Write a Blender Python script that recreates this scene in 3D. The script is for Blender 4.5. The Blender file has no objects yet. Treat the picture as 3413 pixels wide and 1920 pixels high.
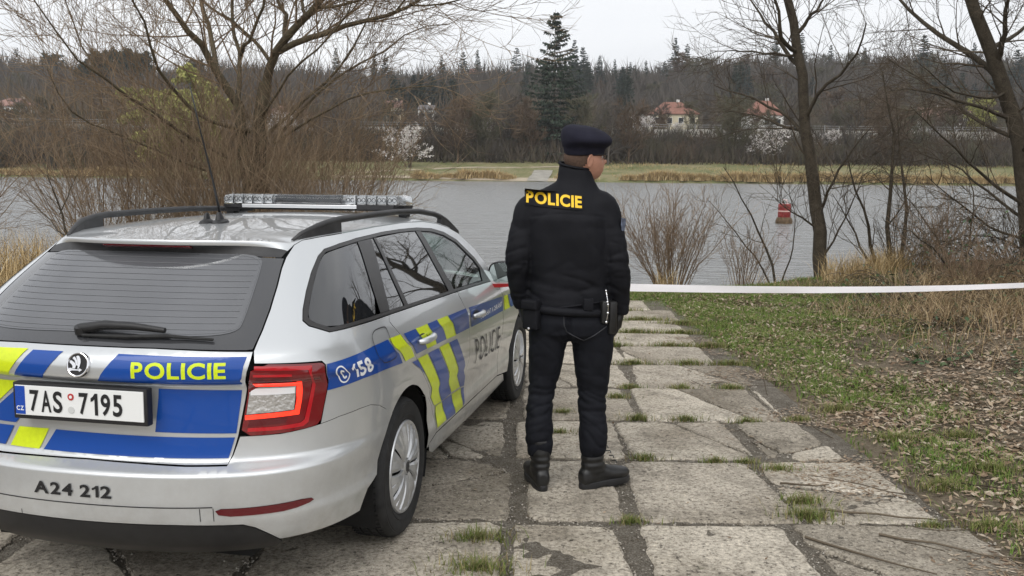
import bpy, bmesh, math, random
import numpy as np
from mathutils import Matrix, Vector, noise as mnoise
from mathutils.geometry import delaunay_2d_cdt

random.seed(7); rng = np.random.default_rng(11)
scene = bpy.context.scene
COL = scene.collection
R = math.radians

# ------------------------------------------------------------------ camera, sky, sun
SLOPE = R(1.5)                      # the ramp falls gently towards the river
FOC, PITCH, ROLL, CAM_H = 3026.61, .11302, .00901, 1.598
CAM_M = Matrix.Rotation(-SLOPE, 4, 'X') @ Matrix.Translation((0, 0, CAM_H)) @ Matrix.Rotation(math.pi/2-PITCH, 4, 'X') @ Matrix.Rotation(ROLL, 4, 'Z')
cam = bpy.data.objects.new('camera', bpy.data.cameras.new('camera')); COL.objects.link(cam)
cam.matrix_world = CAM_M
cam.data.sensor_width = 36; cam.data.lens = 36*FOC/3413
cam.data.clip_start = .05; cam.data.clip_end = 4000
scene.camera = cam
RAMP = Matrix.Rotation(-SLOPE, 4, 'X')          # ramp frame -> world

world = bpy.data.worlds.new('World'); scene.world = world; world.use_nodes = True
nt = world.node_tree; nt.nodes.clear()
def _n(t, **k):
    n = nt.nodes.new(t)
    for a, b in k.items(): setattr(n, a, b)
    return n
sky = _n('ShaderNodeTexSky', sky_type='NISHITA', sun_disc=False, sun_elevation=R(48), sun_rotation=R(150), altitude=300, air_density=1, dust_density=4, ozone_density=1)
hsv = _n('ShaderNodeHueSaturation'); hsv.inputs['Saturation'].default_value = .12
bgs = _n('ShaderNodeBackground'); bgs.inputs['Strength'].default_value = .06
# the overcast deck that hides the blue: even pale grey with soft cloud structure, the same all round
tc = _n('ShaderNodeTexCoord'); mp = _n('ShaderNodeMapping'); mp.inputs['Scale'].default_value = (1.3, 1.3, 4.5)
nz = _n('ShaderNodeTexNoise'); nz.inputs['Scale'].default_value = 1.6; nz.inputs['Detail'].default_value = 5; nz.inputs['Roughness'].default_value = .45
rmp = _n('ShaderNodeValToRGB'); rmp.color_ramp.elements[0].position = .33; rmp.color_ramp.elements[1].position = .68
rmp.color_ramp.elements[0].color = (.655, .675, .715, 1); rmp.color_ramp.elements[1].color = (.86, .87, .885, 1)
bgc = _n('ShaderNodeBackground'); bgc.inputs['Strength'].default_value = .78
add = _n('ShaderNodeAddShader'); out = _n('ShaderNodeOutputWorld')
L = nt.links.new
L(sky.outputs[0], hsv.inputs['Color']); L(hsv.outputs[0], bgs.inputs['Color'])
L(tc.outputs['Generated'], mp.inputs['Vector']); L(mp.outputs[0], nz.inputs['Vector']); L(nz.outputs['Fac'], rmp.inputs['Fac']); L(rmp.outputs[0], bgc.inputs['Color'])
L(bgs.outputs[0], add.inputs[0]); L(bgc.outputs[0], add.inputs[1]); L(add.outputs[0], out.inputs['Surface'])
sun = bpy.data.objects.new('sun', bpy.data.lights.new('sun', 'SUN')); COL.objects.link(sun)
sun.data.energy = 1.35; sun.data.angle = R(40); sun.data.color = (1, .97, .93)
sun.rotation_euler = (R(42), 0, R(-30))
vs = scene.view_settings; vs.view_transform = 'Standard'; vs.look = 'None'; vs.exposure = 0.24; vs.gamma = 1; vs.use_curve_mapping = False
scene.cycles.max_bounces = 8; scene.cycles.transparent_max_bounces = 12

# ------------------------------------------------------------------ helpers
def at(dx, dy, Y):
    """world point at forward distance Y seen at (dx, dy) of the 2576 px wide photograph"""
    v = CAM_M.to_3x3() @ Vector(((dx*1.32492-1706.5)/FOC, -(dy*1.32492-960)/FOC, -1))
    o = CAM_M.translation
    return o+v*((Y-o.y)/v.y)
def link(o, parent=None):
    COL.objects.link(o)
    if parent: o.parent = parent
    return o
def tag(o, label=None, cat=None, group=None, kind=None):
    if label: o['label'] = label
    if cat: o['category'] = cat
    if group: o['group'] = group
    if kind: o['kind'] = kind
    return o
def thing(name, label, cat, loc=(0, 0, 0), rotz=0, group=None):
    o = bpy.data.objects.new(name, None); COL.objects.link(o); o.empty_display_size = .1
    o.location = loc; o.rotation_euler = (0, 0, rotz)
    return tag(o, label, cat, group)
def mesh(name, V, F, mat, parent=None, smooth=False, normals=None):
    me = bpy.data.meshes.new(name)
    V = np.asarray(V, float).reshape(-1, 3)
    if isinstance(F, np.ndarray):
        k = F.shape[1]; me.vertices.add(len(V)); me.vertices.foreach_set('co', V.ravel().astype(np.float32))
        me.loops.add(F.size); me.loops.foreach_set('vertex_index', F.ravel().astype(np.int32))
        me.polygons.add(len(F)); me.polygons.foreach_set('loop_start', np.arange(0, F.size, k, dtype=np.int32))
        me.update(calc_edges=True); me.validate()
    else:
        me.from_pydata([tuple(v) for v in V], [], F); me.update()
    for m in (mat if isinstance(mat, (list, tuple)) else [mat]): me.materials.append(m)
    if smooth: me.polygons.foreach_set('use_smooth', np.ones(len(me.polygons), dtype=bool))
    if normals is not None and len(normals) == len(me.vertices): me.normals_split_custom_set_from_vertices([tuple(n) for n in normals])
    return link(bpy.data.objects.new(name, me), parent)
class MB:
    """collects simple shapes into one mesh"""
    def __init__(s): s.V = []; s.F = []
    def add(s, V, F):
        n = len(s.V); s.V += [tuple(v) for v in V]; s.F += [tuple(i+n for i in f) for f in F]; return s
    def box(s, c, d, rot=None, bev=0):
        hx, hy, hz = d[0]/2, d[1]/2, d[2]/2
        bm = bmesh.new(); bmesh.ops.create_cube(bm, size=1)
        bmesh.ops.scale(bm, vec=d, verts=bm.verts)
        if bev: bmesh.ops.bevel(bm, geom=bm.edges[:], offset=bev, segments=2, affect='EDGES', profile=.6)
        M = Matrix.Translation(c) @ (rot.to_4x4() if rot else Matrix())
        bm.verts.index_update(); s.add([M @ v.co for v in bm.verts], [[v.index for v in f.verts] for f in bm.faces]); bm.free(); return s
    def tube(s, P, r, n=8, flat=None):
        """tube through points P with radii r; flat=(direction, factor) squeezes it"""
        P = [Vector(p) for p in P]; r = r if hasattr(r, '__len__') else [r]*len(P); V = []; F = []
        up = Vector((0, 0, 1)); prev = None
        for i, p in enumerate(P):
            d = (P[min(i+1, len(P)-1)]-P[max(i-1, 0)]).normalized()
            a = prev-d*prev.dot(d) if prev else (up if abs(d.z) < .9 else Vector((1, 0, 0))).cross(d)
            a.normalize(); prev = a; b = d.cross(a)
            for k in range(n):
                t = 2*math.pi*k/n; o = a*math.cos(t)*r[i]+b*math.sin(t)*r[i]
                if flat: o -= Vector(flat[0])*o.dot(Vector(flat[0]))*(1-flat[1])
                V.append(p+o)
        for i in range(len(P)-1):
            for k in range(n): F.append((i*n+k, i*n+(k+1) % n, (i+1)*n+(k+1) % n, (i+1)*n+k))
        F.append(tuple(range(n))[::-1]); F.append(tuple((len(P)-1)*n+k for k in range(n)))
        return s.add(V, F)
    def lathe(s, prof, n=32, M=None):
        """profile of (r, h) turned round z"""
        M = M or Matrix(); V = []; F = []; m = len(prof)
        for k in range(n):
            t = 2*math.pi*k/n
            for r, h in prof: V.append(M @ Vector((r*math.cos(t), r*math.sin(t), h)))
        for k in range(n):
            for i in range(m-1): F.append((k*m+i, ((k+1) % n)*m+i, ((k+1) % n)*m+i+1, k*m+i+1))
        return s.add(V, F)
    def prism(s, P2, h0, h1, M=None):
        """flat outline (x, y) extruded from h0 to h1 along z"""
        M = M or Matrix(); n = len(P2)
        V = [M @ Vector((x, y, h0)) for x, y in P2]+[M @ Vector((x, y, h1)) for x, y in P2]
        F = [tuple(range(n))[::-1], tuple(range(n, 2*n))]+[(i, (i+1) % n, n+(i+1) % n, n+i) for i in range(n)]
        return s.add(V, F)
    def build(s, name, mat, parent=None, smooth=False, auto=None):
        o = mesh(name, s.V, s.F, mat, parent, smooth)
        if auto:
            bm = bmesh.new(); bm.from_mesh(o.data); bmesh.ops.recalc_face_normals(bm, faces=bm.faces)
            for f in bm.faces: f.smooth = True
            for e in bm.edges:
                if len(e.link_faces) == 2 and e.calc_face_angle(0) > R(auto): e.smooth = False
            bm.to_mesh(o.data); bm.free()
        return o
def copy_tree(o, parent=None):
    c = o.copy(); COL.objects.link(c)
    if parent: c.parent = parent
    for ch in list(o.children): copy_tree(ch, c)
    return c

# ------------------------------------------------------------------ materials
MATS = {}
def mat(name, col=(.5, .5, .5), rough=.6, metal=0, spec=.5, coat=0, noise=None, bump=None, emit=None, alpha=None, trans=0, ior=1.45, sheen=0, coatrough=.03):
    """noise = (scale, amount, detail) varies the colour; bump = (scale, strength, distance)"""
    if name in MATS: return MATS[name]
    m = bpy.data.materials.new(name); m.use_nodes = True; t = m.node_tree; p = t.nodes['Principled BSDF']
    I = p.inputs; I['Base Color'].default_value = (*col, 1); I['Roughness'].default_value = rough; I['Metallic'].default_value = metal
    I['Specular IOR Level'].default_value = spec; I['Coat Weight'].default_value = coat; I['Coat Roughness'].default_value = coatrough; I['IOR'].default_value = ior
    I['Transmission Weight'].default_value = trans; I['Sheen Weight'].default_value = sheen
    if emit: I['Emission Color'].default_value = (*emit[0], 1); I['Emission Strength'].default_value = emit[1]
    if alpha is not None: I['Alpha'].default_value = alpha
    c = t.nodes.new('ShaderNodeTexCoord')
    if noise:
        n = t.nodes.new('ShaderNodeTexNoise'); n.inputs['Scale'].default_value = noise[0]; n.inputs['Detail'].default_value = noise[2] if len(noise) > 2 else 4
        t.links.new(c.outputs['Object'], n.inputs['Vector'])
        r = t.nodes.new('ShaderNodeValToRGB'); a = noise[1]
        r.color_ramp.elements[0].position = .3; r.color_ramp.elements[1].position = .7
        r.color_ramp.elements[0].color = (*[x*(1-a) for x in col], 1); r.color_ramp.elements[1].color = (*[min(1, x*(1+a)) for x in col], 1)
        t.links.new(n.outputs['Fac'], r.inputs['Fac']); t.links.new(r.outputs[0], I['Base Color'])
    if bump:
        n = t.nodes.new('ShaderNodeTexNoise'); n.inputs['Scale'].default_value = bump[0]; n.inputs['Detail'].default_value = 5
        t.links.new(c.outputs['Object'], n.inputs['Vector'])
        b = t.nodes.new('ShaderNodeBump'); b.inputs['Strength'].default_value = bump[1]; b.inputs['Distance'].default_value = bump[2] if len(bump) > 2 else .01
        t.links.new(n.outputs['Fac'], b.inputs['Height']); t.links.new(b.outputs[0], I['Normal'])
    MATS[name] = m; return m
def colmix(name, cols, scale, rough=.9, bump=None, detail=6, scale2=None, spec=.2, distort=0):
    """material of several colours [(position, rgb)] spread by noise; scale2 adds a fine second noise"""
    m = bpy.data.materials.new(name); m.use_nodes = True; t = m.node_tree; p = t.nodes['Principled BSDF']; I = p.inputs
    I['Roughness'].default_value = rough; I['Specular IOR Level'].default_value = spec
    c = t.nodes.new('ShaderNodeTexCoord'); n = t.nodes.new('ShaderNodeTexNoise'); n.inputs['Scale'].default_value = scale; n.inputs['Detail'].default_value = detail; n.inputs['Roughness'].default_value = .65
    n.inputs['Distortion'].default_value = distort
    t.links.new(c.outputs['Object'], n.inputs['Vector'])
    src = n.outputs['Fac']
    if scale2:
        n2 = t.nodes.new('ShaderNodeTexNoise'); n2.inputs['Scale'].default_value = scale2[0]; n2.inputs['Detail'].default_value = 3
        t.links.new(c.outputs['Object'], n2.inputs['Vector'])
        mx = t.nodes.new('ShaderNodeMix'); mx.inputs[0].default_value = scale2[1]
        t.links.new(src, mx.inputs[2]); t.links.new(n2.outputs['Fac'], mx.inputs[3]); src = mx.outputs[0]
    r = t.nodes.new('ShaderNodeValToRGB'); e = r.color_ramp.elements
    while len(e) < len(cols): e.new(.5)
    for k, (pos, cc) in enumerate(cols): e[k].position = pos; e[k].color = (*cc, 1)
    t.links.new(src, r.inputs['Fac']); t.links.new(r.outputs[0], I['Base Color'])
    if bump:
        b = t.nodes.new('ShaderNodeBump'); b.inputs['Strength'].default_value = bump[1]; b.inputs['Distance'].default_value = bump[2]
        nb = t.nodes.new('ShaderNodeTexNoise'); nb.inputs['Scale'].default_value = bump[0]; nb.inputs['Detail'].default_value = 6; nb.inputs['Roughness'].default_value = .7
        t.links.new(c.outputs['Object'], nb.inputs['Vector']); t.links.new(nb.outputs['Fac'], b.inputs['Height']); t.links.new(b.outputs[0], I['Normal'])
    MATS[name] = m; return m
def islandmix(name, cols, rough=.8, spec=.2, two=True):
    """each loose leaf, blade or twig of a mesh takes its own colour of the ramp"""
    m = bpy.data.materials.new(name); m.use_nodes = True; t = m.node_tree; p = t.nodes['Principled BSDF']
    p.inputs['Roughness'].default_value = rough; p.inputs['Specular IOR Level'].default_value = spec
    g = t.nodes.new('ShaderNodeNewGeometry'); r = t.nodes.new('ShaderNodeValToRGB'); e = r.color_ramp.elements
    while len(e) < len(cols): e.new(.5)
    for k, c in enumerate(cols): e[k].position = k/(len(cols)-1); e[k].color = (*c, 1)
    t.links.new(g.outputs['Random Per Island'], r.inputs['Fac']); t.links.new(r.outputs[0], p.inputs['Base Color'])
    MATS[name] = m; return m
# ------------------------------------------------------------------ ground, river, far bank
WATER = -1.42
def pchip_simple(xs, ys):
    return lambda y: np.interp(y, xs, ys)
def sstep(a, b, x):
    t = np.clip((x-a)/(b-a), 0, 1); return t*t*(3-2*t)
def wob(x, y, s, seed=0.):
    return (np.sin(x*s+1.3*np.sin(y*s*.7+seed)+seed)+np.sin(y*s*1.13+1.7*np.sin(x*s*.61+seed*2)+2.1*seed)+.6*np.sin((x+y)*s*1.9+seed*3))/2.6
def gz(x, y):
    """ground height"""
    x = np.asarray(x, float); y = np.asarray(y, float)
    near = -math.tan(SLOPE)*np.maximum(y, -40)
    near = near+.55*sstep(2.6, 8.5, x)*sstep(3, 6, y)+.02*wob(x, y, 2.1, 1)+.03*sstep(2.2, 3.2, x)*wob(x, y, 5, 2)+.10*sstep(-2.9, -4.5, x)*(1+wob(x, y, .9, 3))
    track = sstep(-3.6, -3.2, x)*(1-sstep(1.95, 2.3, x))*(1-sstep(12.4, 13.0, y))
    near = near*(1-track)+(-math.tan(SLOPE)*y-.055)*track
    edge = 14.3+.5*wob(x, y*0, .35, 4)+1.2*sstep(-6, -14, x)
    bank = sstep(0, 4.2, y-edge)
    z = near*(1-bank)+(-2.7)*bank
    far = np.interp(y, [40, 124, 132, 134.3, 135.5, 138, 146, 158, 165, 169, 177, 184, 240, 300, 380, 470, 600, 900],
                    [-2.7, -2.7, -2.3, -1.45, -1.1, -.75, -.1, .9, 1.5, 2.1, 6.4, 6.9, 9.0, 17, 30, 34, 35, 35])
    far = far+sstep(135, 146, y)*.12*wob(x, y, .45, 5)+sstep(250, 420, y)*(3.2*wob(x, y, .012, 6)+5*sstep(0, 150, x)+1.5*sstep(-40, -120, x))
    return np.where(y > 60, far, z)
def gp(x, y, dz=0.): return Vector((x, y, float(gz(x, y))+dz))

def sheet(name, xs, ys, m, zf=gz):
    X, Y = np.meshgrid(xs, ys); Z = zf(X, Y); nx, ny = len(xs), len(ys)
    i = np.arange(nx*ny).reshape(ny, nx)
    F = np.stack([i[:-1, :-1], i[:-1, 1:], i[1:, 1:], i[1:, :-1]], -1).reshape(-1, 4)
    o = mesh(name, np.stack([X, Y, Z], -1).reshape(-1, 3), F, m, smooth=True); o['kind'] = 'structure'; return o
def spread(c, far, n):
    g = np.geomspace(1, 1+far-c, n)-1
    return np.r_[-(c+g[::-1]), np.arange(-c+.25, c, .25), c+g]
m_soil = colmix('bank soil and dead leaves', [(.25, (.060, .047, .034)), (.42, (.12, .095, .066)), (.55, (.19, .155, .11)), (.66, (.09, .10, .04)), (.85, (.25, .205, .15))], 1.1, scale2=(34, .55), bump=(38, .9, .03))
m_far = colmix('far meadow', [(.3, (.085, .105, .038)), (.44, (.13, .14, .055)), (.55, (.21, .19, .10)), (.72, (.28, .225, .14))], .14, scale2=(1.6, .4), bump=(2, .6, .3))
m_hill = colmix('forest floor', [(.3, (.045, .038, .026)), (.55, (.085, .065, .045)), (.75, (.07, .07, .035))], .05, scale2=(.7, .4))
nx_ = np.r_[-np.geomspace(60, 18, 14), np.arange(-17.5, 17.6, .22), np.geomspace(18, 60, 14)]
sheet('near_bank', nx_, np.r_[np.arange(-30, 0, 2), np.arange(0, 20.2, .2), np.arange(21, 64, 6)], m_soil)
fx = np.r_[-np.geomspace(1500, 210, 12), np.arange(-200, 201, 4.), np.geomspace(210, 1500, 12)]
sheet('far_bank', fx, np.r_[np.arange(118, 132, 4), np.arange(132, 172.5, .8)], m_far)
sheet('hillside', fx, np.r_[np.arange(172, 190, 1.5), np.arange(190, 480, 6), np.geomspace(490, 2500, 12)], m_hill)

def water_mat():
    m = bpy.data.materials.new('river water'); m.use_nodes = True; t = m.node_tree; p = t.nodes['Principled BSDF']; I = p.inputs
    I['Base Color'].default_value = (.205, .21, .208, 1); I['Roughness'].default_value = .20; I['IOR'].default_value = 1.333; I['Specular IOR Level'].default_value = .5
    c = t.nodes.new('ShaderNodeTexCoord'); prev = None
    for sc, st, di in (((.5, 1.6, 1), .62, .30), ((2.0, 5.6, 1), .75, .09)):
        mp = t.nodes.new('ShaderNodeMapping'); mp.inputs['Scale'].default_value = sc; mp.inputs['Rotation'].default_value = (0, 0, R(9))
        n = t.nodes.new('ShaderNodeTexNoise'); n.inputs['Scale'].default_value = 1; n.inputs['Detail'].default_value = 3; n.inputs['Roughness'].default_value = .55; n.inputs['Distortion'].default_value = .6
        b = t.nodes.new('ShaderNodeBump'); b.inputs['Strength'].default_value = st; b.inputs['Distance'].default_value = di
        t.links.new(c.outputs['Object'], mp.inputs['Vector']); t.links.new(mp.outputs[0], n.inputs['Vector']); t.links.new(n.outputs['Fac'], b.inputs['Height'])
        if prev: t.links.new(prev.outputs[0], b.inputs['Normal'])
        prev = b
    t.links.new(prev.outputs[0], I['Normal']); return m
sheet('river', np.linspace(-1500, 1500, 5), np.array([12., 60, 100, 134, 140]), water_mat(), zf=lambda x, y: x*0+WATER)

# ---- the track of old concrete slabs
def concrete_mat(name, a, b, seed):
    m = bpy.data.materials.new(name); m.use_nodes = True; t = m.node_tree; p = t.nodes['Principled BSDF']; I = p.inputs
    I['Roughness'].default_value = .92; I['Specular IOR Level'].default_value = .25
    c = t.nodes.new('ShaderNodeTexCoord'); mp = t.nodes.new('ShaderNodeMapping'); mp.inputs['Location'].default_value = (seed, seed*.7, 0); t.links.new(c.outputs['Object'], mp.inputs['Vector'])
    def nz(scale, det, ro=.6):
        n = t.nodes.new('ShaderNodeTexNoise'); n.inputs['Scale'].default_value = scale; n.inputs['Detail'].default_value = det; n.inputs['Roughness'].default_value = ro
        t.links.new(mp.outputs[0], n.inputs['Vector']); return n.outputs['Fac']
    def ramp(src, els):
        r = t.nodes.new('ShaderNodeValToRGB'); e = r.color_ramp.elements
        while len(e) < len(els): e.new(.5)
        for k, (q, cc) in enumerate(els): e[k].position = q; e[k].color = (*cc, 1)
        t.links.new(src, r.inputs['Fac']); return r.outputs[0]
    def mix(fac, x, y, mode='MIX'):
        k = t.nodes.new('ShaderNodeMix'); k.data_type = 'RGBA'; k.blend_type = mode
        if isinstance(fac, float): k.inputs[0].default_value = fac
        else: t.links.new(fac, k.inputs[0])
        for s, v in ((6, x), (7, y)):
            if isinstance(v, tuple): k.inputs[s].default_value = (*v, 1)
            else: t.links.new(v, k.inputs[s])
        return k.outputs[2]
    base = ramp(nz(2.3, 4), [(.3, a), (.7, b)])
    grain = ramp(nz(46, 4, .8), [(.36, (.30, .28, .26)), (.47, (.85, .84, .83)), (.56, (1.05, 1.05, 1.05)), (.68, (1.5, 1.48, 1.44))])
    col = mix(.9, base, grain, 'MULTIPLY')
    v = t.nodes.new('ShaderNodeTexVoronoi'); v.inputs['Scale'].default_value = 62; t.links.new(mp.outputs[0], v.inputs['Vector'])
    peb = ramp(v.outputs['Distance'], [(.12, (1, 1, 1)), (.3, (0, 0, 0))]); pk = t.nodes.new('ShaderNodeMath'); pk.operation = 'MULTIPLY'
    t.links.new(peb, pk.inputs[0]); t.links.new(ramp(nz(21, 2), [(.5, (0, 0, 0)), (.62, (1, 1, 1))]), pk.inputs[1])
    col = mix(pk.outputs[0], col, (.62, .58, .50))                                      # pale aggregate
    pits = ramp(nz(33, 4, .7), [(.30, (1, 1, 1)), (.40, (0, 0, 0))])
    col = mix(pits, col, (.10, .088, .07))
    dirt = ramp(nz(4.2, 6, .7), [(.50, (0, 0, 0)), (.72, (1, 1, 1))])
    dk = t.nodes.new('ShaderNodeMath'); dk.operation = 'MULTIPLY'; dk.inputs[1].default_value = .7; t.links.new(dirt, dk.inputs[0])
    col = mix(dk.outputs[0], col, (.15, .132, .105))
    stain = ramp(nz(1.1, 5, .6), [(.34, (.62, .60, .57)), (.52, (1, 1, 1))]); col = mix(.8, col, stain, 'MULTIPLY')
    moss = ramp(nz(6.5, 5, .75), [(.62, (0, 0, 0)), (.76, (.5, .5, .5))]); col = mix(moss, col, (.13, .13, .06))
    t.links.new(col, I['Base Color'])
    bs = t.nodes.new('ShaderNodeBump'); bs.inputs['Strength'].default_value = .9; bs.inputs['Distance'].default_value = .012
    hm = t.nodes.new('ShaderNodeMath'); hm.operation = 'SUBTRACT'; t.links.new(nz(60, 5, .75), hm.inputs[0]); t.links.new(pits, hm.inputs[1]); t.links.new(hm.outputs[0], bs.inputs['Height'])
    t.links.new(bs.outputs[0], I['Normal']); return m
CONC = [concrete_mat('weathered concrete', (.42, .375, .305), (.56, .51, .425), 0), concrete_mat('weathered concrete dull', (.37, .33, .27), (.50, .452, .375), 5.3), concrete_mat('weathered concrete pale', (.46, .415, .34), (.60, .545, .455), 9.1)]
CONC_DIRTY = concrete_mat('dirty concrete', (.25, .22, .175), (.40, .36, .295), 3.7)
m_bed = colmix('earth in the joints', [(.3, (.075, .062, .046)), (.45, (.16, .138, .108)), (.55, (.24, .215, .175)), (.68, (.40, .365, .31))], 13, scale2=(120, .62), bump=(85, 1, .035))
bed = sheet('paved_track', np.arange(-3.3, 2.16, .045), np.arange(-1.6, 13.2, .05), m_bed, zf=lambda x, y: -math.tan(SLOPE)*y-.013+.006*wob(x, y, 6, 2)+.005*wob(x, y, 17, 5)+.005*wob(x, y, 47, 3))
def clip(poly, a, b, off):
    """keep the left side of the line a->b, set back by off"""
    d = (b-a).normalized(); n = Vector((-d.y, d.x)); out = []
    f = [(p-a).dot(n)-off for p in poly]
    for i, p in enumerate(poly):
        j = (i+1) % len(poly)
        if f[i] >= 0: out.append(p)
        if f[i]*f[j] < 0: out.append(p.lerp(poly[j], f[i]/(f[i]-f[j])))
    return out
EDGE = []
def slab_mesh(poly, k):
    P = []
    for i, p in enumerate(poly):                                   # ragged edges
        q = poly[(i+1) % len(poly)]; m = max(1, int((q-p).length/.05)); nrm = Vector((q.y-p.y, p.x-q.x)).normalized()
        for s in range(m):
            c = p.lerp(q, s/m)
            j = (mnoise.noise(Vector((c.x*3.1, c.y*3.1, 4)))*.040+mnoise.noise(Vector((c.x*9, c.y*9, 9)))*.026+(mnoise.noise(Vector((c.x*31, c.y*31, 2)))*.012))
            corner = .035*(s == 0)*(.5+abs(mnoise.noise(Vector((c.x*5, c.y*5, 1))))*2)
            P.append(c-nrm*(abs(j)*.8)+(sum(poly, Vector((0, 0)))/len(poly)-c).normalized()*corner)
    cen = sum(P, Vector((0, 0)))/len(P); n = len(P); EDGE.extend(P)
    tz = rng.normal(0, .0035); tx, ty = rng.normal(0, .004, 2)
    z = lambda c: tz+tx*(c.x-cen.x)+ty*(c.y-cen.y)
    V = [(c.x, c.y, -.07) for c in P]+[(c.x, c.y, z(c)-.010) for c in P]+[(*(c+(cen-c).normalized()*.014), z(c)-.001) for c in P]
    F = []
    for a in (0, n):
        F += [(a+i, a+(i+1) % n, a+n+(i+1) % n, a+n+i) for i in range(n)]
    F.append(tuple(range(2*n, 3*n)))
    Vw = [RAMP @ Vector(v) for v in V]
    dirty = (cen.x < -.15 and cen.y > 4.0 and rng.random() < .65) or (cen.x > 1.5 and cen.y < 8.2 and rng.random() < .6)
    o = mesh('slab', Vw, F, CONC_DIRTY if dirty else CONC[int(rng.integers(3))], bed)
    return o
ROWY = [-1.5, -.6, .35, 1.3, 2.25, 3.22, 4.2, 5.19, 6.09, 7.11, 8.09, 9.0, 9.82, 10.78, 11.7, 12.7]
COLX = {4: [-3.2, -2.2, -1.12, -.02, .56, 1.33, 2.2], 5: [-3.2, -2.1, -1.05, .05, .62, 1.42, 2.1], 6: [-3.2, -2.15, -1.1, .0, .72, 1.50, 2.12], 7: [-3.2, -2.1, -1.0, .05, .9, 1.9, 2.32], 8: [-3.2, -2.1, -1.0, .1, 1.0, 2.18]}
CRACKS = [((1.02, 6.2), (1.5, 5.2)), ((1.4, 6.1), (1.72, 5.1)), ((-.62, 4.6), (.06, 5.0)), ((.05, 5.02), (-.25, 5.4)), ((-.25, 5.2), (.1, 4.93)), ((1.3, 7.1), (1.75, 6.0)), ((.2, 8.1), (.55, 7.0)), ((1.5, 8.1), (1.95, 7.2)),
          ((1.3, 3.95), (1.75, 3.4)), ((1.62, 5.3), (2.2, 5.7)), ((-1.0, 4.5), (-.5, 4.2)), ((-1.8, 3.9), (-1.3, 3.2)), ((1.5, 4.75), (2.2, 4.55)), ((1.0, 9.0), (1.3, 8.0)), ((-.7, 6.1), (-.3, 5.1)), ((.1, 6.6), (.9, 6.35))]
sk = 0
for r in range(len(ROWY)-1):
    xs = COLX.get(r-1, [-3.2, -2.15, -1.05, .05, 1.05, 2.1]); y0, y1 = ROWY[r], ROWY[r+1]
    for c in range(len(xs)-1):
        g = .008+.012*rng.random(); gl = .010+.028*rng.random()
        x1 = min(xs[c+1], 2.05-.25*rng.random()) if (c == len(xs)-2 and r > 6) else xs[c+1]
        sk_ = lambda: rng.normal(0, .018)
        q = [Vector((xs[c]+gl+sk_(), y0+g+sk_()*.5)), Vector((x1-gl+sk_(), y0+g+sk_()*.5)), Vector((x1-gl+sk_(), y1-g+sk_()*.5)), Vector((xs[c]+gl+sk_(), y1-g+sk_()*.5))]
        pieces = [q]
        for a, b in CRACKS:
            a, b = Vector(a), Vector(b); mid = (a+b)/2
            if xs[c]-.05 < mid.x < xs[c+1]+.05 and y0-.05 < mid.y < y1+.05:
                np_ = []
                for pc in pieces:
                    for s in ((a, b), (b, a)):
                        w = clip(pc, s[0], s[1], .004)
                        if len(w) > 2: np_.append(w)
                pieces = np_
        for pc in pieces:
            area = abs(sum(pc[i].x*pc[(i+1) % len(pc)].y-pc[(i+1) % len(pc)].x*pc[i].y for i in range(len(pc))))/2
            if area > .02: slab_mesh(pc, sk); sk += 1

# grit and small stones lying in the joints
_e = np.array([tuple(p) for p in EDGE]); _e = _e[(_e[:, 1] > 2.4) & (_e[:, 1] < 9.2)]; _n = 15000; _k = rng.integers(0, len(_e), _n)
_p = _e[_k]+rng.normal(0, .024, (_n, 2)); _r = rng.uniform(.0025, .0075, _n)*np.where(rng.random(_n) < .06, 1.8, 1)
_o = np.array([(1, 0, 0), (-1, 0, 0), (0, 1, 0), (0, -1, 0), (0, 0, .7), (0, 0, -.7)]); _V = _o[None]*_r[:, None, None]*rng.uniform(.6, 1.3, (_n, 6, 1)); _a = rng.uniform(0, 6.28, _n); _c, _s = np.cos(_a)[:, None], np.sin(_a)[:, None]
_V = np.stack([_V[:, :, 0]*_c-_V[:, :, 1]*_s, _V[:, :, 0]*_s+_V[:, :, 1]*_c, _V[:, :, 2]], -1); _V[:, :, 0] += _p[:, :1]; _V[:, :, 1] += _p[:, 1:]; _V[:, :, 2] += (-math.tan(SLOPE)*_p[:, 1]-.009+rng.uniform(0, .004, _n))[:, None]
_F = np.array([(0, 2, 4), (2, 1, 4), (1, 3, 4), (3, 0, 4), (2, 0, 5), (1, 2, 5), (3, 1, 5), (0, 3, 5)]); _F = (_F[None]+6*np.arange(_n)[:, None, None]).reshape(-1, 3)
o = mesh('grit', _V.reshape(-1, 3), _F.astype(np.int32), islandmix('grit stones', [(.14, .12, .095), (.30, .27, .225), (.44, .41, .36), (.20, .175, .14), (.36, .32, .27)], .95), bed); o['kind'] = 'stuff'
def pchip(xs, ys):
    """monotone cubic interpolation"""
    xs = np.array(xs, float); ys = np.array(ys, float); h = np.diff(xs); d = np.diff(ys)/h
    m = np.zeros_like(ys); m[0] = d[0]; m[-1] = d[-1]
    for i in range(1, len(xs)-1):
        if d[i-1]*d[i] > 0:
            w1 = 2*h[i]+h[i-1]; w2 = h[i]+2*h[i-1]; m[i] = (w1+w2)/(w1/d[i-1]+w2/d[i])
    def f(x):
        x = np.clip(np.asarray(x, float), xs[0], xs[-1])
        i = np.clip(np.searchsorted(xs, x, side='right')-1, 0, len(xs)-2); t = (x-xs[i])/h[i]
        return (1+2*t)*(1-t)**2*ys[i]+t*(1-t)**2*h[i]*m[i]+t*t*(3-2*t)*ys[i+1]+t*t*(t-1)*h[i]*m[i+1]
    return f
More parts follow.
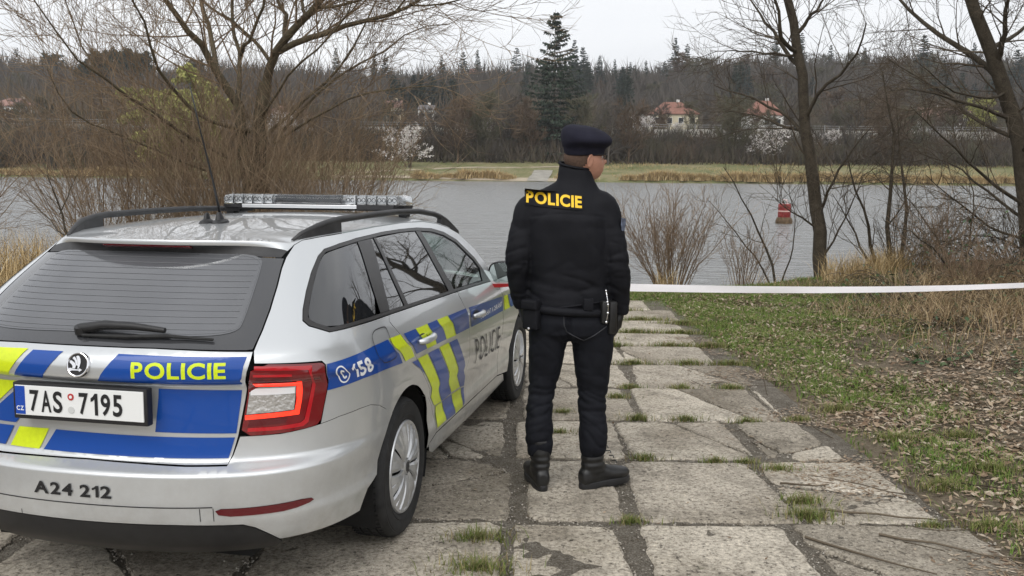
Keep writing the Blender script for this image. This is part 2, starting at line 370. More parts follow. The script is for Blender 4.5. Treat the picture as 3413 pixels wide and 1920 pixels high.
# car body: rear profile (height -> y of the centre line), half width, nose profile
REAR = pchip(*zip((.16,.20),(.20,.15),(.24,.09),(.28,.045),(.33,.02),(.40,.005),(.47,.0),(.55,.0),(.56,.006),(.59,.066),(.60,.072),(.70,.08),(.80,.08),(.865,.075),(.885,.048),(.90,.036),(.93,.034),(.97,.046),(1.0,.075),(1.02,.10),(1.14,.265),(1.30,.49),(1.36,.575),(1.46,.8)))
HALF = pchip(*zip((.16,.80),(.20,.845),(.26,.872),(.34,.885),(.38,.890),(.42,.884),(.55,.900),(.70,.906),(.80,.903),(.86,.905),(.885,.906),(.90,.902),(.93,.892),(.98,.872),(1.02,.852),(1.10,.812),(1.20,.757),(1.30,.695),(1.36,.652),(1.42,.60),(1.46,.55)))
NOSE = pchip(*zip((.16,4.50),(.3,4.63),(.5,4.667),(.62,4.64),(.72,4.56),(.80,4.35),(.90,4.1),(1.0,3.9),(1.46,3.4)))
RN = pchip((.16,.6,.9,1.05,1.2,1.4), (6,6,6,6.5,7,7)); RM = pchip((.16,.6,.9,1.05,1.2,1.4), (2.2,2.2,2.2,2.6,3.2,3.6))
RL = 1.3; FL = 1.1
def _table():
    zs = np.linspace(.16, 1.46, 521); us = np.arange(0, 6.2, .01); X = np.zeros((len(zs), len(us))); Y = X.copy()
    q = np.linspace(0, np.pi/2, 900)
    for i, z in enumerate(zs):
        w, y0, y1, n, m = HALF(z), REAR(z), NOSE(z), RN(z), RM(z)
        x = w*np.sin(q)**(2/m); y = y0+RL-RL*np.cos(q)**(2/n)
        xf = w*np.cos(q)**(2/2.3); yf = y1-FL+FL*np.sin(q)**(2/4.5)
        x = np.r_[x, xf[1:]]; y = np.r_[y, yf[1:]]
        s = np.r_[0, np.cumsum(np.hypot(np.diff(x), np.diff(y)))]
        X[i] = np.interp(us, s, x); Y[i] = np.interp(us, s, y)
    return zs, us, X, Y
ZS, US, TX, TY = _table()
def surf(u, z):
    """point on the car's skin: u metres round the body from the middle of the tail, at height z"""
    u = np.asarray(u, float); z = np.asarray(z, float); a = np.abs(u)
    fi = np.clip((z-ZS[0])/(ZS[1]-ZS[0]), 0, len(ZS)-1.001); fj = np.clip(a/.01, 0, len(US)-1.001)
    i = fi.astype(int); j = fj.astype(int); s = fi-i; t = fj-j
    L = lambda T: (T[i, j]*(1-t)+T[i, j+1]*t)*(1-s)+(T[i+1, j]*(1-t)+T[i+1, j+1]*t)*s
    return np.stack([np.sign(u)*L(TX), L(TY), z], -1)
def skin(p):
    x, y, z = p[..., 0], p[..., 1], p[..., 2]
    return (np.abs(x)/HALF(z))**RM(z)+np.clip((REAR(z)+RL-y)/RL, 0, 9)**RN(z)+np.clip((y-NOSE(z)+FL)/FL, 0, 9)**4.5-1
def skin_normal(p, e=.004):
    g = np.stack([skin(p+np.eye(3)[k]*e)-skin(p-np.eye(3)[k]*e) for k in range(3)], -1)
    return g/np.maximum(np.linalg.norm(g, axis=-1, keepdims=True), 1e-9)
# ------------------------------------------------------------------ police car
def uy(y, z):
    """distance round the body at which the skin reaches y on its side"""
    i = int(np.clip((z-ZS[0])/(ZS[1]-ZS[0]), 0, len(ZS)-1)); return float(np.interp(y, TY[i], US))
def ulen(z):
    i = int(np.clip((z-ZS[0])/(ZS[1]-ZS[0]), 0, len(ZS)-1)); k = np.argmin(TX[i] > 1e-3); return float(US[k]) if k else 5.6
def inpoly(poly, X, Y):
    c = np.zeros(len(X), bool); n = len(poly)
    for i in range(n):
        x0, y0 = poly[i]; x1, y1 = poly[(i+1) % n]
        m = ((y0 > Y) != (y1 > Y)); xx = (x1-x0)*(Y-y0)/((y1-y0) if y1 != y0 else 1e-12)+x0
        c ^= m & (X < xx)
    return c
def inset(poly, d):
    n = len(poly); A = sum(poly[i][0]*poly[(i+1) % n][1]-poly[(i+1) % n][0]*poly[i][1] for i in range(n)); s = 1 if A > 0 else -1
    out = []
    for i in range(n):
        p, q, r = Vector(poly[i-1]), Vector(poly[i]), Vector(poly[(i+1) % n])
        a = (q-p).normalized(); b = (r-q).normalized(); na = Vector((-a.y, a.x))*s; nb = Vector((-b.y, b.x))*s
        m = (na+nb); k = max(.35, m.length_squared/2); out.append(tuple(q+m*(d/2/k*1.0)))
    return out
def dens(poly, step):
    out = []
    for i, p in enumerate(poly):
        q = poly[(i+1) % len(poly)]; n = max(1, int(math.hypot(q[0]-p[0], q[1]-p[1])/step))
        out += [(p[0]+(q[0]-p[0])*k/n, p[1]+(q[1]-p[1])*k/n) for k in range(n)]
    return out
def smooth_poly(poly, it=1):
    for _ in range(it):
        out = []
        for i, p in enumerate(poly):
            q = poly[(i+1) % len(poly)]; out += [(p[0]*.75+q[0]*.25, p[1]*.75+q[1]*.25), (p[0]*.25+q[0]*.75, p[1]*.25+q[1]*.75)]
        poly = out
    return poly
def panel(name, poly, m, parent, off=0., gap=.0022, thick=.014, holes=(), du=.045, dz=.014, mirror=False, label=None):
    """a piece of the car's skin: outline in (u, z), laid on the body surface with its own edge thickness"""
    if mirror: poly = [(-u, z) for u, z in poly]; holes = [[(-u, z) for u, z in h] for h in holes]
    if gap: poly = inset(poly, gap); holes = [inset(h, -gap) for h in holes]
    loops = [dens(poly, .03)]+[dens(h, .03) for h in holes]
    pts = []; edges = []
    for lp in loops:
        n0 = len(pts); pts += lp; edges += [(n0+i, n0+(i+1) % len(lp)) for i in range(len(lp))]
    nb = len(pts); bp = np.array(pts)
    u0, z0 = bp.min(0); u1, z1 = bp.max(0)
    gu, gzz = np.meshgrid(np.arange(u0+du/2, u1, du), np.arange(z0+dz/2, z1, dz)); gu = gu.ravel(); gzz = gzz.ravel()
    ins = inpoly(loops[0], gu, gzz)
    for h in loops[1:]: ins &= ~inpoly(h, gu, gzz)
    gu, gzz = gu[ins], gzz[ins]
    if len(gu):
        d = np.full(len(gu), 9.)
        for k in range(0, nb): d = np.minimum(d, ((gu-bp[k, 0])/du)**2+((gzz-bp[k, 1])/dz)**2)
        gu, gzz = gu[d > .2], gzz[d > .2]
    allp = [Vector(p) for p in pts]+[Vector((a, b)) for a, b in zip(gu, gzz)]
    v2, _, f2, ov, _, _ = delaunay_2d_cdt(allp, edges, [], 0, 1e-6)
    V2 = np.array([tuple(v) for v in v2]); T = np.array([f for f in f2 if len(f) == 3])
    cen = V2[T].mean(1); keep = inpoly(loops[0], cen[:, 0], cen[:, 1])
    for h in loops[1:]: keep &= ~inpoly(h, cen[:, 0], cen[:, 1])
    T = T[keep]
    P = surf(V2[:, 0], V2[:, 1]); N = skin_normal(P); P = P+N*off
    a, b, c = P[T[:, 0]], P[T[:, 1]], P[T[:, 2]]
    fl = (np.cross(b-a, c-a)*N[T[:, 0]]).sum(1) < 0; T[fl] = T[fl][:, ::-1]
    if thick:                                                      # turned-in edge
        inv = {}
        for i, o in enumerate(ov):
            for q in o: inv[q] = i
        V = [P]; NN = [N]; Fs = [T]; n0 = len(P)
        for lp, st in zip(loops, np.cumsum([0]+[len(l) for l in loops[:-1]])):
            idx = np.array([inv[st+i] for i in range(len(lp))]); pa = P[idx]; pb = P[idx]-N[idx]*thick
            en = np.roll(pa, -1, 0)-pa; nn = np.cross(en, N[idx]); nn /= np.maximum(np.linalg.norm(nn, axis=1, keepdims=True), 1e-9)
            V += [pa, pb]; NN += [nn, nn]; k = len(lp); i = np.arange(k); j = (i+1) % k
            Fs += [np.stack([n0+i, n0+j, n0+k+j], 1), np.stack([n0+i, n0+k+j, n0+k+i], 1)]; n0 += 2*k
        P = np.vstack(V); N = np.vstack(NN); T = np.vstack(Fs)
    o = mesh(name, P, T.astype(np.int32), m, parent, smooth=True, normals=N)
    if label: o['label'] = label
    return o
def both(name, poly, m, parent, **k):
    return panel(name, poly, m, parent, **k), panel(name, poly, m, parent, mirror=True, **k)
def glyph(ch, bold):
    if ch == '1': return np.array([(.17, 0), (.31, 0), (.31, .35), (.31, .70), (.19, .70), (.10, .60), (.0, .545), (.0, .425), (.09, .455), (.17, .52), (.17, .35)]), [(0, 1, 2, 10), (10, 2, 3, 9), (9, 3, 4), (9, 4, 5, 8), (8, 5, 6, 7)]
    c = bpy.data.curves.new('t', 'FONT'); c.body = ch; c.size = 1; c.offset = bold; c.resolution_u = 4
    o = bpy.data.objects.new('t', c); COL.objects.link(o); dg = bpy.context.evaluated_depsgraph_get()
    me = bpy.data.meshes.new_from_object(o.evaluated_get(dg))
    bm = bmesh.new(); bm.from_mesh(me); bmesh.ops.triangulate(bm, faces=bm.faces[:])
    for _ in range(4):
        ed = [e for e in bm.edges if e.calc_length() > .22]
        if not ed: break
        bmesh.ops.subdivide_edges(bm, edges=ed, cuts=1); bmesh.ops.triangulate(bm, faces=[f for f in bm.faces if len(f.verts) > 3])
    bm.verts.index_update(); V = np.array([v.co[:2] for v in bm.verts]); F = [tuple(v.index for v in f.verts) for f in bm.faces]; bm.free()
    bpy.data.objects.remove(o); bpy.data.curves.remove(c); bpy.data.meshes.remove(me); V[:, 0] -= V[:, 0].min(); return V, F
GAP = .085
def text_mesh(body, size=1., bold=0.):
    """letters set side by side with even gaps"""
    x = 0; VV = []; FF = []; n = 0
    for ch in body:
        if ch == ' ': x += .26; continue
        V, F = glyph(ch, bold); V = V.copy(); w = V[:, 0].max(); V[:, 0] += x; x += w+GAP; VV.append(V); FF += [tuple(i+n for i in f) for f in F]; n += len(V)
    return np.vstack(VV), FF
def fit_text(body, x0, x1, y0, y1, bold=0., shear=0., slope=0.):
    V, F = text_mesh(body, 1., bold); a = V.min(0); b = V.max(0)
    V = (V-a)/(b-a); X = x0+V[:, 0]*(x1-x0)+shear*V[:, 1]; Y = y0+V[:, 1]*(y1-y0)+slope*V[:, 0]
    return X, Y, F
def skin_text(name, body, u0, u1, z0, z1, m, parent, off=.0035, bold=.02, slope=0., shear=0., flip=False):
    U, Z, F = fit_text(body, u0, u1, z0, z1, bold, shear, slope)
    P = surf(U, Z); N = skin_normal(P); return mesh(name, P+N*off, F, m, parent)

paint = mat('silver paint', (.60, .62, .63), .30, metal=.55, coat=.8, coatrough=.02)
def road_dust(m):
    t = m.node_tree; p = t.nodes['Principled BSDF']; c = t.nodes.new('ShaderNodeTexCoord'); sx_ = t.nodes.new('ShaderNodeSeparateXYZ'); n = t.nodes.new('ShaderNodeTexNoise'); n.inputs['Scale'].default_value = 7; n.inputs['Detail'].default_value = 7; n.inputs['Roughness'].default_value = .7
    mr = t.nodes.new('ShaderNodeMapRange'); mr.inputs[1].default_value = .20; mr.inputs[2].default_value = .75; mr.inputs[3].default_value = .62; mr.inputs[4].default_value = .0
    mu = t.nodes.new('ShaderNodeMath'); mu.operation = 'MULTIPLY'; r = t.nodes.new('ShaderNodeValToRGB'); r.color_ramp.elements[0].position = .35; r.color_ramp.elements[1].position = .75; mx = t.nodes.new('ShaderNodeMix'); mx.data_type = 'RGBA'
    L = t.links.new; L(c.outputs['Object'], sx_.inputs[0]); L(sx_.outputs['Z'], mr.inputs[0]); L(c.outputs['Object'], n.inputs['Vector']); L(n.outputs['Fac'], r.inputs['Fac']); L(mr.outputs[0], mu.inputs[0]); L(r.outputs[0], mu.inputs[1])
    mx.inputs[6].default_value = p.inputs['Base Color'].default_value; mx.inputs[7].default_value = (.30, .275, .235, 1); L(mu.outputs[0], mx.inputs[0]); L(mx.outputs[2], p.inputs['Base Color'])
    m2 = t.nodes.new('ShaderNodeMath'); m2.operation = 'MULTIPLY_ADD'; m2.inputs[1].default_value = .5; m2.inputs[2].default_value = p.inputs['Roughness'].default_value; L(mu.outputs[0], m2.inputs[0]); L(m2.outputs[0], p.inputs['Roughness'])
road_dust(paint)
blue = mat('reflective blue film', (.004, .058, .30), .33, coat=.5, spec=.4)
yellow = mat('fluorescent yellow film', (.60, .72, .01), .38, coat=.4, noise=(60, .06))
black_pl = mat('black plastic', (.016, .016, .017), .45, noise=(30, .2), bump=(700, .15, .001))
grey_pl = mat('dark grey plastic and spoiler shade', (.035, .035, .036), .55, noise=(14, .3), bump=(400, .2, .001))
trimb = mat('satin black trim', (.028, .027, .027), .35)
rubber = mat('tyre rubber', (.018, .018, .018), .8, noise=(25, .35), bump=(90, .2, .002))
dark = mat('dark cavity', (.006, .006, .006), .9)
white_p = mat('white print', (.80, .81, .82), .5)
black_p = mat('black print', (.012, .012, .013), .5)
grey_p = mat('charcoal print', (.06, .062, .065), .5)
chrome = mat('chrome', (.82, .82, .84), .12, metal=1)
hubm = mat('silver hubcap', (.52, .53, .54), .30, metal=.6, coat=.3, noise=(30, .12))
alum = mat('brushed aluminium', (.66, .67, .68), .3, metal=.9)
mirror_m = mat('mirror glass', (.55, .62, .6), .02, metal=1)
redd = mat('dark red lens', (.16, .003, .007), .08, coat=1, spec=.6)
redm = mat('red lens', (.45, .006, .014), .1, coat=1)
redb = mat('glowing red light strip', (.8, .02, .01), .15, coat=1, emit=((1, .045, .018), 1.1))
redr = mat('maroon reflector', (.10, .006, .010), .2, coat=.6, bump=(300, .4, .002))
clearl = mat('clear reflector lens', (.50, .49, .47), .12, metal=.5, coat=1, bump=(60, .8, .01))
smoked = mat('smoked lens', (.03, .032, .034), .1, coat=1)
def glass_mat(name, tint, opaque, dust=0.):
    m = bpy.data.materials.new(name); m.use_nodes = True; t = m.node_tree; t.nodes.clear()
    o = t.nodes.new('ShaderNodeOutputMaterial'); tr = t.nodes.new('ShaderNodeBsdfTransparent'); tr.inputs[0].default_value = (*tint, 1)
    pr = t.nodes.new('ShaderNodeBsdfPrincipled'); pr.inputs['Base Color'].default_value = (.012+dust, .013+dust, .014+dust, 1); pr.inputs['Roughness'].default_value = .02; pr.inputs['Specular IOR Level'].default_value = .75; pr.inputs['IOR'].default_value = 1.6
    mx = t.nodes.new('ShaderNodeMixShader'); mx.inputs[0].default_value = opaque
    gl = t.nodes.new('ShaderNodeBsdfGlossy'); gl.inputs['Roughness'].default_value = .015; fr = t.nodes.new('ShaderNodeFresnel'); fr.inputs['IOR'].default_value = 1.55
    m2 = t.nodes.new('ShaderNodeMixShader')
    t.links.new(tr.outputs[0], mx.inputs[1]); t.links.new(pr.outputs[0], mx.inputs[2])
    t.links.new(fr.outputs[0], m2.inputs[0]); t.links.new(mx.outputs[0], m2.inputs[1]); t.links.new(gl.outputs[0], m2.inputs[2]); t.links.new(m2.outputs[0], o.inputs['Surface'])
    MATS[name] = m; return m
g_priv = glass_mat('privacy glass', (.05, .05, .05), .92)
g_side = glass_mat('green tinted glass', (.62, .78, .72), .12)
g_rear = mat('dusty tailgate glass', (.092, .095, .102), .08, coat=1, spec=.6, noise=(2.5, .18))
g_band = mat('black glass border', (.042, .043, .046), .08, coat=1, spec=.5)

car = bpy.data.objects.new('police_car', None); COL.objects.link(car)
tag(car, 'silver police estate car with blue and yellow markings and a roof light bar', 'police car')
car.matrix_world = RAMP @ Matrix.Translation((-1.5624, 3.1702, 0)) @ Matrix.Rotation(-.2004, 4, 'Z')
AX = (1.06, 3.746)
def arch(y0, r, a0, a1, n=14):
    out = []
    for k in range(n+1):
        a = R(a0+(a1-a0)*k/n); z = .316+r*math.sin(a); out.append((uy(y0+r*math.cos(a), z), z))
    return out
sym = lambda half: half+[(-u, z) for u, z in half[::-1] if abs(u) > 1e-6]

TG_R = [(.625, .993), (.624, .955), (.596, .855), (.578, .77), (.56, .683), (.532, .582)]
tg_bot = [(.386, .582), (.209, .586), (0, .589)]
tailgate = panel('tailgate', sym([(0, 1.004), (.274, 1.004)]+TG_R+tg_bot), paint, car, dz=.008)
gl_out = sym([(0, 1.006), (.274, 1.006), (.600, .998), (.621, 1.000), (.620, 1.057), (.610, 1.122), (.590, 1.201), (.570, 1.26), (.560, 1.298), (.3, 1.312), (0, 1.318)])
rear_glass = panel('rear_window', gl_out, g_band, car, off=-.001, label='black bordered tailgate window')
gl_in = smooth_poly(sym([(0, 1.048), (.40, 1.040), (.535, 1.052), (.540, 1.09), (.500, 1.25), (.47, 1.31), (.3, 1.316), (0, 1.32)]), 2)
panel('pane', gl_in, g_rear, rear_glass, off=.0008, thick=0, gap=0)
hw = mat('heater wire', (.150, .154, .162), .5)
mb = MB()
for k in range(13):
    z = 1.062+k*.0195; w = .515-.17*(z-1.06)*1.1
    uu = np.linspace(-w, w, 25); a = surf(uu, uu*0+z-.0008); b = surf(uu, uu*0+z+.0008); n_ = skin_normal(a); a = a+n_*.0022; b = b+n_*.0022
    mb.add(np.vstack([a, b]), [(i, i+1, 26+i, 25+i) for i in range(24)])
ring = dens(inset(gl_in, .012), .02); rp = surf(np.array(ring)[:, 0], np.array(ring)[:, 1]); ri = inset(ring, .0022); rq = surf(np.array(ri)[:, 0], np.array(ri)[:, 1]); n_ = skin_normal(rp); k = len(ring)
mb.add(np.vstack([rp+n_*.0022, rq+n_*.0022]), [(i, (i+1) % k, k+(i+1) % k, k+i) for i in range(k)])
mb.build('heater_lines', hw, rear_glass)

LIGHT = [(.636, .953), (.85, .937), (.897, .934), (.912, .920), (.893, .82), (.877, .76), (.861, .696), (.796, .688), (.709, .680), (.567, .680), (.583, .77), (.600, .855)]
arch_r0 = [(1.118, .281), (1.20, .362)]+[p for p in arch(AX[0], .37, 168, 125, 5)]
SEAM = [(1.308, .657), (1.237, .689), (1.158, .709), (1.079, .712), (.956, .708), (.863, .695)]
arch_top = arch(AX[0], .372, 125, -4, 22)
half_b = [(0, .374), (.19, .375), (.362, .375), (.60, .368), (.64, .352), (.684, .318), (.716, .285), (.847, .284), (1.04, .283)]+arch_r0+SEAM+[(.796, .687), (.709, .679), (.565, .679), (.532, .580)]+[(.386, .580), (.209, .584), (0, .587)]
bumper = panel('rear_bumper', half_b[:-1]+[(0, .587)]+[(-u, z) for u, z in half_b[1:-1][::-1]], paint, car, dz=.004, du=.035)
panel('bumper_skirt', sym([(0, .371), (.362, .372), (.598, .365), (.637, .349), (.681, .315), (.712, .281), (.715, .262), (.68, .235), (.4, .228), (0, .228)]), black_pl, car, off=-.004)
for s in (1, -1):
    panel('reflector', smooth_poly([(.505, .434), (.60, .432), (.72, .432), (.855, .434), (.874, .417), (.774, .402), (.669, .402), (.524, .404)], 1), redr, bumper, off=.003, thick=.006, gap=0, mirror=s < 0)
mb = MB()                                                          # fine lines pressed into the bumper
def ribbon(mb, pts, w, off=.0012):
    p = np.array(pts, float); d = np.gradient(p, axis=0); d /= np.linalg.norm(d, axis=1, keepdims=True); q = np.stack([-d[:, 1], d[:, 0]], 1)*w/2
    A = surf(*(p+q).T); B = surf(*(p-q).T); n = skin_normal(A); k = len(p); mb.add(np.vstack([A+n*off, B+n*off]), [(i, i+1, k+i+1, k+i) for i in range(k-1)])
uu = np.linspace(-.50, .50, 60); ribbon(mb, np.c_[uu, .441+0*uu], .004)
for s in (1, -1):
    ribbon(mb, np.c_[np.full(8, s*.455), np.linspace(.437, .388, 8)], .0025); ribbon(mb, np.c_[np.full(8, s*.502), np.linspace(.437, .388, 8)], .0025)
ribbon(mb, np.c_[np.full(8, -.25), np.linspace(.395, .375, 8)], .0025)
mb.build('panel_lines', black_pl, bumper)
skin_text('fleet_number', 'A24 212', -.18, .137, .468, .514, black_p, bumper, bold=.03)

for s in (1, -1):
    lt = panel('tail_light', smooth_poly(LIGHT, 1), redd, car, off=.004, mirror=s < 0, dz=.01)
    def lp(nm, pts, m, off, lt=lt, s=s, hole=()): return panel(nm, pts, m, lt, off=off, gap=0, thick=.004, mirror=s < 0, dz=.01, holes=hole)
    lp('outer_strip', [(.640, .944), (.852, .929), (.845, .85), (.826, .77), (.812, .712), (.792, .699), (.70, .695), (.592, .696), (.593, .710), (.70, .709), (.782, .714), (.797, .724), (.812, .78), (.832, .86), (.836, .914), (.640, .930)], redm, .0055)
    lp('outer_strip', [(.636, .914), (.772, .905), (.772, .897), (.636, .905)], redm, .0055)
    lp('light_strip', [(.627, .884), (.797, .874), (.788, .80), (.777, .746), (.585, .741), (.585, .758), (.760, .763), (.768, .80), (.772, .856), (.627, .865)], redb, .0065)
    lp('reversing_lamp', [(.606, .862), (.768, .855), (.758, .766), (.590, .761)], clearl, .0060)
    lp('lamp_visor', [(.610, .858), (.764, .851), (.762, .828), (.606, .832)], white_p, .0068)
    lp('dark_insert', [(.60, .737), (.735, .741), (.728, .720), (.592, .714)], redr, .0052)
    lp('dark_insert', [(.642, .903), (.762, .896), (.764, .880), (.636, .888)], redr, .0052)

DLO = [(.916, 1.030), (.80, 1.060), (.762, 1.080), (.742, 1.117), (.722, 1.179), (.709, 1.243), (.712, 1.300), (.735, 1.324), (.839, 1.340), (1.003, 1.353), (1.321, 1.363), (1.606, 1.364), (1.884, 1.360), (2.164, 1.345), (2.409, 1.315), (2.668, 1.262), (3.048, 1.145), (3.239, 1.066), (3.412, .983), (2.60, 1.005), (1.951, 1.018), (1.455, 1.028), (1.123, 1.032)]
DIN = [(.912, 1.046), (.812, 1.072), (.780, 1.090), (.760, 1.137), (.737, 1.225), (.734, 1.290), (.751, 1.310), (.85, 1.324), (1.006, 1.337), (1.322, 1.348), (1.606, 1.349), (1.879, 1.344), (2.15, 1.328), (2.39, 1.298), (2.64, 1.247), (3.02, 1.130), (3.16, 1.072), (3.20, 1.004), (2.60, 1.020), (1.951, 1.033), (1.455, 1.043), (1.123, 1.047)]
DOOR_R = [(1.451, 1.026), (1.455, 1.004), (1.524, .968), (1.586, .926), (1.645, .872), (1.723, .798), (1.814, .71), (1.95, .60), (2.075, .503), (2.145, .41), (2.162, .36), (2.162, .334)]
B_LINE = [(2.60, 1.003), (2.655, .955), (2.70, .896), (2.725, .78), (2.735, .644), (2.735, .45), (2.732, .334)]
F_LINE = [(3.58, .972), (3.62, .90), (3.645, .70), (3.63, .50), (3.60, .334)]
ROOF_E = [(.574, 1.345), (.60, 1.362), (.70, 1.372), (.9, 1.381), (1.2, 1.389), (1.6, 1.393), (2.0, 1.386), (2.3, 1.364), (2.5, 1.338), (2.72, 1.295)]
side_frame = [(.640, .953), (.627, .993), (.624, 1.057), (.614, 1.122), (.594, 1.201), (.574, 1.26), (.567, 1.30)]+ROOF_E+[(3.10, 1.185), (3.35, 1.082), (3.52, 1.0), (3.58, .975), (3.412, .981)]+DLO[::-1][4:-1][-15:][::-1][::-1]
# the frame runs round the window graphic: up the D pillar, along the roof, down the A pillar, back under nothing, down behind the rear door
dl_top = DLO[18::-1]                                               # front tip, along the top, down to the rear lower corner
side_frame = [(.640, .953), (.627, .993), (.624, 1.057), (.614, 1.122), (.594, 1.201), (.574, 1.26), (.567, 1.30)]+ROOF_E+[(3.10, 1.185), (3.35, 1.082), (3.52, 1.0), (3.578, .974), (3.414, .980)]+dl_top[1:]+[(1.123, 1.030)]+DOOR_R+[(2.05, .31)]+arch_top[::-1]+[p for p in arch(AX[0], .372, 128, 125, 1)][:1]+SEAM+[(.866, .70), (.881, .76), (.897, .82), (.916, .922), (.90, .938), (.85, .941)]
both('side_panel', side_frame, paint, car, dz=.012)
rear_door = [(1.455, 1.026), (1.951, 1.016)]+B_LINE+DOOR_R[::-1][:-1]
front_door = [(2.604, 1.003), (3.412, .981)]+F_LINE+B_LINE[::-1][:-1]
rd = both('rear_door', rear_door, paint, car); fd = both('front_door', front_door, paint, car)
both('sill', [(2.03, .305), (2.165, .331), (2.735, .331), (3.60, .331), (3.80, .30), (3.82, .235), (2.9, .205), (2.06, .222), (2.02, .26)], paint, car)
FA = arch(AX[1], .368, 184, 8, 26)
both('front_wing', [(3.583, .972), (4.0, .93), (4.45, .86), (4.75, .79), (4.90, .72), (4.80, .60)]+[(uy(AX[1]+.368*math.cos(R(30)), .316+.368*math.sin(R(30))), .316+.368*math.sin(R(30)))]+arch(AX[1], .368, 30, 184, 20)+[(3.604, .334), (3.634, .50), (3.649, .70), (3.624, .90)], paint, car)
for s in (False, True):                                            # nose, out of this view
    zz = [.24, .3, .45, .6, .70]
    panel('front_bumper', [(uy(AX[1]+.368, .30), .24), (ulen(.24)-.002, .24)]+[(ulen(z)-.002, z) for z in zz[1:]]+[(4.905, .715), (4.81, .60), (4.60, .43)], paint, car, mirror=s)
    panel('headlight', [(4.90, .725), (4.76, .785), (5.05, .77), (ulen(.76)-.45, .76), (ulen(.71)-.40, .71), (5.0, .705)], clearl, car, off=-.004, mirror=s)
for s in (False, True):
    panel('window_trim', DLO, trimb, car, off=.002, holes=[DIN], mirror=s, thick=.02)
    q = [(1.123, 1.047), (.912, 1.046), (.812, 1.072), (.780, 1.090), (.760, 1.137), (.737, 1.225), (.734, 1.290), (.751, 1.310), (.85, 1.324), (1.006, 1.337), (1.013, 1.337), (1.343, 1.044)]
    panel('quarter_window', smooth_poly(q, 1), g_priv, car, off=-.003, mirror=s, thick=.004)
    panel('pillar', [(1.010, 1.338), (1.175, 1.343), (1.460, 1.042), (1.34, 1.044)], trimb, car, off=.0005, mirror=s)
    panel('rear_door_window', [(1.175, 1.343), (1.606, 1.349), (1.862, 1.345), (2.432, 1.021), (1.951, 1.032), (1.460, 1.042)], g_priv, car, off=-.003, mirror=s, thick=.004)
    panel('window_divider', [(1.205, 1.344), (1.238, 1.345), (1.722, 1.036), (1.665, 1.037)], trimb, car, off=.0005, mirror=s)
    panel('pillar', [(1.858, 1.346), (1.955, 1.341), (2.535, 1.020), (2.43, 1.021)], trimb, car, off=.0005, mirror=s)
    panel('front_door_window', [(1.955, 1.341), (2.15, 1.328), (2.39, 1.298), (2.64, 1.247), (3.02, 1.130), (3.16, 1.072), (3.20, 1.008), (2.535, 1.020)], g_side, car, off=-.003, mirror=s, thick=.004)
    panel('mirror_triangle', [(3.16, 1.075), (3.23, 1.066), (3.405, .985), (3.20, 1.004)], trimb, car, off=.001, mirror=s)

# roof, tailgate spoiler, windscreen, bonnet
re_p = surf(*np.array(ROOF_E).T); ZC = pchip((.40, .55, .7, 1.0, 1.4, 1.8, 2.2, 2.6, 2.95), (1.362, 1.376, 1.388, 1.410, 1.430, 1.436, 1.432, 1.418, 1.390))
YE0 = re_p[0, 1]
def roof_pt(sx, v):
    ytr = .455+(YE0-.455)*abs(sx)**2.6; yhd = 2.93-.33*abs(sx)**2.4
    y = ytr+(yhd-ytr)*v
    ye = np.clip(y, re_p[0, 1], re_p[-1, 1]); we = np.interp(ye, re_p[:, 1], re_p[:, 0]); ze = np.interp(ye, re_p[:, 1], re_p[:, 2])
    h = max(float(ZC(y))-ze, .012)
    return (sx*(we-.001), y, ze+.0015+h*(1-abs(sx)**2.3)**(1/1.45))
nu, nv = 61, 70; sx = np.sin(np.linspace(-math.pi/2, math.pi/2, nu)); vv = np.linspace(0, 1, nv)
V = [roof_pt(a, b) for b in vv for a in sx]
mesh('roof', V, [(j*nu+i, j*nu+i+1, (j+1)*nu+i+1, (j+1)*nu+i) for j in range(nv-1) for i in range(nu-1)], paint, car, smooth=True)
top = np.array([roof_pt(a, 0) for a in sx]); glt = np.array([surf(a*.545, 1.315-.015*abs(a)**2) for a in sx])
rows = [top, top+np.array([0, -.004, -.006]), top+np.array([0, .002, -.020])*1.0, top*.55+glt*.45+np.array([0, .012, -.008]), glt+np.array([0, .004, 0])]
wgt = (1-np.abs(sx)**8)[:, None]
rows = [r if i in (0, 4) else r*wgt+(top*(1-i/4)+glt*i/4)*(1-wgt) for i, r in enumerate(rows)]
sp = mesh('tailgate_spoiler', np.vstack(rows), [(j*nu+i, (j+1)*nu+i, (j+1)*nu+i+1, j*nu+i+1) for j in range(2) for i in range(nu-1)], paint, car, smooth=True)
mesh('spoiler_underside_shade', np.vstack(rows), [(j*nu+i, (j+1)*nu+i, (j+1)*nu+i+1, j*nu+i+1) for j in range(2, 4) for i in range(nu-1)], grey_pl, sp, smooth=True)  # silver under-face coloured dark to stand for the shade beneath the lip
sel = np.where(np.abs(sx) < .40)[0]; a = rows[2][sel]*.86+rows[3][sel]*.14; b = rows[2][sel]*.20+rows[3][sel]*.80; k = len(sel); o_ = np.array([0, -.006, -.004])
mesh('brake_light', np.vstack([a+o_, b+o_, a+o_*-.6, b+o_*-.6]), [(i, k+i, k+i+1, i+1) for i in range(k-1)]+[(2*k+i, i, i+1, 2*k+i+1) for i in range(k-1)]+[(k+i, 3*k+i, 3*k+i+1, k+i+1) for i in range(k-1)]+[(0, 2*k, 3*k, k), (k-1, 2*k-1, 4*k-1, 3*k-1)], redr, sp)
hd = np.array([roof_pt(a, 1) for a in sx*.985]); cw = np.array([(a*.74, 3.60-.42*abs(a)**2.2, .985-.0*abs(a)) for a in sx])
ws = []
for j in range(13):
    t = j/12; b = hd*(1-t)+cw*t; b[:, 2] += .05*math.sin(math.pi*t); b[:, 1] += .03*math.sin(math.pi*t); ws.append(b)
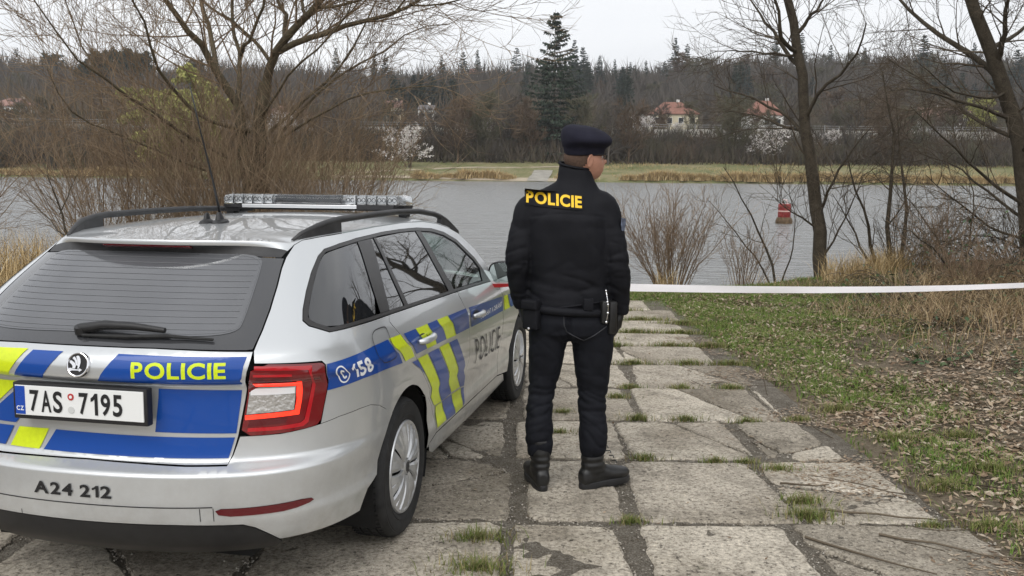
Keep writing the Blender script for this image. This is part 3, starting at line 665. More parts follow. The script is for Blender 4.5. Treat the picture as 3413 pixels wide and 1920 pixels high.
mesh('windscreen', np.vstack(ws), [(j*nu+i, j*nu+i+1, (j+1)*nu+i+1, (j+1)*nu+i) for j in range(12) for i in range(nu-1)], g_side, car, smooth=True)
bn = []
for j in range(16):
    t = j/15; y = 3.36+1.10*t; w_ = float(surf(uy(min(y, 4.3), .86-.10*t), .86-.10*t)[0])*(1-.10*t**3)
    bn.append(np.array([(a*w_*.985, y+.16*(1-abs(a)**2)*(1 if t > .5 else t*2), .985-.20*t**1.7-(.085-.03*t)*abs(a)**3) for a in sx]))
mesh('bonnet', np.vstack(bn), [(j*nu+i, j*nu+i+1, (j+1)*nu+i+1, (j+1)*nu+i) for j in range(15) for i in range(nu-1)], paint, car, smooth=True)

# inner shell, floor, wheel houses, seats
mb = MB(); zz = np.linspace(.24, .97, 12); uu = np.linspace(0, 5.5, 150)
for s in (1, -1):
    V = []; F = []
    for z in zz:
        p = surf(s*uu, uu*0+z); n_ = skin_normal(p); V += list(p-n_*.03)
    for j in range(len(zz)-1):
        for i in range(len(uu)-1):
            q = V[j*150+i]; zc_ = (zz[j]+zz[j+1])/2
            if any((q[1]-ay)**2+(zc_-.316)**2 < .43**2 or (abs(q[1]-ay) < .40 and zc_ < .33) for ay in AX): continue
            F.append((j*150+i, j*150+i+1, (j+1)*150+i+1, (j+1)*150+i))
    mb.add(V, F)
for ay in AX:
    for s in (1, -1):
        V = []; F = []
        for k in range(25):
            a = R(-25+230*k/24); V += [(s*.875, ay+.385*math.cos(a), .316+.385*math.sin(a)), (s*.58, ay+.385*math.cos(a), .316+.385*math.sin(a))]
        F = [(2*k, 2*k+1, 2*k+3, 2*k+2) for k in range(24)]; mb.add(V, F); n0 = 50
        mb.add([V[2*k+1] for k in range(25)], [tuple(range(25))])
mb.box((0, 2.6, .235), (1.4, 3.5, .05)); mb.box((0, .75, .9), (1.2, .9, .03)); mb.box((0, 1.0, .24), (1.1, 1.5, .10))
mb.build('body_shell', dark, car)
seatm = mat('dark seat fabric', (.03, .031, .033), .9)
for x in (-.38, .38):
    mb = MB(); mb.box((x, 2.30, .58), (.50, .50, .16), bev=.05); mb.box((x, 2.02, .86), (.48, .14, .62), Matrix.Rotation(R(14), 3, 'X'), bev=.05); mb.box((x, 1.93, 1.20), (.26, .10, .18), bev=.04); mb.build('seat', seatm, car, auto=40)
mb = MB(); mb.box((0, 1.55, .58), (1.3, .5, .16), bev=.05); mb.box((0, 1.28, .86), (1.3, .14, .60), Matrix.Rotation(R(14), 3, 'X'), bev=.05); mb.box((0, 3.1, .86), (1.4, .5, .18), bev=.06); mb.build('seat', seatm, car, auto=40)

# emblem, plate, wiper
def rear_disc(mb, cu, cz, r, off, n=40, r0=0):
    t = np.linspace(0, 2*math.pi, n, endpoint=False); p = surf(np.array([cu]), np.array([cz]))[0]; nn = Vector((0, -1, .22)).normalized(); up = Vector((0, .22, 1)).normalized()
    base = Vector(p)+nn*off; V = [base+Vector((1, 0, 0))*r*math.cos(a)+up*r*math.sin(a) for a in t]
    return base, up, nn
mb = MB(); base, up, nn = rear_disc(mb, .004, .943, .044, .004)
ME = Matrix((( 1, 0, 0), (0, up.y, nn.y), (0, up.z, nn.z))).to_4x4(); ME.translation = base; 
ring_ = [(.0365, 0.0), (.0385, .0045), (.0415, .0055), (.0445, .004), (.046, -.004), (.0365, -.004)]
emb = MB().lathe(ring_, 48, ME).build('badge', chrome, tailgate, auto=40); MB().lathe([(0, .001), (.0375, .001), (.0375, -.004)], 40, ME).build('badge_field', black_p, emb)
S_ = lambda pts: [((x-620)/440*.0365, -(y-720)/470*.0365) for x, y in pts]
mb = MB()
for pts in ([(530, 330), (620, 300), (690, 340), (750, 470), (765, 620), (735, 800), (700, 900), (640, 900), (650, 760), (600, 620), (610, 560)], [(360, 430), (400, 370), (460, 350), (540, 450), (610, 560), (640, 660), (640, 770), (560, 740), (470, 520), (400, 470)], [(240, 640), (235, 580), (280, 520), (400, 580), (500, 650), (560, 760), (520, 900), (390, 900), (400, 800), (340, 710)],
            [(200, 890), (330, 880), (420, 920), (560, 930), (720, 930), (740, 880), (870, 950), (740, 1040), (710, 985), (400, 990), (280, 1030), (200, 960)]):
    mb.prism(S_(pts), .0012, .0045, ME)
mb.build('winged_arrow', chrome, emb, auto=30)

pm = Matrix.Translation((0, .030, .803))
def PZ(x, z, y=0): return Vector((x, .036+y, .803+z))
plate = MB().box((0, .050, .800), (.545, .035, .137), bev=.006).build('number_plate', black_pl, tailgate, auto=40)
whitep = mat('plate white', (.74, .75, .74), .4); bluep = mat('plate blue', (.01, .06, .36), .4)
MB().box((0, .0305, .803), (.520, .005, .110), bev=.0015).build('plate_face', whitep, plate)
MB().box((-.2385, .0285, .803), (.040, .003, .104)).build('euro_band', bluep, plate)
def plate_text(body, x0, x1, z0, z1, m, bold, name='lettering'):
    X, Z, F = fit_text(body, x0, x1, z0, z1, bold); return mesh(name, np.stack([X, X*0+.0262, .803+Z], 1), F, m, plate)
for ch, x0, x1 in (('7', -.198, -.160), ('A', -.151, -.110), ('S', -.102, -.064), ('7', .004, .042), ('1', .052, .080), ('9', .092, .130), ('5', .140, .178)): plate_text(ch, x0, x1, -.040, .040, black_p, .022 if ch != '1' else .004)
plate_text('CZ', -.254, -.224, -.038, -.021, white_p, .02)
mb = MB()
for k in range(12):
    a = 2*math.pi*k/12; mb.box((-.2385+.011*math.cos(a), .0266, .825+.011*math.sin(a)), (.0022, .001, .0022))
mb.build('star_ring', mat('faded star blue', (.03, .10, .42), .5), plate)
def disc(x, z, r, y, m, nm):
    M = Matrix(((1, 0, 0, x), (0, 0, 1, y), (0, 1, 0, z), (0, 0, 0, 1))); MB().lathe([(0, 0), (r, 0), (r, .0025)], 24, M).build(nm, m, plate)
disc(-.029, .825, .0125, .0262, mat('sticker red', (.42, .03, .03), .5), 'sticker'); disc(-.029, .825, .006, .0256, whitep, 'sticker'); disc(-.029, .777, .013, .0262, mat('sticker grey', (.55, .56, .55), .5), 'sticker')

wp = MB(); W0 = lambda u, z, o: Vector(surf(u, z)+skin_normal(surf(u, z))*o)
wp.tube([W0(-.045, 1.045, .018), W0(.05, 1.052, .03), W0(.17, 1.050, .032), W0(.29, 1.044, .026)], [.020, .018, .014, .010], 10)
wp.tube([W0(-.045, 1.042, .004), W0(-.045, 1.046, .030)], [.026, .022], 12)
wiper = wp.build('rear_wiper', black_pl, car, auto=50)
MB().tube([W0(-.03, 1.030, .010), W0(.15, 1.030, .012), W0(.30, 1.034, .014), W0(.47, 1.027, .010)], [.006, .008, .008, .005], 6).build('wiper_blade', rubber, wiper)
# markings on the tailgate
def deco(name, poly, m, parent, off=.0026, dz=.008, du=.025, **k): return panel(name, poly, m, parent, off=off, gap=0, thick=0, dz=dz, du=du, **k)
for m_, pts in ((yellow, [(-.60, .975), (-.226, .986), (-.318, .885), (-.585, .882)]), (blue, [(-.202, .983), (-.073, .984), (-.160, .886), (-.289, .886)]), (blue, [(.150, .984), (.611, .977), (.588, .879), (.071, .888)]),
                (yellow, [(-.57, .850), (-.296, .857), (-.52, .69), (-.545, .69)]), (blue, [(-.274, .853), (-.283, .74), (-.325, .695), (-.50, .692)]), (blue, [(.283, .859), (.578, .852), (.553, .692), (.262, .697)]),
                (blue, [(-.545, .676), (-.336, .682), (-.381, .606), (-.52, .604)]), (yellow, [(-.308, .682), (-.170, .686), (-.213, .606), (-.353, .606)]), (blue, [(-.138, .685), (.548, .677), (.527, .602), (-.193, .606)])):
    deco('yellow_marking' if m_ is yellow else 'blue_marking', pts, m_, tailgate)
skin_text('police_lettering', 'POLICIE', .207, .543, .902, .960, yellow, tailgate, bold=.028, off=.0038)
# markings along the sides
side = [(blue, [(.921, .924), (1.25, .940), (1.405, .940), (1.520, .812), (1.30, .826), (1.10, .829), (.895, .819)], 'q'), (yellow, [(1.420, .941), (1.566, .937), (1.690, .810), (1.560, .812)], 'q'),
        (blue, [(1.612, .933), (1.778, .929), (1.888, .812), (1.722, .815)], 'r'), (yellow, [(1.783, .929), (1.962, .925), (2.052, .805), (1.890, .811)], 'r'), (blue, [(1.967, .925), (2.125, .922), (2.232, .800), (2.055, .805)], 'r'), (yellow, [(2.130, .921), (2.317, .916), (2.425, .790), (2.237, .799)], 'r'), (blue, [(2.324, .915), (2.690, .906), (2.722, .784), (2.432, .793)], 'r'),
        (blue, [(1.66, .788), (1.738, .785), (1.86, .69), (1.79, .73)], 'r'), (yellow, [(1.743, .789), (1.895, .784), (2.077, .632), (2.250, .483), (2.117, .492), (1.930, .640)], 'r'), (blue, [(1.913, .785), (2.084, .779), (2.262, .631), (2.440, .483), (2.258, .484), (2.085, .634)], 'r'), (yellow, [(2.103, .780), (2.275, .774), (2.450, .625), (2.625, .477), (2.447, .486), (2.275, .633)], 'r'), (blue, [(2.295, .772), (2.447, .767), (2.600, .63), (2.728, .515), (2.728, .462), (2.634, .474), (2.464, .622)], 'r'),
        (yellow, [(2.145, .484), (2.262, .476), (2.345, .358), (2.175, .358)], 'r'), (blue, [(2.271, .477), (2.449, .473), (2.530, .345), (2.354, .352)], 'r'), (yellow, [(2.455, .474), (2.650, .462), (2.690, .345), (2.538, .342)], 'r'), (blue, [(2.660, .460), (2.727, .455), (2.727, .36), (2.700, .345)], 'r'),
        (blue, [(2.748, .903), (3.20, .882), (3.605, .862), (3.628, .762), (3.2, .770), (2.765, .782)], 'f'), (yellow, [(3.66, .860), (3.78, .853), (3.86, .755), (3.68, .758)], 'w'), (blue, [(3.80, .852), (4.5, .815), (4.55, .74), (3.88, .754)], 'w')]
panels_ = {'q': [o for o in car.children if o.name.startswith('side_panel')], 'r': rd, 'f': fd, 'w': [o for o in car.children if o.name.startswith('front_wing')]}
for m_, pts, w in side:
    for s in (0, 1): deco('yellow_marking' if m_ is yellow else 'blue_marking', pts, m_, panels_[w][s], mirror=s == 1)
GAP = .20
skin_text('door_lettering', 'POLICIE', 2.935, 3.62, .548, .698, grey_p, fd[0], bold=-.006, slope=-.024, shear=-.085)
GAP = .085
skin_text('motto_lettering', 'POM\u00c1HAT A CHR\u00c1NIT', 3.00, 3.60, .797, .838, white_p, fd[0], bold=.012, slope=.0, shear=-.02, off=.004)
skin_text('emergency_number', '158', 1.040, 1.185, .838, .902, white_p, panels_['q'][0], bold=.035, slope=.008, off=.004)
mb = MB(); t = np.linspace(0, 2*math.pi, 41); cu, cz = .982, .871                     # telephone in a ring
ribbon(mb, np.c_[cu+.030*np.cos(t), cz+.034*np.sin(t)], .006, .004)
a = np.linspace(R(115), R(245), 12); ribbon(mb, np.c_[cu+.008+.016*np.cos(a), cz+.020*np.sin(a)], .007, .004)
for q in (1, -1): ribbon(mb, np.c_[np.linspace(cu+.000, cu+.012, 4), np.linspace(cz+q*.017, cz+q*.012, 4)], .009, .004)
mb.build('telephone_symbol', white_p, panels_['q'][0])
FLAP = smooth_poly([(1.236, .992), (1.36, .994), (1.412, .985), (1.436, .93), (1.448, .872), (1.43, .850), (1.30, .853), (1.272, .868), (1.256, .93)], 2)
mb = MB(); ribbon(mb, FLAP+FLAP[:1], .004, .0042); mb.build('fuel_flap', trimb, panels_['q'][0])

def handle(u0, u1, z, par, s):
    mb = MB(); P = []; uu = np.linspace(u0, u1, 9)
    for i, u in enumerate(uu):
        p = surf(s*u, z+.004*math.sin(i/8*3.14)); P.append(Vector(p+skin_normal(p)*(.012+.030*math.sin(math.pi*(i/8))**.6)))
    mb.tube(P, [.010, .0145, .016, .0165, .017, .0175, .0185, .018, .012], 10); mb.build('door_handle', paint, par, smooth=True)
    mb = MB(); p = surf(np.array([s*(u0+u1)/2]), np.array([z]))[0]; t = np.linspace(0, 2*math.pi, 20, endpoint=False)
    pp = surf(s*((u0+u1)/2+.072*np.cos(t)), z-.004+.030*np.sin(t)); pp = pp+skin_normal(pp)*.0032; mb.add(pp, [tuple(range(20))]); mb.build('handle_recess', trimb, par)
for s in (1, -1):
    handle(1.735, 1.945, .872, rd[0 if s > 0 else 1], s); handle(2.775, 2.965, .846, fd[0 if s > 0 else 1], s)

# wheels
def wheel(x, y):
    s = 1 if x > 0 else -1
    M = Matrix.Translation((x, y, .316)) @ Matrix.Rotation(s*math.pi/2, 4, 'Y')        # local z points outwards
    w = bpy.data.objects.new('wheel', None); link(w, car)
    prof = [(.205, -.18), (.25, -.19), (.292, -.185), (.310, -.168), (.315, -.14)]
    for g in (-.135, -.098, -.060): prof += [(.316, g), (.308, g+.002), (.308, g+.009), (.316, g+.011)]
    prof += [(.315, -.022), (.309, -.008), (.297, .004), (.292, .004), (.290, .0065), (.262, .009), (.240, .006), (.238, .0085), (.222, .004), (.206, -.010)]
    MB().lathe(prof, 72, M).build('tyre', rubber, w, auto=35)
    mb = MB()                                                      # cut tread blocks as sipes
    for k in range(72):
        a = 2*math.pi*k/72; 
        for hx in (-.155, -.117, -.078, -.040): mb.box(M @ Vector((.3145*math.cos(a), .3145*math.sin(a), hx)), (.028, .005, .006), (M.to_3x3() @ Matrix.Rotation(a, 3, 'Z') @ Matrix.Rotation(R(90), 3, 'Y') @ Matrix.Rotation(R(12), 3, 'Z')).to_3x3())
    mb.build('tread_sipes', dark, w)
    MB().lathe([(.0, -.045), (.205, -.05), (.207, -.012)], 48, M).build('rim', dark, w, auto=30)
    hub = MB().lathe([(.206, -.012), (.212, -.002), (.208, .006), (.196, .007), (.190, .001), (.190, -.02)], 64, M).build('hubcap', hubm, w, auto=30)
    for k in range(10):                                            # ten paired blades with slots between
        a0 = 2*math.pi*k/10
        for da, wd in ((-.115, .0), (.115, .0)):
            mb = MB(); V = []; n = 7
            for i in range(n):
                t = i/(n-1); r = .040+(.196-.040)*t; aw = (.010+.020*t**.9)/1.0; ac = a0+da*(.35+.85*t)*1.0-.10*t
                h = .015-.006*t+.010*math.sin(math.pi*t)
                for q, hh in ((-1, h-.010), (-.75, h), (.35, h+.003), (1, h-.008)):
                    px = r*math.cos(ac)-q*aw*math.sin(ac)*1.0; py = r*math.sin(ac)+q*aw*math.cos(ac); V.append(M @ Vector((px, py, hh-.006)))
            F = [(i*4+j, i*4+j+1, (i+1)*4+j+1, (i+1)*4+j) for i in range(n-1) for j in range(3)]
            mb.add(V, F); mb.build('spoke', hubm, w if False else hub, smooth=False)
    MB().lathe([(0, .014), (.026, .013), (.034, .008), (.046, .004), (.050, -.004)], 32, M).build('hub_centre', hubm, hub, auto=30)
    MB().lathe([(0, .0165), (.022, .0160), (.024, .011)], 24, M).build('centre_badge', grey_pl, hub)
    return w
for x in (.885, -.885):
    for y in AX: wheel(x, y)

# roof rails, light bar, aerials, mirrors
for s in (1, -1):
    mb = MB(); P = []; N_ = []; ys = np.r_[np.linspace(.70, 1.12, 9), np.linspace(1.3, 2.3, 9), np.linspace(2.42, 2.78, 8)]
    for y in ys:
        t = min(1, max(0, (y-.70)/.36)); t2 = min(1, max(0, (2.78-y)/.34)); k = math.sin(math.pi/2*min(t, 1))**.8*math.sin(math.pi/2*min(t2, 1))**.8
        ye = np.interp(y, re_p[:, 1], re_p[:, 2]); we = np.interp(y, re_p[:, 1], re_p[:, 0]); P.append((s*(we-.025), y, ye+.008+.050*k))
    rr = [.008+.0075*min(1, i/3, (len(ys)-1-i)/3) for i in range(len(ys))]
    rail = mb.tube(P, rr, 12).build('roof_rail', grey_pl, car, smooth=True)
    for y0, y1 in ((.72, 1.02), (2.50, 2.76)):                      # solid feet under the ends
        mb = MB(); V = []; yy = np.linspace(y0, y1, 8)
        for y in yy:
            i = np.interp(y, ys, range(len(ys))); c = np.array(P[int(i)])*(1-i % 1)+np.array(P[min(int(i)+1, len(P)-1)])*(i % 1)
            zr = float(np.interp(y, re_p[:, 1], re_p[:, 2]))+.006
            V += [(c[0]-.014, y, c[2]), (c[0]+.014, y, c[2]), (c[0]+.016, y, zr-.012), (c[0]-.016, y, zr+.004)]
        F = [(4*i+j, 4*i+(j+1) % 4, 4*i+4+(j+1) % 4, 4*i+4+j) for i in range(7) for j in range(4)]+[(3, 2, 1, 0), (28, 29, 30, 31)]
        mb.add(V, F).build('rail_foot', grey_pl, rail)
lb = bpy.data.objects.new('light_bar', None); link(lb, car); LY, LZ = 2.17, 1.457
cleardome = mat('clear dome', (.9, .92, .93), .03, trans=1, ior=1.25, spec=.5)
ledm = mat('light module', (.60, .61, .62), .25, metal=.7); ledd = mat('dark module face', (.04, .042, .046), .2, coat=1)
def rrect(hx, hy, r, n=6):
    out = []
    for cx, cy, a0 in ((hx-r, hy-r, 0), (-hx+r, hy-r, 90), (-hx+r, -hy+r, 180), (hx-r, -hy+r, 270)):
        out += [(cx+r*math.cos(R(a0+90*k/n)), cy+r*math.sin(R(a0+90*k/n))) for k in range(n+1)]
    return out
def stack(name, rings, m, parent, c):
    V = []; n = len(rings[0][0])
    for P2, h in rings: V += [(c[0]+x, c[1]+y, c[2]+h) for x, y in P2]
    F = [(j*n+i, j*n+(i+1) % n, (j+1)*n+(i+1) % n, (j+1)*n+i) for j in range(len(rings)-1) for i in range(n)]+[tuple(range(n))[::-1], tuple((len(rings)-1)*n+i for i in range(n))]
    return MB().add(V, F).build(name, m, parent, auto=50)
c0 = (0, LY, LZ)
base_ = stack('base', [(rrect(.545, .135, .06), 0), (rrect(.548, .138, .06), .018)], black_pl, lb, c0)
MB().box((-.005, LY-.139, LZ+.010), (.80, .012, .020), bev=.003).build('front_strip', alum, lb)
MB().box((.02, LY, LZ-.006), (.94, .20, .012)).build('mounting_beam', black_pl, lb)
def tube_ring(hx, hy): return rrect(hx, hy, .055)
stack('dome', [(tube_ring(.545, .135), .0185), (tube_ring(.545, .135), .052), (tube_ring(.538, .128), .068), (tube_ring(.515, .105), .076)], cleardome, lb, c0)
mods = bpy.data.objects.new('module', None)
bpy.data.objects.remove(mods)
mb = MB(); mb.box((-.01, LY-.095, LZ+.047), (.40, .04, .040), bev=.004); mb.build('dark_panel', ledd, lb)
MB().box((0, LY-.02, LZ+.032), (1.0, .08, .025), bev=.004).build('circuit_tray', ledm, lb)
for x in (-.50, -.44, -.38, -.32, -.255, .245, .31, .37, .43, .49):
    md = MB().box((x, LY-.092, LZ+.046), (.052, .045, .044), bev=.004).build('lamp_module', ledm, lb, auto=40)
    mb = MB()
    for q in (-.013, .013):
        M = Matrix(((1, 0, 0, x+q), (0, 0, -1, LY-.1155), (0, 1, 0, LZ+.047), (0, 0, 0, 1))); mb.lathe([(0, -.004), (.006, -.003), (.0105, .001), (.012, .002)], 12, M)
    mb.build('lens', ledd, md)
for x in (-.285, .275): MB().box((x, LY-.10, LZ+.048), (.008, .06, .055)).build('divider', cleardome if False else ledm, lb)
for s in (1, -1): MB().box((s*.50, LY, LZ-.012), (.10, .16, .030), bev=.008).box((s*.53, LY-.02, LZ-.030), (.05, .07, .035), bev=.008).build('foot', black_pl, lb)
MB().box((.40, LY-.139, LZ+.009), (.22, .014, .026), bev=.003).build('end_cover', black_pl, lb)
ant = bpy.data.objects.new('aerial', None); link(ant, car)
zc = lambda y: float(ZC(y))
fin = MB(); fin.lathe([(0, .001), (.045, .001), (.040, .014), (.022, .022), (.012, .05), (.009, .055), (0, .056)], 16, Matrix.Translation((.015, 1.03, zc(1.03)-.004)) @ Matrix.Rotation(R(8), 4, 'X') @ Matrix.Diagonal((.8, 1.25, 1.0, 1)))
fin.build('base', black_pl, ant, auto=40)
MB().tube([(.015, 1.03, zc(1.03)+.045), (.008, .985, zc(1.03)+.20), (-.004, .92, zc(1.03)+.40), (-.016, .86, zc(1.03)+.60)], [.0065, .0048, .0035, .0030], 8).build('whip', black_pl, ant, smooth=True)
ant2 = bpy.data.objects.new('aerial', None); link(ant2, car)
MB().lathe([(0, .001), (.042, .001), (.036, .014), (.018, .024), (.010, .052), (0, .056)], 16, Matrix.Translation((-.045, 1.02, zc(1.02)-.004)) @ Matrix.Diagonal((.75, 1.3, .95, 1))).build('base', black_pl, ant2, auto=40)
mir = []
for s in (1, -1):
    M = Matrix.Translation((s*.945, 2.97, 1.020)) @ Matrix.Rotation(s*R(-4), 4, 'Z')
    mo = bpy.data.objects.new('wing_mirror', None); link(mo, car); mir.append(mo)
    out = [(-.108*s, -.062), (-.110*s, .03), (-.085*s, .075), (-.02*s, .088), (.07*s, .080), (.112*s, .045), (.110*s, -.035), (.085*s, -.070), (-.06*s, -.078)]
    out = smooth_poly(out, 2); V = []; k = len(out)
    for sc, dy in ((.93, -.045), (1.0, -.030), (1.0, .02), (.92, .07), (.70, .105), (.3, .12)): V += [M @ Vector((x*sc, dy, z*sc)) for x, z in out]
    F = [(j*k+i, j*k+(i+1) % k, (j+1)*k+(i+1) % k, (j+1)*k+i) for j in range(5) for i in range(k)]+[tuple(range(5*k, 6*k))]
    MB().add(V, F).build('housing', black_pl, mo, auto=50)
    MB().add([M @ Vector((x*.90, -.032, z*.90)) for x, z in out], [tuple(range(k))]).build('mirror_glass', mirror_m, mo)
    MB().tube([M @ Vector((-.06*s, .02, -.06)), M @ Vector((-.13*s, .02, -.055))], [.030, .034], 8, ((0, 0, 1), .6)).build('arm', black_pl, mo, smooth=True)
# ------------------------------------------------------------------ trees and plants
bark_near = colmix('willow bark', [(.3, (.050, .040, .028)), (.5, (.12, .098, .066)), (.68, (.16, .145, .09)), (.85, (.22, .195, .145))], 7, scale2=(50, .4), bump=(45, .8, .02))
bark_dark = colmix('dark bark', [(.3, (.030, .024, .018)), (.5, (.070, .058, .042)), (.75, (.12, .105, .08))], 9, scale2=(60, .4), bump=(50, .8, .02))
twig_br = islandmix('brown twigs', [(.13, .092, .062), (.22, .16, .105), (.31, .235, .155), (.17, .12, .078), (.28, .205, .13)])
twig_dk = islandmix('dark twigs', [(.055, .043, .032), (.095, .075, .052), (.13, .105, .075)])
twig_red = islandmix('tan twigs', [(.14, .095, .062), (.25, .18, .12), (.19, .13, .085), (.32, .24, .16)])
far_tw = [islandmix('far twigs '+k, c) for k, c in (('grey', [(.065, .056, .047), (.11, .095, .08), (.085, .073, .06)]), ('brown', [(.085, .058, .038), (.135, .096, .064), (.11, .078, .05)]), ('olive', [(.08, .075, .045), (.12, .112, .07), (.10, .09, .055)]))]
needles = islandmix('spruce needles', [(.018, .028, .018), (.035, .05, .032), (.028, .042, .03), (.05, .065, .042)])
needles_b = islandmix('bluish needles', [(.022, .034, .03), (.04, .058, .05), (.032, .046, .042)])
fresh = islandmix('fresh willow leaves', [(.30, .31, .08), (.38, .38, .12), (.23, .24, .07), (.33, .32, .12)])
blossom = islandmix('white blossom', [(.62, .60, .56), (.74, .72, .68), (.52, .46, .43), (.70, .66, .66)])
straw = islandmix('dry straw', [(.34, .24, .11), (.47, .35, .18), (.56, .44, .25), (.25, .17, .08), (.42, .30, .14)])
green_bl = islandmix('grass blades', [(.07, .13, .022), (.13, .21, .04), (.095, .165, .028), (.18, .23, .06), (.24, .22, .09)])
tuft_bl = islandmix('tuft blades', [(.075, .12, .025), (.15, .185, .045), (.11, .15, .035), (.21, .21, .075), (.30, .25, .13), (.17, .13, .07)])
leaf_dead = islandmix('dead leaves', [(.11, .072, .045), (.22, .155, .10), (.36, .285, .20), (.15, .095, .06), (.48, .41, .32), (.27, .195, .13)])
leaf_gr = islandmix('bramble leaves', [(.025, .055, .018), (.045, .085, .025), (.035, .065, .03), (.07, .11, .03)], rough=.45, spec=.4)

def tubes(lines, sides=4):
    """many polylines [(points n x 3, radii n)] as one set of vertices and quads"""
    groups = {}
    for P, r in lines: groups.setdefault(len(P), []).append((P, r))
    Vs = []; Fs = []; n0 = 0
    for n, g in groups.items():
        P = np.array([a for a, _ in g], float); r = np.array([b for _, b in g], float); m = len(g)
        T = np.gradient(P, axis=1); T /= np.maximum(np.linalg.norm(T, axis=2, keepdims=True), 1e-9)
        ref = np.where(np.abs(T[:, :1, 2:3]) > .8, np.array([[[1., 0, 0]]]), np.array([[[0, 0, 1.]]]))
        A = np.cross(T, np.broadcast_to(ref, T.shape)); A /= np.maximum(np.linalg.norm(A, axis=2, keepdims=True), 1e-9); B = np.cross(T, A)
        t = 2*np.pi*np.arange(sides)/sides
        V = P[:, :, None]+r[:, :, None, None]*(A[:, :, None]*np.cos(t)[:, None]+B[:, :, None]*np.sin(t)[:, None])
        i = np.arange(m*n*sides).reshape(m, n, sides); j = np.roll(i, -1, 2)
        F = np.stack([i[:, :-1], j[:, :-1], j[:, 1:], i[:, 1:]], -1).reshape(-1, 4)
        Vs.append(V.reshape(-1, 3)); Fs.append(F+n0); n0 += m*n*sides
    return np.vstack(Vs), np.vstack(Fs)
def branch(rs, p, d, length, r0, n=6, wig=.12, up=.0, tip=.25):
    P = [np.array(p, float)]; d = np.array(d, float); d /= np.linalg.norm(d); st = length/(n-1)
    for _ in range(n-1):
        d = d+rs.normal(0, wig, 3)+np.array([0, 0, up]); d /= np.linalg.norm(d); P.append(P[-1]+d*st)
    return np.array(P), r0*np.linspace(1, tip, n)
def sprout(rs, line, count, lr, ratio, ang, n=6, wig=.12, up=.05, t0=.25, tip=.3, rr=.6, taper=.5):
    """side branches along a line"""
    P, r = line; out = []; m = len(P)
    for k in range(count):
        t = t0+(1-t0)*(k+rs.random())/count; f = t*(m-1); i = min(int(f), m-2); s = f-i
        p = P[i]*(1-s)+P[i+1]*s; d = P[i+1]-P[i]; d = d/max(np.linalg.norm(d), 1e-9)
        q = rs.normal(0, 1, 3); q -= d*q.dot(d); q /= np.linalg.norm(q); a = R(ang)*rs.uniform(.6, 1.3)
        rad = (r[i]*(1-s)+r[i+1]*s)*rr*rs.uniform(.7, 1.1)
        out.append(branch(rs, p, d*math.cos(a)+q*math.sin(a), lr*rs.uniform(.65, 1.25)*(1-taper*t), max(rad, ratio), n, wig, up, tip))
    return out
def plant(label, cat, name, wood, twigs, mw, mt, group=None, sides=(7, 3), wname='trunk', tname='crown', loc=None):
    """a tree or shrub: heavy wood and fine twigs as two parts, placed at its base"""
    base = loc if loc is not None else wood[0][0][0]
    o = thing(name, label, cat, base, 0, group); off = np.array(base)
    for nm, ls, mm, sd in ((wname, wood, mw, sides[0]), (tname, twigs, mt, sides[1])):
        if ls:
            V, F = tubes(ls, sd); mesh(nm, V-off, F, mm, o, smooth=True)
    return o
def limb(pts, r0, r1, Y=None, n=9):
    """limb through traced points (dx, dy, Y)"""
    P = np.array([at(*p) for p in pts]); s = np.r_[0, np.cumsum(np.linalg.norm(np.diff(P, axis=0), axis=1))]; q = np.linspace(0, s[-1], n)
    Pq = np.stack([pchip(s, P[:, k])(q) for k in range(3)], 1); j = np.random.default_rng(int(abs(pts[0][0]*7+pts[-1][1]))).normal(0, .012, Pq.shape); j[0] = 0
    return Pq+j, np.linspace(r0, r1, n)

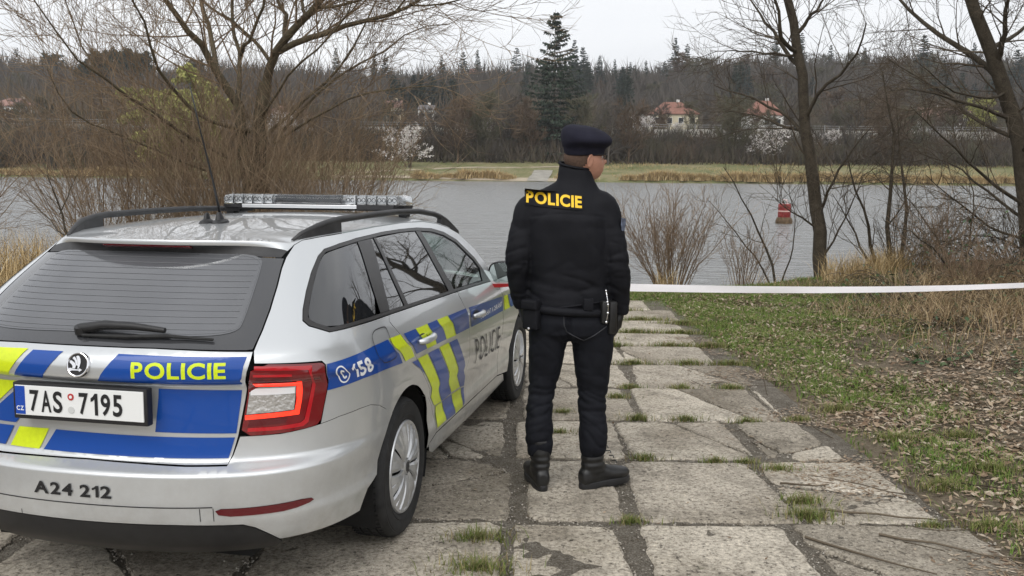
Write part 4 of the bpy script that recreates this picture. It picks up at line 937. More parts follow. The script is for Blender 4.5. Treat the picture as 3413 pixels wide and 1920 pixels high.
# the willow behind the car
rs = np.random.default_rng(3)
bz = gp(-3.85, 14.2, -.1)
trunk = [(np.array([tuple(bz), *[tuple(at(*p)) for p in ((622, 440, 14.2), (610, 370, 14.2), (604, 300, 14.2), (598, 255, 14.2))]]), np.array([.13, .10, .088, .08, .075])),
         (np.array([tuple(bz+Vector((.25, .1, 0))), *[tuple(at(*p)) for p in ((650, 440, 14.4), (652, 370, 14.4), (655, 290, 14.4), (668, 210, 14.4))]]), np.array([.15, .125, .11, .105, .10]))]
limbs = [limb([(598, 262, 14.2), (545, 180, 14.0), (515, 125, 13.8), (470, 70, 13.6), (428, 20, 13.4), (395, -40, 13.2)], 0.068, 0.030), limb([(545, 182, 14.0), (533, 95, 14.4), (512, 25, 14.7), (490, -60, 15)], 0.043, 0.025),
         limb([(598, 262, 14.2), (600, 225, 14.3), (606, 140, 14.6), (588, 90, 14.8), (582, 0, 15.1), (578, -80, 15.4)], 0.038, 0.020), limb([(606, 140, 14.6), (634, 85, 14.3), (668, -5, 14), (690, -70, 13.8)], 0.030, 0.015),
         limb([(668, 215, 14.4), (685, 150, 14.3), (718, 98, 14.2), (768, 44, 14), (812, -6, 13.8), (860, -70, 13.6)], 0.073, 0.040), limb([(716, 95, 14.2), (720, 45, 14.5), (698, 0, 14.8), (680, -60, 15)], 0.038, 0.020),
         limb([(700, 130, 14.3), (765, 102, 14), (840, 75, 13.6), (905, 54, 13.3), (1000, 30, 13), (1080, -15, 12.8)], 0.053, 0.018), limb([(768, 44, 14), (760, 10, 14.2), (766, -50, 14.4)], 0.030, 0.018), limb([(790, 22, 14), (860, 12, 13.6), (930, -10, 13.2)], 0.025, 0.015),
         limb([(676, 150, 14.4), (640, 105, 14.7), (600, 65, 15), (530, 20, 15.3), (470, -30, 15.6)], 0.030, 0.015),
         limb([(630, 330, 14.2), (520, 300, 13.6), (420, 200, 13), (385, 140, 12.6), (368, 65, 12.3), (330, -10, 12)], 0.035, 0.012), limb([(580, 400, 14), (420, 310, 13.2), (280, 210, 12.4), (200, 150, 11.9), (150, 95, 11.6), (80, -10, 11.3)], 0.028, 0.008),
         limb([(560, 380, 14.6), (380, 290, 14.4), (250, 180, 14.2), (190, 80, 14), (150, -30, 13.8)], 0.025, 0.008), limb([(680, 330, 14.6), (760, 260, 14.8), (860, 160, 15), (920, 60, 15.2), (960, -40, 15.4)], 0.028, 0.010),
         limb([(690, 360, 14.2), (800, 290, 13.8), (900, 240, 13.4), (1000, 225, 13), (1090, 215, 12.6)], 0.022, 0.007), limb([(700, 340, 14.8), (830, 210, 15.2), (960, 130, 15.6), (1060, 70, 16), (1130, 60, 16.3)], 0.025, 0.007),
         limb([(655, 300, 14.4), (720, 200, 13.6), (800, 120, 13.0), (870, 40, 12.6), (900, -40, 12.4)], 0.022, 0.008), limb([(520, 430, 14), (330, 350, 13.4), (200, 300, 12.9), (150, 240, 12.6), (120, 170, 12.4)], 0.020, 0.007)]
high = []                                                          # the crown goes on above the frame
for l in limbs[:10]: high += sprout(rs, (l[0][-3:], l[1][-3:]), 3, 2.6, .015, 26, 7, .10, .10, .2, .35, .8)
sub = []
for l in limbs+high: sub += sprout(rs, l, 9, 1.9, .0065, 42, 7, .11, .09, .15, .25, .42)
tw = []
for l in sub: tw += sprout(rs, l, 7, 1.05, .0042, 36, 5, .12, .08, .15, .4, .5)
tw2 = []
for l in tw: tw2 += sprout(rs, l, 4, .55, .0032, 32, 4, .12, .06, .15, .5, .6)
# suckers on the trunk and hanging thin shoots
suck = []
for l in trunk+limbs[:6]: suck += sprout(rs, l, 8, 1.4, .006, 45, 6, .10, .16, .0, .3, .07)
for l in list(suck): tw2 += sprout(rs, l, 5, .6, .0032, 30, 4, .1, .08, .2, .5, .6)
plant('bare multi-stemmed willow with thick forking limbs behind the police car', 'tree', 'willow_tree', trunk+limbs+high, sub+tw+tw2+suck, bark_near, twig_br, sides=(9, 3))

def brush(label, x, y, h, spread_, stems, seed, m, group=None, lean=(0, 0), dens=5, name='bare_shrub', r=.009):
    rs = np.random.default_rng(seed); W = []; T = []
    b = gp(x, y, -.05)
    for k in range(stems):
        a = rs.uniform(0, 2*math.pi); q = rs.uniform(0, 1)**.6*spread_
        p = np.array([x+.35*q*math.cos(a)*.9, y+.35*q*math.sin(a)*.6, 0]); p[2] = float(gz(p[0], p[1]))-.04
        d = np.array([math.cos(a)*q*.75+lean[0], math.sin(a)*q*.5+lean[1], 1.]); W.append(branch(rs, p, d, h*rs.uniform(.55, 1.1), r*rs.uniform(.6, 1.5), 7, .09, .02, .3))
    for l in W: T += sprout(rs, l, dens, .42*h, .0034, 34, 5, .11, .06, .2, .4, .5)
    T2 = []
    for l in T: T2 += sprout(rs, l, 3, .2*h, .0026, 34, 3, .1, .04, .2, .6, .6)
    return plant(label, 'shrub', name, W, T+T2, twig_dk if m is twig_dk else m, m, group, (4, 3), 'stems', 'twigs', b)
brush_h = 1.12
G = 'bare brown shrubs round the willow'
for k, (x, y, h, sp, st, lab) in enumerate([(-5.6, 13.4, 2.5, .85, 46, 'bare brown shrub left of the willow, over the car\'s roof rail'), (-4.8, 14.3, 3.0, .75, 54, 'tall bare brown shrub at the left foot of the willow'), (-3.9, 13.2, 2.6, .8, 56, 'dense bare brown shrub in front of the willow trunk behind the light bar'),
        (-3.1, 14.4, 2.9, .8, 54, 'bare brown shrub at the right foot of the willow'), (-2.6, 13.3, 2.2, .75, 40, 'low bare brown shrub rightmost of those under the willow'), (-4.4, 15.3, 3.1, .8, 46, 'bare brown shrub on the water side of the willow'), (-6.6, 14.6, 2.7, .8, 34, 'thin bare brown shrub between willow and left frame edge')]):
    brush(lab, x, y, h*brush_h, sp*1.25, int(st*1.1), 20+k, twig_br, G, dens=7, r=.0075)
brush('thicket of slanting bare twigs at the left edge of the photo by the water', -8.9, 13.6, 2.6, .9, 40, 40, twig_br, G, (.25, 0))
# a dead branch standing up out of the dry grass
rs = np.random.default_rng(5)
db = [limb([(180, 606, 11.5), (165, 580, 11.5), (140, 505, 11.4), (118, 440, 11.3)], .016, .006, n=6), limb([(176, 600, 11.5), (145, 572, 11.6), (110, 535, 11.8), (60, 480, 12)], .010, .004, n=6), limb([(150, 540, 11.5), (175, 480, 11.5), (190, 440, 11.4)], .008, .003, n=6), limb([(190, 640, 11.5), (180, 606, 11.5)], .018, .016, n=4)]
tws = []
for l in db[:3]: tws += sprout(rs, l, 4, .5, .003, 35, 4, .1, .03, .3, .5)
plant('dark forked dead branch sticking out of the dry grass left of the car', 'branch', 'dead_branch', db, tws, bark_dark, twig_dk, sides=(6, 3), wname='stem', tname='twigs', loc=gp(-5.7, 11.5))

# right hand trees
def rtree(label, tr, lims, seed, name='bare_tree', nsub=8, ls=1.5, group=None):
    rs = np.random.default_rng(seed); sub = []; tw = []; t2 = []
    high = [h for l in tr+lims[:5] if l[0][-1][2] > 4.6 for h in sprout(rs, (l[0][-2:], l[1][-2:]), 3, 2.8, .014, 20, 7, .08, .12, .4, .3, .8)]
    hs = [h for l in high for h in sprout(rs, l, 5, 1.3, .007, 36, 6, .11, .10, .25, .3, .5)]; t2 += [h for l in hs for h in sprout(rs, l, 4, .6, .004, 36, 4, .12, .06, .2, .4, .5)]
    for l in lims: sub += sprout(rs, l, nsub, ls, .007, 42, 6, .12, .05, .12, .25, .45)
    for l in tr: sub += sprout(rs, l, 7, ls*.9, .007, 55, 6, .12, .05, .35, .25, .2)
    for l in sub: tw += sprout(rs, l, 6, .75, .0042, 40, 5, .13, .04, .15, .4, .5)
    for l in tw: t2 += sprout(rs, l, 3, .4, .003, 36, 3, .12, .03, .2, .5, .6)
    return plant(label, 'tree', name, tr+lims+high, sub+hs+tw+t2, bark_dark, twig_dk, group, (10, 3))
G2 = 'bare trees on the near bank'
b = gp(5.28, 15.2, -.25)
tr = [(np.vstack([[tuple(b)], limb([(2067, 712, 15.2), (2062, 600, 15.2), (2053, 510, 15.2), (2038, 420, 15.2), (2030, 340, 15.2), (2022, 250, 15.2), (2010, 160, 15.2), (1996, 70, 15.2), (1975, -30, 15.2), (1960, -150, 15.2)], .155, .07, n=14)[0]]), np.r_[.15, np.linspace(.118, .055, 14)])]
li = [limb([(2060, 540, 15.2), (2085, 480, 15), (2130, 400, 14.7), (2190, 320, 14.4)], 0.028, 0.008), limb([(2030, 355, 15.2), (1990, 300, 15.5), (1930, 265, 15.8), (1860, 235, 16.1), (1800, 215, 16.3)], 0.036, 0.008), limb([(2025, 300, 15.2), (2060, 230, 14.9), (2120, 180, 14.6), (2160, 130, 14.3), (2180, 60, 14.1)], 0.036, 0.010),
      limb([(2010, 165, 15.2), (1970, 120, 15.5), (1930, 60, 15.7), (1880, -10, 16)], 0.040, 0.011), limb([(2004, 130, 15.2), (1968, 100, 14.8), (1955, 20, 14.6), (1930, -60, 14.4)], 0.040, 0.013), limb([(2000, 90, 15.2), (2040, 40, 15), (2085, -20, 14.8)], 0.036, 0.011), limb([(2005, 140, 15.2), (1960, 135, 15.4), (1880, 130, 15.7), (1790, 128, 16)], 0.024, 0.005),
      limb([(2058, 580, 15.2), (2020, 550, 15), (1985, 530, 14.8), (1950, 500, 14.6)], 0.020, 0.005), limb([(2066, 650, 15.2), (2100, 600, 15), (2140, 520, 14.8), (2170, 440, 14.7)], 0.020, 0.005), limb([(2028, 330, 15.2), (1975, 320, 15.6), (1900, 290, 15.9), (1830, 280, 16.2)], 0.024, 0.006)]
rtree('tall bare tree with a straight dark trunk behind the white tape', tr, li, 51, group=G2)
b = gp(8.3, 14.3, -.2)
tr = [(np.vstack([[tuple(b)], limb([(2592, 640, 14.3), (2585, 500, 14.3), (2575, 380, 14.3), (2545, 290, 14.3), (2520, 200, 14.3), (2500, 150, 14.3), (2470, 70, 14.3), (2438, -10, 14.3), (2410, -110, 14.3)], .22, .10, n=12)[0]]), np.r_[.20, np.linspace(.155, .075, 12)])]
li = [limb([(2522, 210, 14.3), (2470, 160, 14.7), (2400, 110, 15), (2330, 60, 15.4), (2270, 10, 15.7), (2230, -50, 16)], 0.056, 0.016), limb([(2505, 160, 14.3), (2525, 90, 14), (2530, 20, 13.8), (2545, -60, 13.6)], 0.048, 0.016), limb([(2545, 300, 14.3), (2440, 260, 14), (2330, 230, 13.7), (2240, 225, 13.4)], 0.032, 0.006), limb([(2560, 350, 14.3), (2470, 310, 14.6), (2400, 250, 15), (2300, 190, 15.3), (2220, 140, 15.6)], 0.036, 0.007),
      limb([(2585, 520, 14.3), (2480, 450, 14), (2400, 370, 13.7), (2340, 320, 13.5), (2290, 270, 13.3)], 0.032, 0.006), limb([(2588, 560, 14.3), (2500, 500, 14.5), (2420, 430, 14.7), (2300, 380, 15)], 0.028, 0.006), limb([(2590, 610, 14.3), (2490, 570, 13.9), (2400, 500, 13.6), (2330, 440, 13.3)], 0.024, 0.005), limb([(2592, 640, 14.3), (2510, 600, 13.7), (2440, 590, 13.4), (2390, 610, 13.2)], 0.018, 0.004),
      limb([(2575, 390, 14.3), (2640, 300, 14), (2700, 180, 13.6), (2740, 60, 13.3)], 0.064, 0.024), limb([(2490, 130, 14.3), (2560, 80, 14.8), (2640, 20, 15.2)], 0.040, 0.016), limb([(2530, 230, 14.3), (2480, 250, 13.8), (2400, 230, 13.3), (2300, 150, 12.9)], 0.024, 0.005)]
rtree('leaning bare tree with spreading dark branches at the right edge of the photo', tr, li, 52, group=G2, nsub=9)
def stems_bush(label, stems, seed, dens=7):
    rs = np.random.default_rng(seed); W = [limb(p, r0, r1, n=8) for p, r0, r1 in stems]; T = []; T2 = []
    for l in W: T += sprout(rs, l, dens, .95, .004, 40, 6, .11, .07, .25, .3, .45)
    for l in T: T2 += sprout(rs, l, 4, .4, .003, 36, 4, .12, .04, .2, .5, .6)
    p = W[0][0][0]; return plant(label, 'sapling', 'bare_sapling', W, T+T2, bark_dark, twig_dk, 'bare saplings on the water\'s edge', (7, 3), 'stems', 'twigs')
stems_bush('bare sapling with four dark stems right of the tall trunk', [([(2240, 720, 14.6), (2240, 640, 14.6), (2235, 560, 14.6), (2242, 480, 14.6), (2248, 400, 14.6), (2240, 300, 14.6), (2220, 180, 14.6)], .045, .010), ([(2215, 720, 14.6), (2195, 640, 14.6), (2185, 560, 14.4), (2150, 470, 14.2), (2130, 380, 14)], .035, .007), ([(2248, 715, 14.6), (2275, 600, 14.8), (2280, 520, 15), (2265, 400, 15.2), (2255, 260, 15.4)], .04, .008), ([(2225, 720, 14.6), (2170, 640, 14.9), (2140, 560, 15.1), (2095, 490, 15.3)], .028, .005)], 61)
stems_bush('slanting bare sapling left of the tall trunk in front of the red buoy', [([(1950, 715, 14.4), (1935, 650, 14.4), (1900, 560, 14.2), (1860, 480, 14), (1820, 420, 13.8)], .022, .005), ([(1935, 712, 14.4), (1880, 620, 14.6), (1830, 560, 14.8), (1780, 500, 15)], .016, .004), ([(1965, 715, 14.4), (1990, 640, 14.2), (2000, 560, 14), (1990, 490, 13.9)], .014, .004)], 62, 6)
stems_bush('thin leaning sapling between the two right hand trees', [([(2400, 700, 13.2), (2360, 640, 13), (2300, 590, 12.8), (2230, 560, 12.6)], .016, .004), ([(2410, 700, 13.2), (2440, 600, 13.4), (2450, 500, 13.6), (2420, 400, 13.8)], .018, .004), ([(2405, 700, 13.2), (2330, 560, 13.6), (2260, 470, 14), (2200, 400, 14.3)], .014, .004)], 63, 6)
brush('small reddish brown bush of fine upright twigs right of the officer', 2.55, 14.4, 1.55, .8, 60, 71, twig_red, None, dens=6, r=.007)
brush('sparse brown bush under the tall trunk, left of it', 3.7, 14.5, 1.0, .9, 26, 72, twig_red, None, dens=4, r=.006)
brush('low bare bush right of the tall trunk above the tape', 6.1, 14.2, 1.1, .9, 26, 73, twig_dk, None, dens=4, r=.006)

brush('tangled bare thicket above the tape at the right edge', 7.4, 12.9, 1.35, 1.0, 44, 74, twig_dk, 'thickets at the right edge', dens=5, r=.006); brush('tan thicket below the leaning tree, right of the saplings', 6.5, 13.6, 1.1, 1.0, 40, 75, twig_red, 'thickets at the right edge', dens=5, r=.006)
brush('low tan thicket under the tape near the right edge', 6.0, 11.6, .75, 1.0, 40, 76, twig_red, 'thickets at the right edge', (.2, 0), dens=5, r=.005); brush('dark bare thicket standing rightmost on the bank', 8.4, 12.3, 1.6, 1.0, 44, 77, twig_dk, 'thickets at the right edge', dens=5, r=.007)
# ---- grasses, litter, brambles
def blades(pts, h, w, lean, seed, seg=2, curl=.5):
    """bent tapering blades rooted at pts"""
    rs = np.random.default_rng(seed); n = len(pts); pts = np.asarray(pts, float); a = rs.uniform(0, 2*np.pi, n); h = h*rs.uniform(.5, 1.2, n); l = lean*rs.uniform(.2, 1.3, n)
    dx, dy = np.cos(a), np.sin(a); w = w*rs.uniform(.7, 1.3, n); b = a+rs.uniform(-.6, .6, n)+np.pi/2
    V = np.zeros((n, 2*seg+1, 3)); 
    for k in range(seg+1):
        t = k/seg; c = pts+np.stack([dx*l*h*t**1.8, dy*l*h*t**1.8, h*(t-curl*l*t**2.5*.5)], 1)
        if k < seg:
            ww = (w*(1-t*.75))[:, None]*np.stack([np.cos(b), np.sin(b), 0*b], 1)/2; V[:, 2*k] = c-ww; V[:, 2*k+1] = c+ww
        else: V[:, 2*seg] = c
    i = np.arange(n)[:, None]*(2*seg+1); F = []
    for k in range(seg-1): F += [i+np.array([2*k, 2*k+1, 2*k+3]), i+np.array([2*k, 2*k+3, 2*k+2])]
    F.append(i+np.array([2*seg-2, 2*seg-1, 2*seg])); return V.reshape(-1, 3), np.vstack(F)
def ground_pts(x, y, dz=-.01): return np.stack([x, y, gz(x, y)+dz], 1)
def stuff(name, V, F, m, label=None, cat=None): o = mesh(name, V, F, m); o['kind'] = 'stuff'; o['label'] = label; o['category'] = cat; return o
rs = np.random.default_rng(8)
def scatter(n, x0, x1, y0, y1, keep):
    x = rs.uniform(x0, x1, n); y = rs.uniform(y0, y1, n); k = rs.random(n) < keep(x, y); return x[k], y[k]
tr_edge = lambda y: np.interp(y, [3, 4, 5, 6, 7, 8, 9, 10, 12, 13], [2.6, 2.35, 2.2, 2.25, 2.35, 2.2, 2.15, 2.1, 1.5, 0])
gr = lambda x, y: np.clip(np.exp(-((x-tr_edge(y)-.36-.05*(y-5))/(.30+.06*np.maximum(y-5, 0)))**2)*(.62+.9*wob(x, y, 2.3, 1.2))*sstep(4.2, 5.6, y)+sstep(8.2, 10.5, y)*(x < 4.2+.35*(y-9))*.95*(.75+.5*wob(x, y, 1.7, 4))+.07*(.5+wob(x, y, 3.1, 7))+.5*np.exp(-((x-2.6)/.3)**2)*(wob(x, y, 3.3, 2) > .1)*(y < 5.4), 0, 1)*(x > tr_edge(y)-.16+.1*wob(x, y, 5, 1))
cx, cy = scatter(42000, 1.4, 6.5, 3.0, 14.3, gr)
k = 7; px = np.repeat(cx, k)+rs.normal(0, .024, len(cx)*k); py = np.repeat(cy, k)+rs.normal(0, .024, len(cx)*k)
V, F = blades(ground_pts(px, py), .070, .0058, .9, 81); stuff('grass', V, F, green_bl, 'patchy green grass along the right edge of the slabs', 'grass')
gl_ = lambda x, y: sstep(11.6, 12.8, y)*(.5+.5*wob(x, y, 2, 3))
cx, cy = scatter(5200, -6, 2.6, 11.4, 14.6, gl_); px = np.repeat(cx, k)+rs.normal(0, .03, len(cx)*k); py = np.repeat(cy, k)+rs.normal(0, .03, len(cx)*k)
V, F = blades(ground_pts(px, py), .10, .007, .8, 82); stuff('grass', V, F, green_bl, 'green grass at the end of the slabs before the river', 'grass')
G3 = 'grass tufts in the joints between the slabs'
TUFTS = [(-.14, 3.97, 1.2), (-.13, 3.64, 1.5), (1.45, 4.28, 1.3), (1.50, 4.5, 1.), (1.53, 5.02, .9), (.79, 5.22, .75), (1.2, 5.17, .7), (1.38, 5.17, .6), (.87, 6.13, 1.), (1.2, 6.12, .9), (1.62, 6.08, .8), (1.99, 6.13, .8), (.81, 6.76, .9), (2.02, 4.17, .7), (.36, 6.27, .9), (.32, 5.75, .8), (.58, 4.2, .7), (1.75, 7.1, 1.), (1.35, 7.1, .9), (.95, 7.12, .8), (1.1, 8.1, 1.1), (1.6, 8.1, 1.1), (2.0, 8.1, 1.2), (1.0, 9.0, 1.3), (1.6, 9.0, 1.3), (2.0, 9.0, 1.4), (1.35, 9.84, 1.5), (1.85, 9.83, 1.5), (.9, 9.4, 1.1), (1.55, 10.78, 1.8), (.95, 10.6, 1.8), (2.0, 10.5, 1.8), (1.25, 11.6, 2.), (.6, 11.2, 1.8),
         (2.26, 4.15, .9), (2.72, 5.0, 1.5), (2.31, 4.72, 1.3), (2.55, 4.05, 1.3), (2.75, 4.4, 1.5), (2.45, 5.6, 1.4), (2.35, 6.4, 1.4), (2.5, 3.75, 1.2), (3.0, 4.7, 1.3), (2.9, 5.7, 1.2)]
rown = {4.2: 'lowest', 5.2: 'second lowest', 6.1: 'third', 7.1: 'fourth', 8.1: 'fifth', 9.0: 'sixth', 9.84: 'seventh', 10.8: 'eighth', 11.6: 'farthest'}; seen = {}
for q, (tx, ty, s) in enumerate(TUFTS):
    n = int(330*s); r_ = np.abs(rs.normal(0, .050*s, n)); a = rs.uniform(0, 6.28, n); far_ = ty > 7.9 and tx < 2.15; lx = r_*np.cos(a)*(1.6 if not far_ else 2.6); ly = r_*np.sin(a)*(.7 if not far_ else .5)
    V, F = blades(np.stack([lx, ly, 0*lx], 1), .042*min(s, 1.3)+.018, .0046+.0006*max(0, ty-6), .85, 200+q, 2)
    o = mesh('grass_tuft', V, F, tuft_bl); o.location = gp(tx, ty, -.0)
    if tx < 2.15:
        o.location.z = -math.tan(SLOPE)*ty-.012; k_ = min(rown, key=lambda v: abs(v-ty)); onrow = abs(k_-ty) < .16
        plc = 'left part' if tx < .5 else 'middle part' if tx < 1.15 else 'right part' if tx < 1.7 else 'right end'
        lab = ('grass tuft in the %s of the %s cross joint of the slabs' if onrow else 'grass tuft between slabs, %s of the track, near the %s joint') % (plc, rown[k_])
    else: lab = 'grass tuft among dead leaves, level with the %s joint of the slabs' % rown[min(rown, key=lambda v: abs(v-ty))]
    seen[lab] = seen.get(lab, 0)+1
    if seen[lab] > 1: lab = lab.replace('grass tuft', 'second grass tuft' if seen[lab] == 2 else 'third grass tuft' if seen[lab] == 3 else 'fourth grass tuft')
    tag(o, lab, 'grass tuft', G3 if tx < 2.15 else 'grass tufts beside the slabs')
# dry grass
straw_br = islandmix('brown dry grass', [(.17, .115, .06), (.34, .25, .14), (.45, .35, .21), (.12, .08, .045), (.27, .19, .105), (.38, .29, .17)])
def drygrass(n, x0, x1, y0, y1, keep, h, seed, label, w=.008, lean=.75, m_=straw):
    x, y = scatter(n, x0, x1, y0, y1, keep); V, F = blades(ground_pts(x, y), h, w, lean, seed, 3, .7); return stuff('dry_grass', V, F, m_, label, 'dry grass')
drygrass(30000, -11.5, -2.6, 6.5, 14.9, lambda x, y: np.clip(.45+.6*wob(x, y, 1.3, 2), 0, 1)*(x < -3.4+.25*(y-9)), .86, 91, 'tall straw coloured dry grass left of the car', .009)
drygrass(9000, 2.2, 6.8, 13.5, 15.2, lambda x, y: np.clip(1.5*wob(x, y, 1.9, 5)-.15, 0, 1), .50, 92, 'dry grass on the edge of the bank behind the tape')
drygrass(22000, 3.5, 9, 6.8, 13.6, lambda x, y: np.clip(sstep(3.3, 5.0, x+.12*(y-9))*(.25+1.1*wob(x, y, 1.1, 9)), 0, 1), .34, 93, 'matted dry grass on the right bank', .007, 1.35, straw_br)
# dead leaves
def leaves(x, y, seed, size=.032, dz=.006, flat=True):
    rs = np.random.default_rng(seed); n = len(x); c = ground_pts(x, y, dz); a = rs.uniform(0, 6.28, n); s = size*rs.uniform(.5, 1.25, n); t1 = rs.normal(0, .45, n); cu = rs.uniform(-.2, .6, n)
    u = np.stack([np.cos(a), np.sin(a), t1*.5], 1); v = np.stack([-np.sin(a), np.cos(a), rs.normal(0, .4, n)], 1); nn = np.cross(u, v)
    s_ = s[:, None]; w_ = (s*.34)[:, None]
    P = np.stack([c-u*s_, c-v*w_+nn*s_*cu[:, None]*.3, c+u*s_, c+v*w_+nn*s_*cu[:, None]*.3], 1); P[:, :, 2] += np.maximum(0, (c[:, 2]-P[:, :, 2].min(1)))[:, None]
    i = np.arange(n)[:, None]*4; return P.reshape(-1, 3), np.vstack([i+np.array([0, 1, 2]), i+np.array([0, 2, 3])])
lk = lambda x, y: np.clip(sstep(-.15, .5, x-tr_edge(y))*(.62+.6*wob(x, y, 1.9, 3)), .06, 1)*(x > tr_edge(y)-.1)
x, y = scatter(120000, 1.6, 7.8, 2.6, 13.6, lk); V, F = leaves(x, y, 101, .027, .012); stuff('leaf_litter', V, F, leaf_dead, 'brown dead leaves covering the right bank', 'leaf litter')
x, y = scatter(42000, 1.0, 2.7, 2.8, 9.6, lambda x, y: np.clip(np.exp(-((x-tr_edge(y)+.18)/.34)**2)*(.35+1.0*wob(x, y, 4, 3)), 0, 1)); V, F = leaves(x, y, 102, .020); V[:, 2] = np.maximum(V[:, 2], -math.tan(SLOPE)*V[:, 1]+.002); stuff('leaf_litter', V, F, leaf_dead, 'small dead leaves drifted onto the edge of the slabs', 'leaf litter')
x, y = scatter(420, -1.2, 1.6, 3.3, 9.5, lambda x, y: x*0+.35); V, F = leaves(x, y, 103, .013); V[:, 2] += -math.tan(SLOPE)*0+.0; 
zt = -math.tan(SLOPE)*V[:, 1]+.004; V[:, 2] = zt+np.maximum(0, V[:, 2]-(gz(V[:, 0], V[:, 1])+.006)); stuff('leaf_litter', V, F, leaf_dead, 'scattered leaf scraps on the concrete slabs', 'leaf litter')
# fallen twigs
tl = []
for q in range(150):
    xx, yy = rs.uniform(1.7, 6), rs.uniform(3.2, 11); p = np.array([xx, yy, float(gz(xx, yy))+.02]); a = rs.uniform(0, 6.28); tl.append(branch(rs, p, (math.cos(a), math.sin(a), .02), rs.uniform(.15, .7), rs.uniform(.002, .005), 5, .12, 0, .5))
for (p0, p1) in (((1.35, 3.98), (1.75, 3.62)), ((1.55, 4.36), (2.15, 4.22)), ((1.7, 4.05), (2.2, 3.75)), ((1.45, 4.75), (1.7, 4.72))):
    a = np.array([*p0, -math.tan(SLOPE)*p0[1]+.012]); b_ = np.array([*p1, -math.tan(SLOPE)*p1[1]+.012]); tl.append((np.array([a*(1-t)+b_*t+rs.normal(0, .012, 3)*np.array([1, 1, .15]) for t in np.linspace(0, 1, 6)]), np.linspace(.007, .003, 6)))
V, F = tubes(tl, 4); stuff('fallen_twigs', V, F, twig_dk, 'thin fallen twigs lying on the leaves', 'twigs')
# brambles
def bramble(label, x, y, rad, h, canes, nl, seed):
    rs = np.random.default_rng(seed); o = thing('bramble_bush', label, 'bramble', gp(x, y), 0, 'brambles on the right bank'); b = np.array(gp(x, y)); W = []; L_ = []
    for k in range(canes):
        a = rs.uniform(0, 6.28); q = rs.uniform(0, .6)*rad; p = np.array([q*math.cos(a), q*math.sin(a), -.03]); d = np.array([math.cos(a)*.8, math.sin(a)*.8, 1.2])
        P = [p]; ln = h*rs.uniform(1.2, 2.2)/6
        for i in range(7): d = d+np.array([0, 0, -.33])+rs.normal(0, .12, 3); P.append(P[-1]+d/np.linalg.norm(d)*ln)
        P = np.array(P); gzv = gz(P[:, 0]+b[0], P[:, 1]+b[1])-b[2]; P[:, 2] = np.maximum(P[:, 2], gzv+.02); W.append((P, np.linspace(.006, .002, 8)))
    V, F = tubes(W, 4); mesh('canes', V, F, twig_dk, o, smooth=True)
    pp = np.vstack([w[0] for w in W]); c = pp[rs.integers(0, len(pp), nl)]+rs.normal(0, .05, (nl, 3)); n = nl; u = rs.normal(0, 1, (n, 3)); u[:, 2] *= .4; u /= np.linalg.norm(u, axis=1, keepdims=True); v = np.cross(u, np.array([0, 0, 1.])+rs.normal(0, .4, (n, 3))); v /= np.linalg.norm(v, axis=1, keepdims=True); s = .034*rs.uniform(.6, 1.3, (n, 1))
    P = np.stack([c-u*s, c-v*s*.55+u*s*.1, c+u*s, c+v*s*.55+u*s*.1], 1); P[:, :, 2] -= .008; i = np.arange(n)[:, None]*4; mesh('leaves', P.reshape(-1, 3), np.vstack([i+np.array([0, 1, 2]), i+np.array([0, 2, 3])]), leaf_gr, o); return o
for q, (x, y, r_, h, cn, nl, lab) in enumerate([(6.9, 12.4, 1.0, .62, 70, 420, 'tangled bramble with green leaves at the right edge under the tape'), (5.4, 12.6, .8, .35, 40, 170, 'thin bramble canes below the tape, left of the tangle'), (4.6, 9.6, .6, .22, 26, 190, 'low dark green bramble patch in the middle of the right bank'), (5.6, 10.2, .7, .3, 30, 220, 'bramble patch with green leaves up the right bank'), (7.4, 13.4, 1.0, .9, 60, 380, 'tall bramble tangle at the foot of the leaning tree'), (3.9, 8.0, .5, .16, 16, 120, 'small leafy bramble low on the right bank'), (6.6, 10.8, .8, .45, 44, 160, 'mostly bare bramble tangle at the right edge'), (5.0, 11.4, .9, .4, 46, 200, 'bramble tangle with straw in it, halfway between slabs and leaning tree'), (6.2, 9.3, .8, .4, 40, 200, 'bramble tangle low at the right edge of the photo'), (4.4, 7.2, .6, .2, 22, 130, 'flat bramble runners over dead leaves in the right foreground')]):
    bramble(lab, x, y, r_, h, cn, nl, 300+q)
# ------------------------------------------------------------------ the far bank: houses, hedges, woods
def far_xyz(dx, Y): p = at(dx, 400, Y); return Vector((p.x, Y, float(gz(p.x, Y))))
def proto_bare(seed, mt, spread_=1., nl=9, dens=1.0, upr=.05):
    """bare tree of height 1"""
    rs = np.random.default_rng(seed); W = []; l1 = []; l2 = []; l3 = []
    W.append(branch(rs, (0, 0, -.02), (0, 0, 1), .80, .016, 8, .05, .05, .25))
    if rs.random() < .5: W.append(branch(rs, (.008, .004, -.02), (.12, .06, 1), .7, .012, 8, .06, .05, .25))
    for w in W: l1 += sprout(rs, w, nl, .40*spread_, .004, 50, 6, .10, upr+.04, .14, .35, .6, .5)
    for l in W+l1: l2 += sprout(rs, l, int(8*dens), .19, .0048, 42, 5, .12, upr, .15, .5, .7)
    for l in l2: l3 += sprout(rs, l, int(6*dens), .10, .0040, 38, 4, .12, upr, .2, .6, .8)
    V1, F1 = tubes(W+l1, 4); V2, F2 = tubes(l2+l3, 3)
    m1 = mesh('p', V1, F1, mt, smooth=True); m2 = mesh('p', V2, F2, mt); r = (m1.data, m2.data)
    for o in (m1, m2): bpy.data.objects.remove(o)
    return r
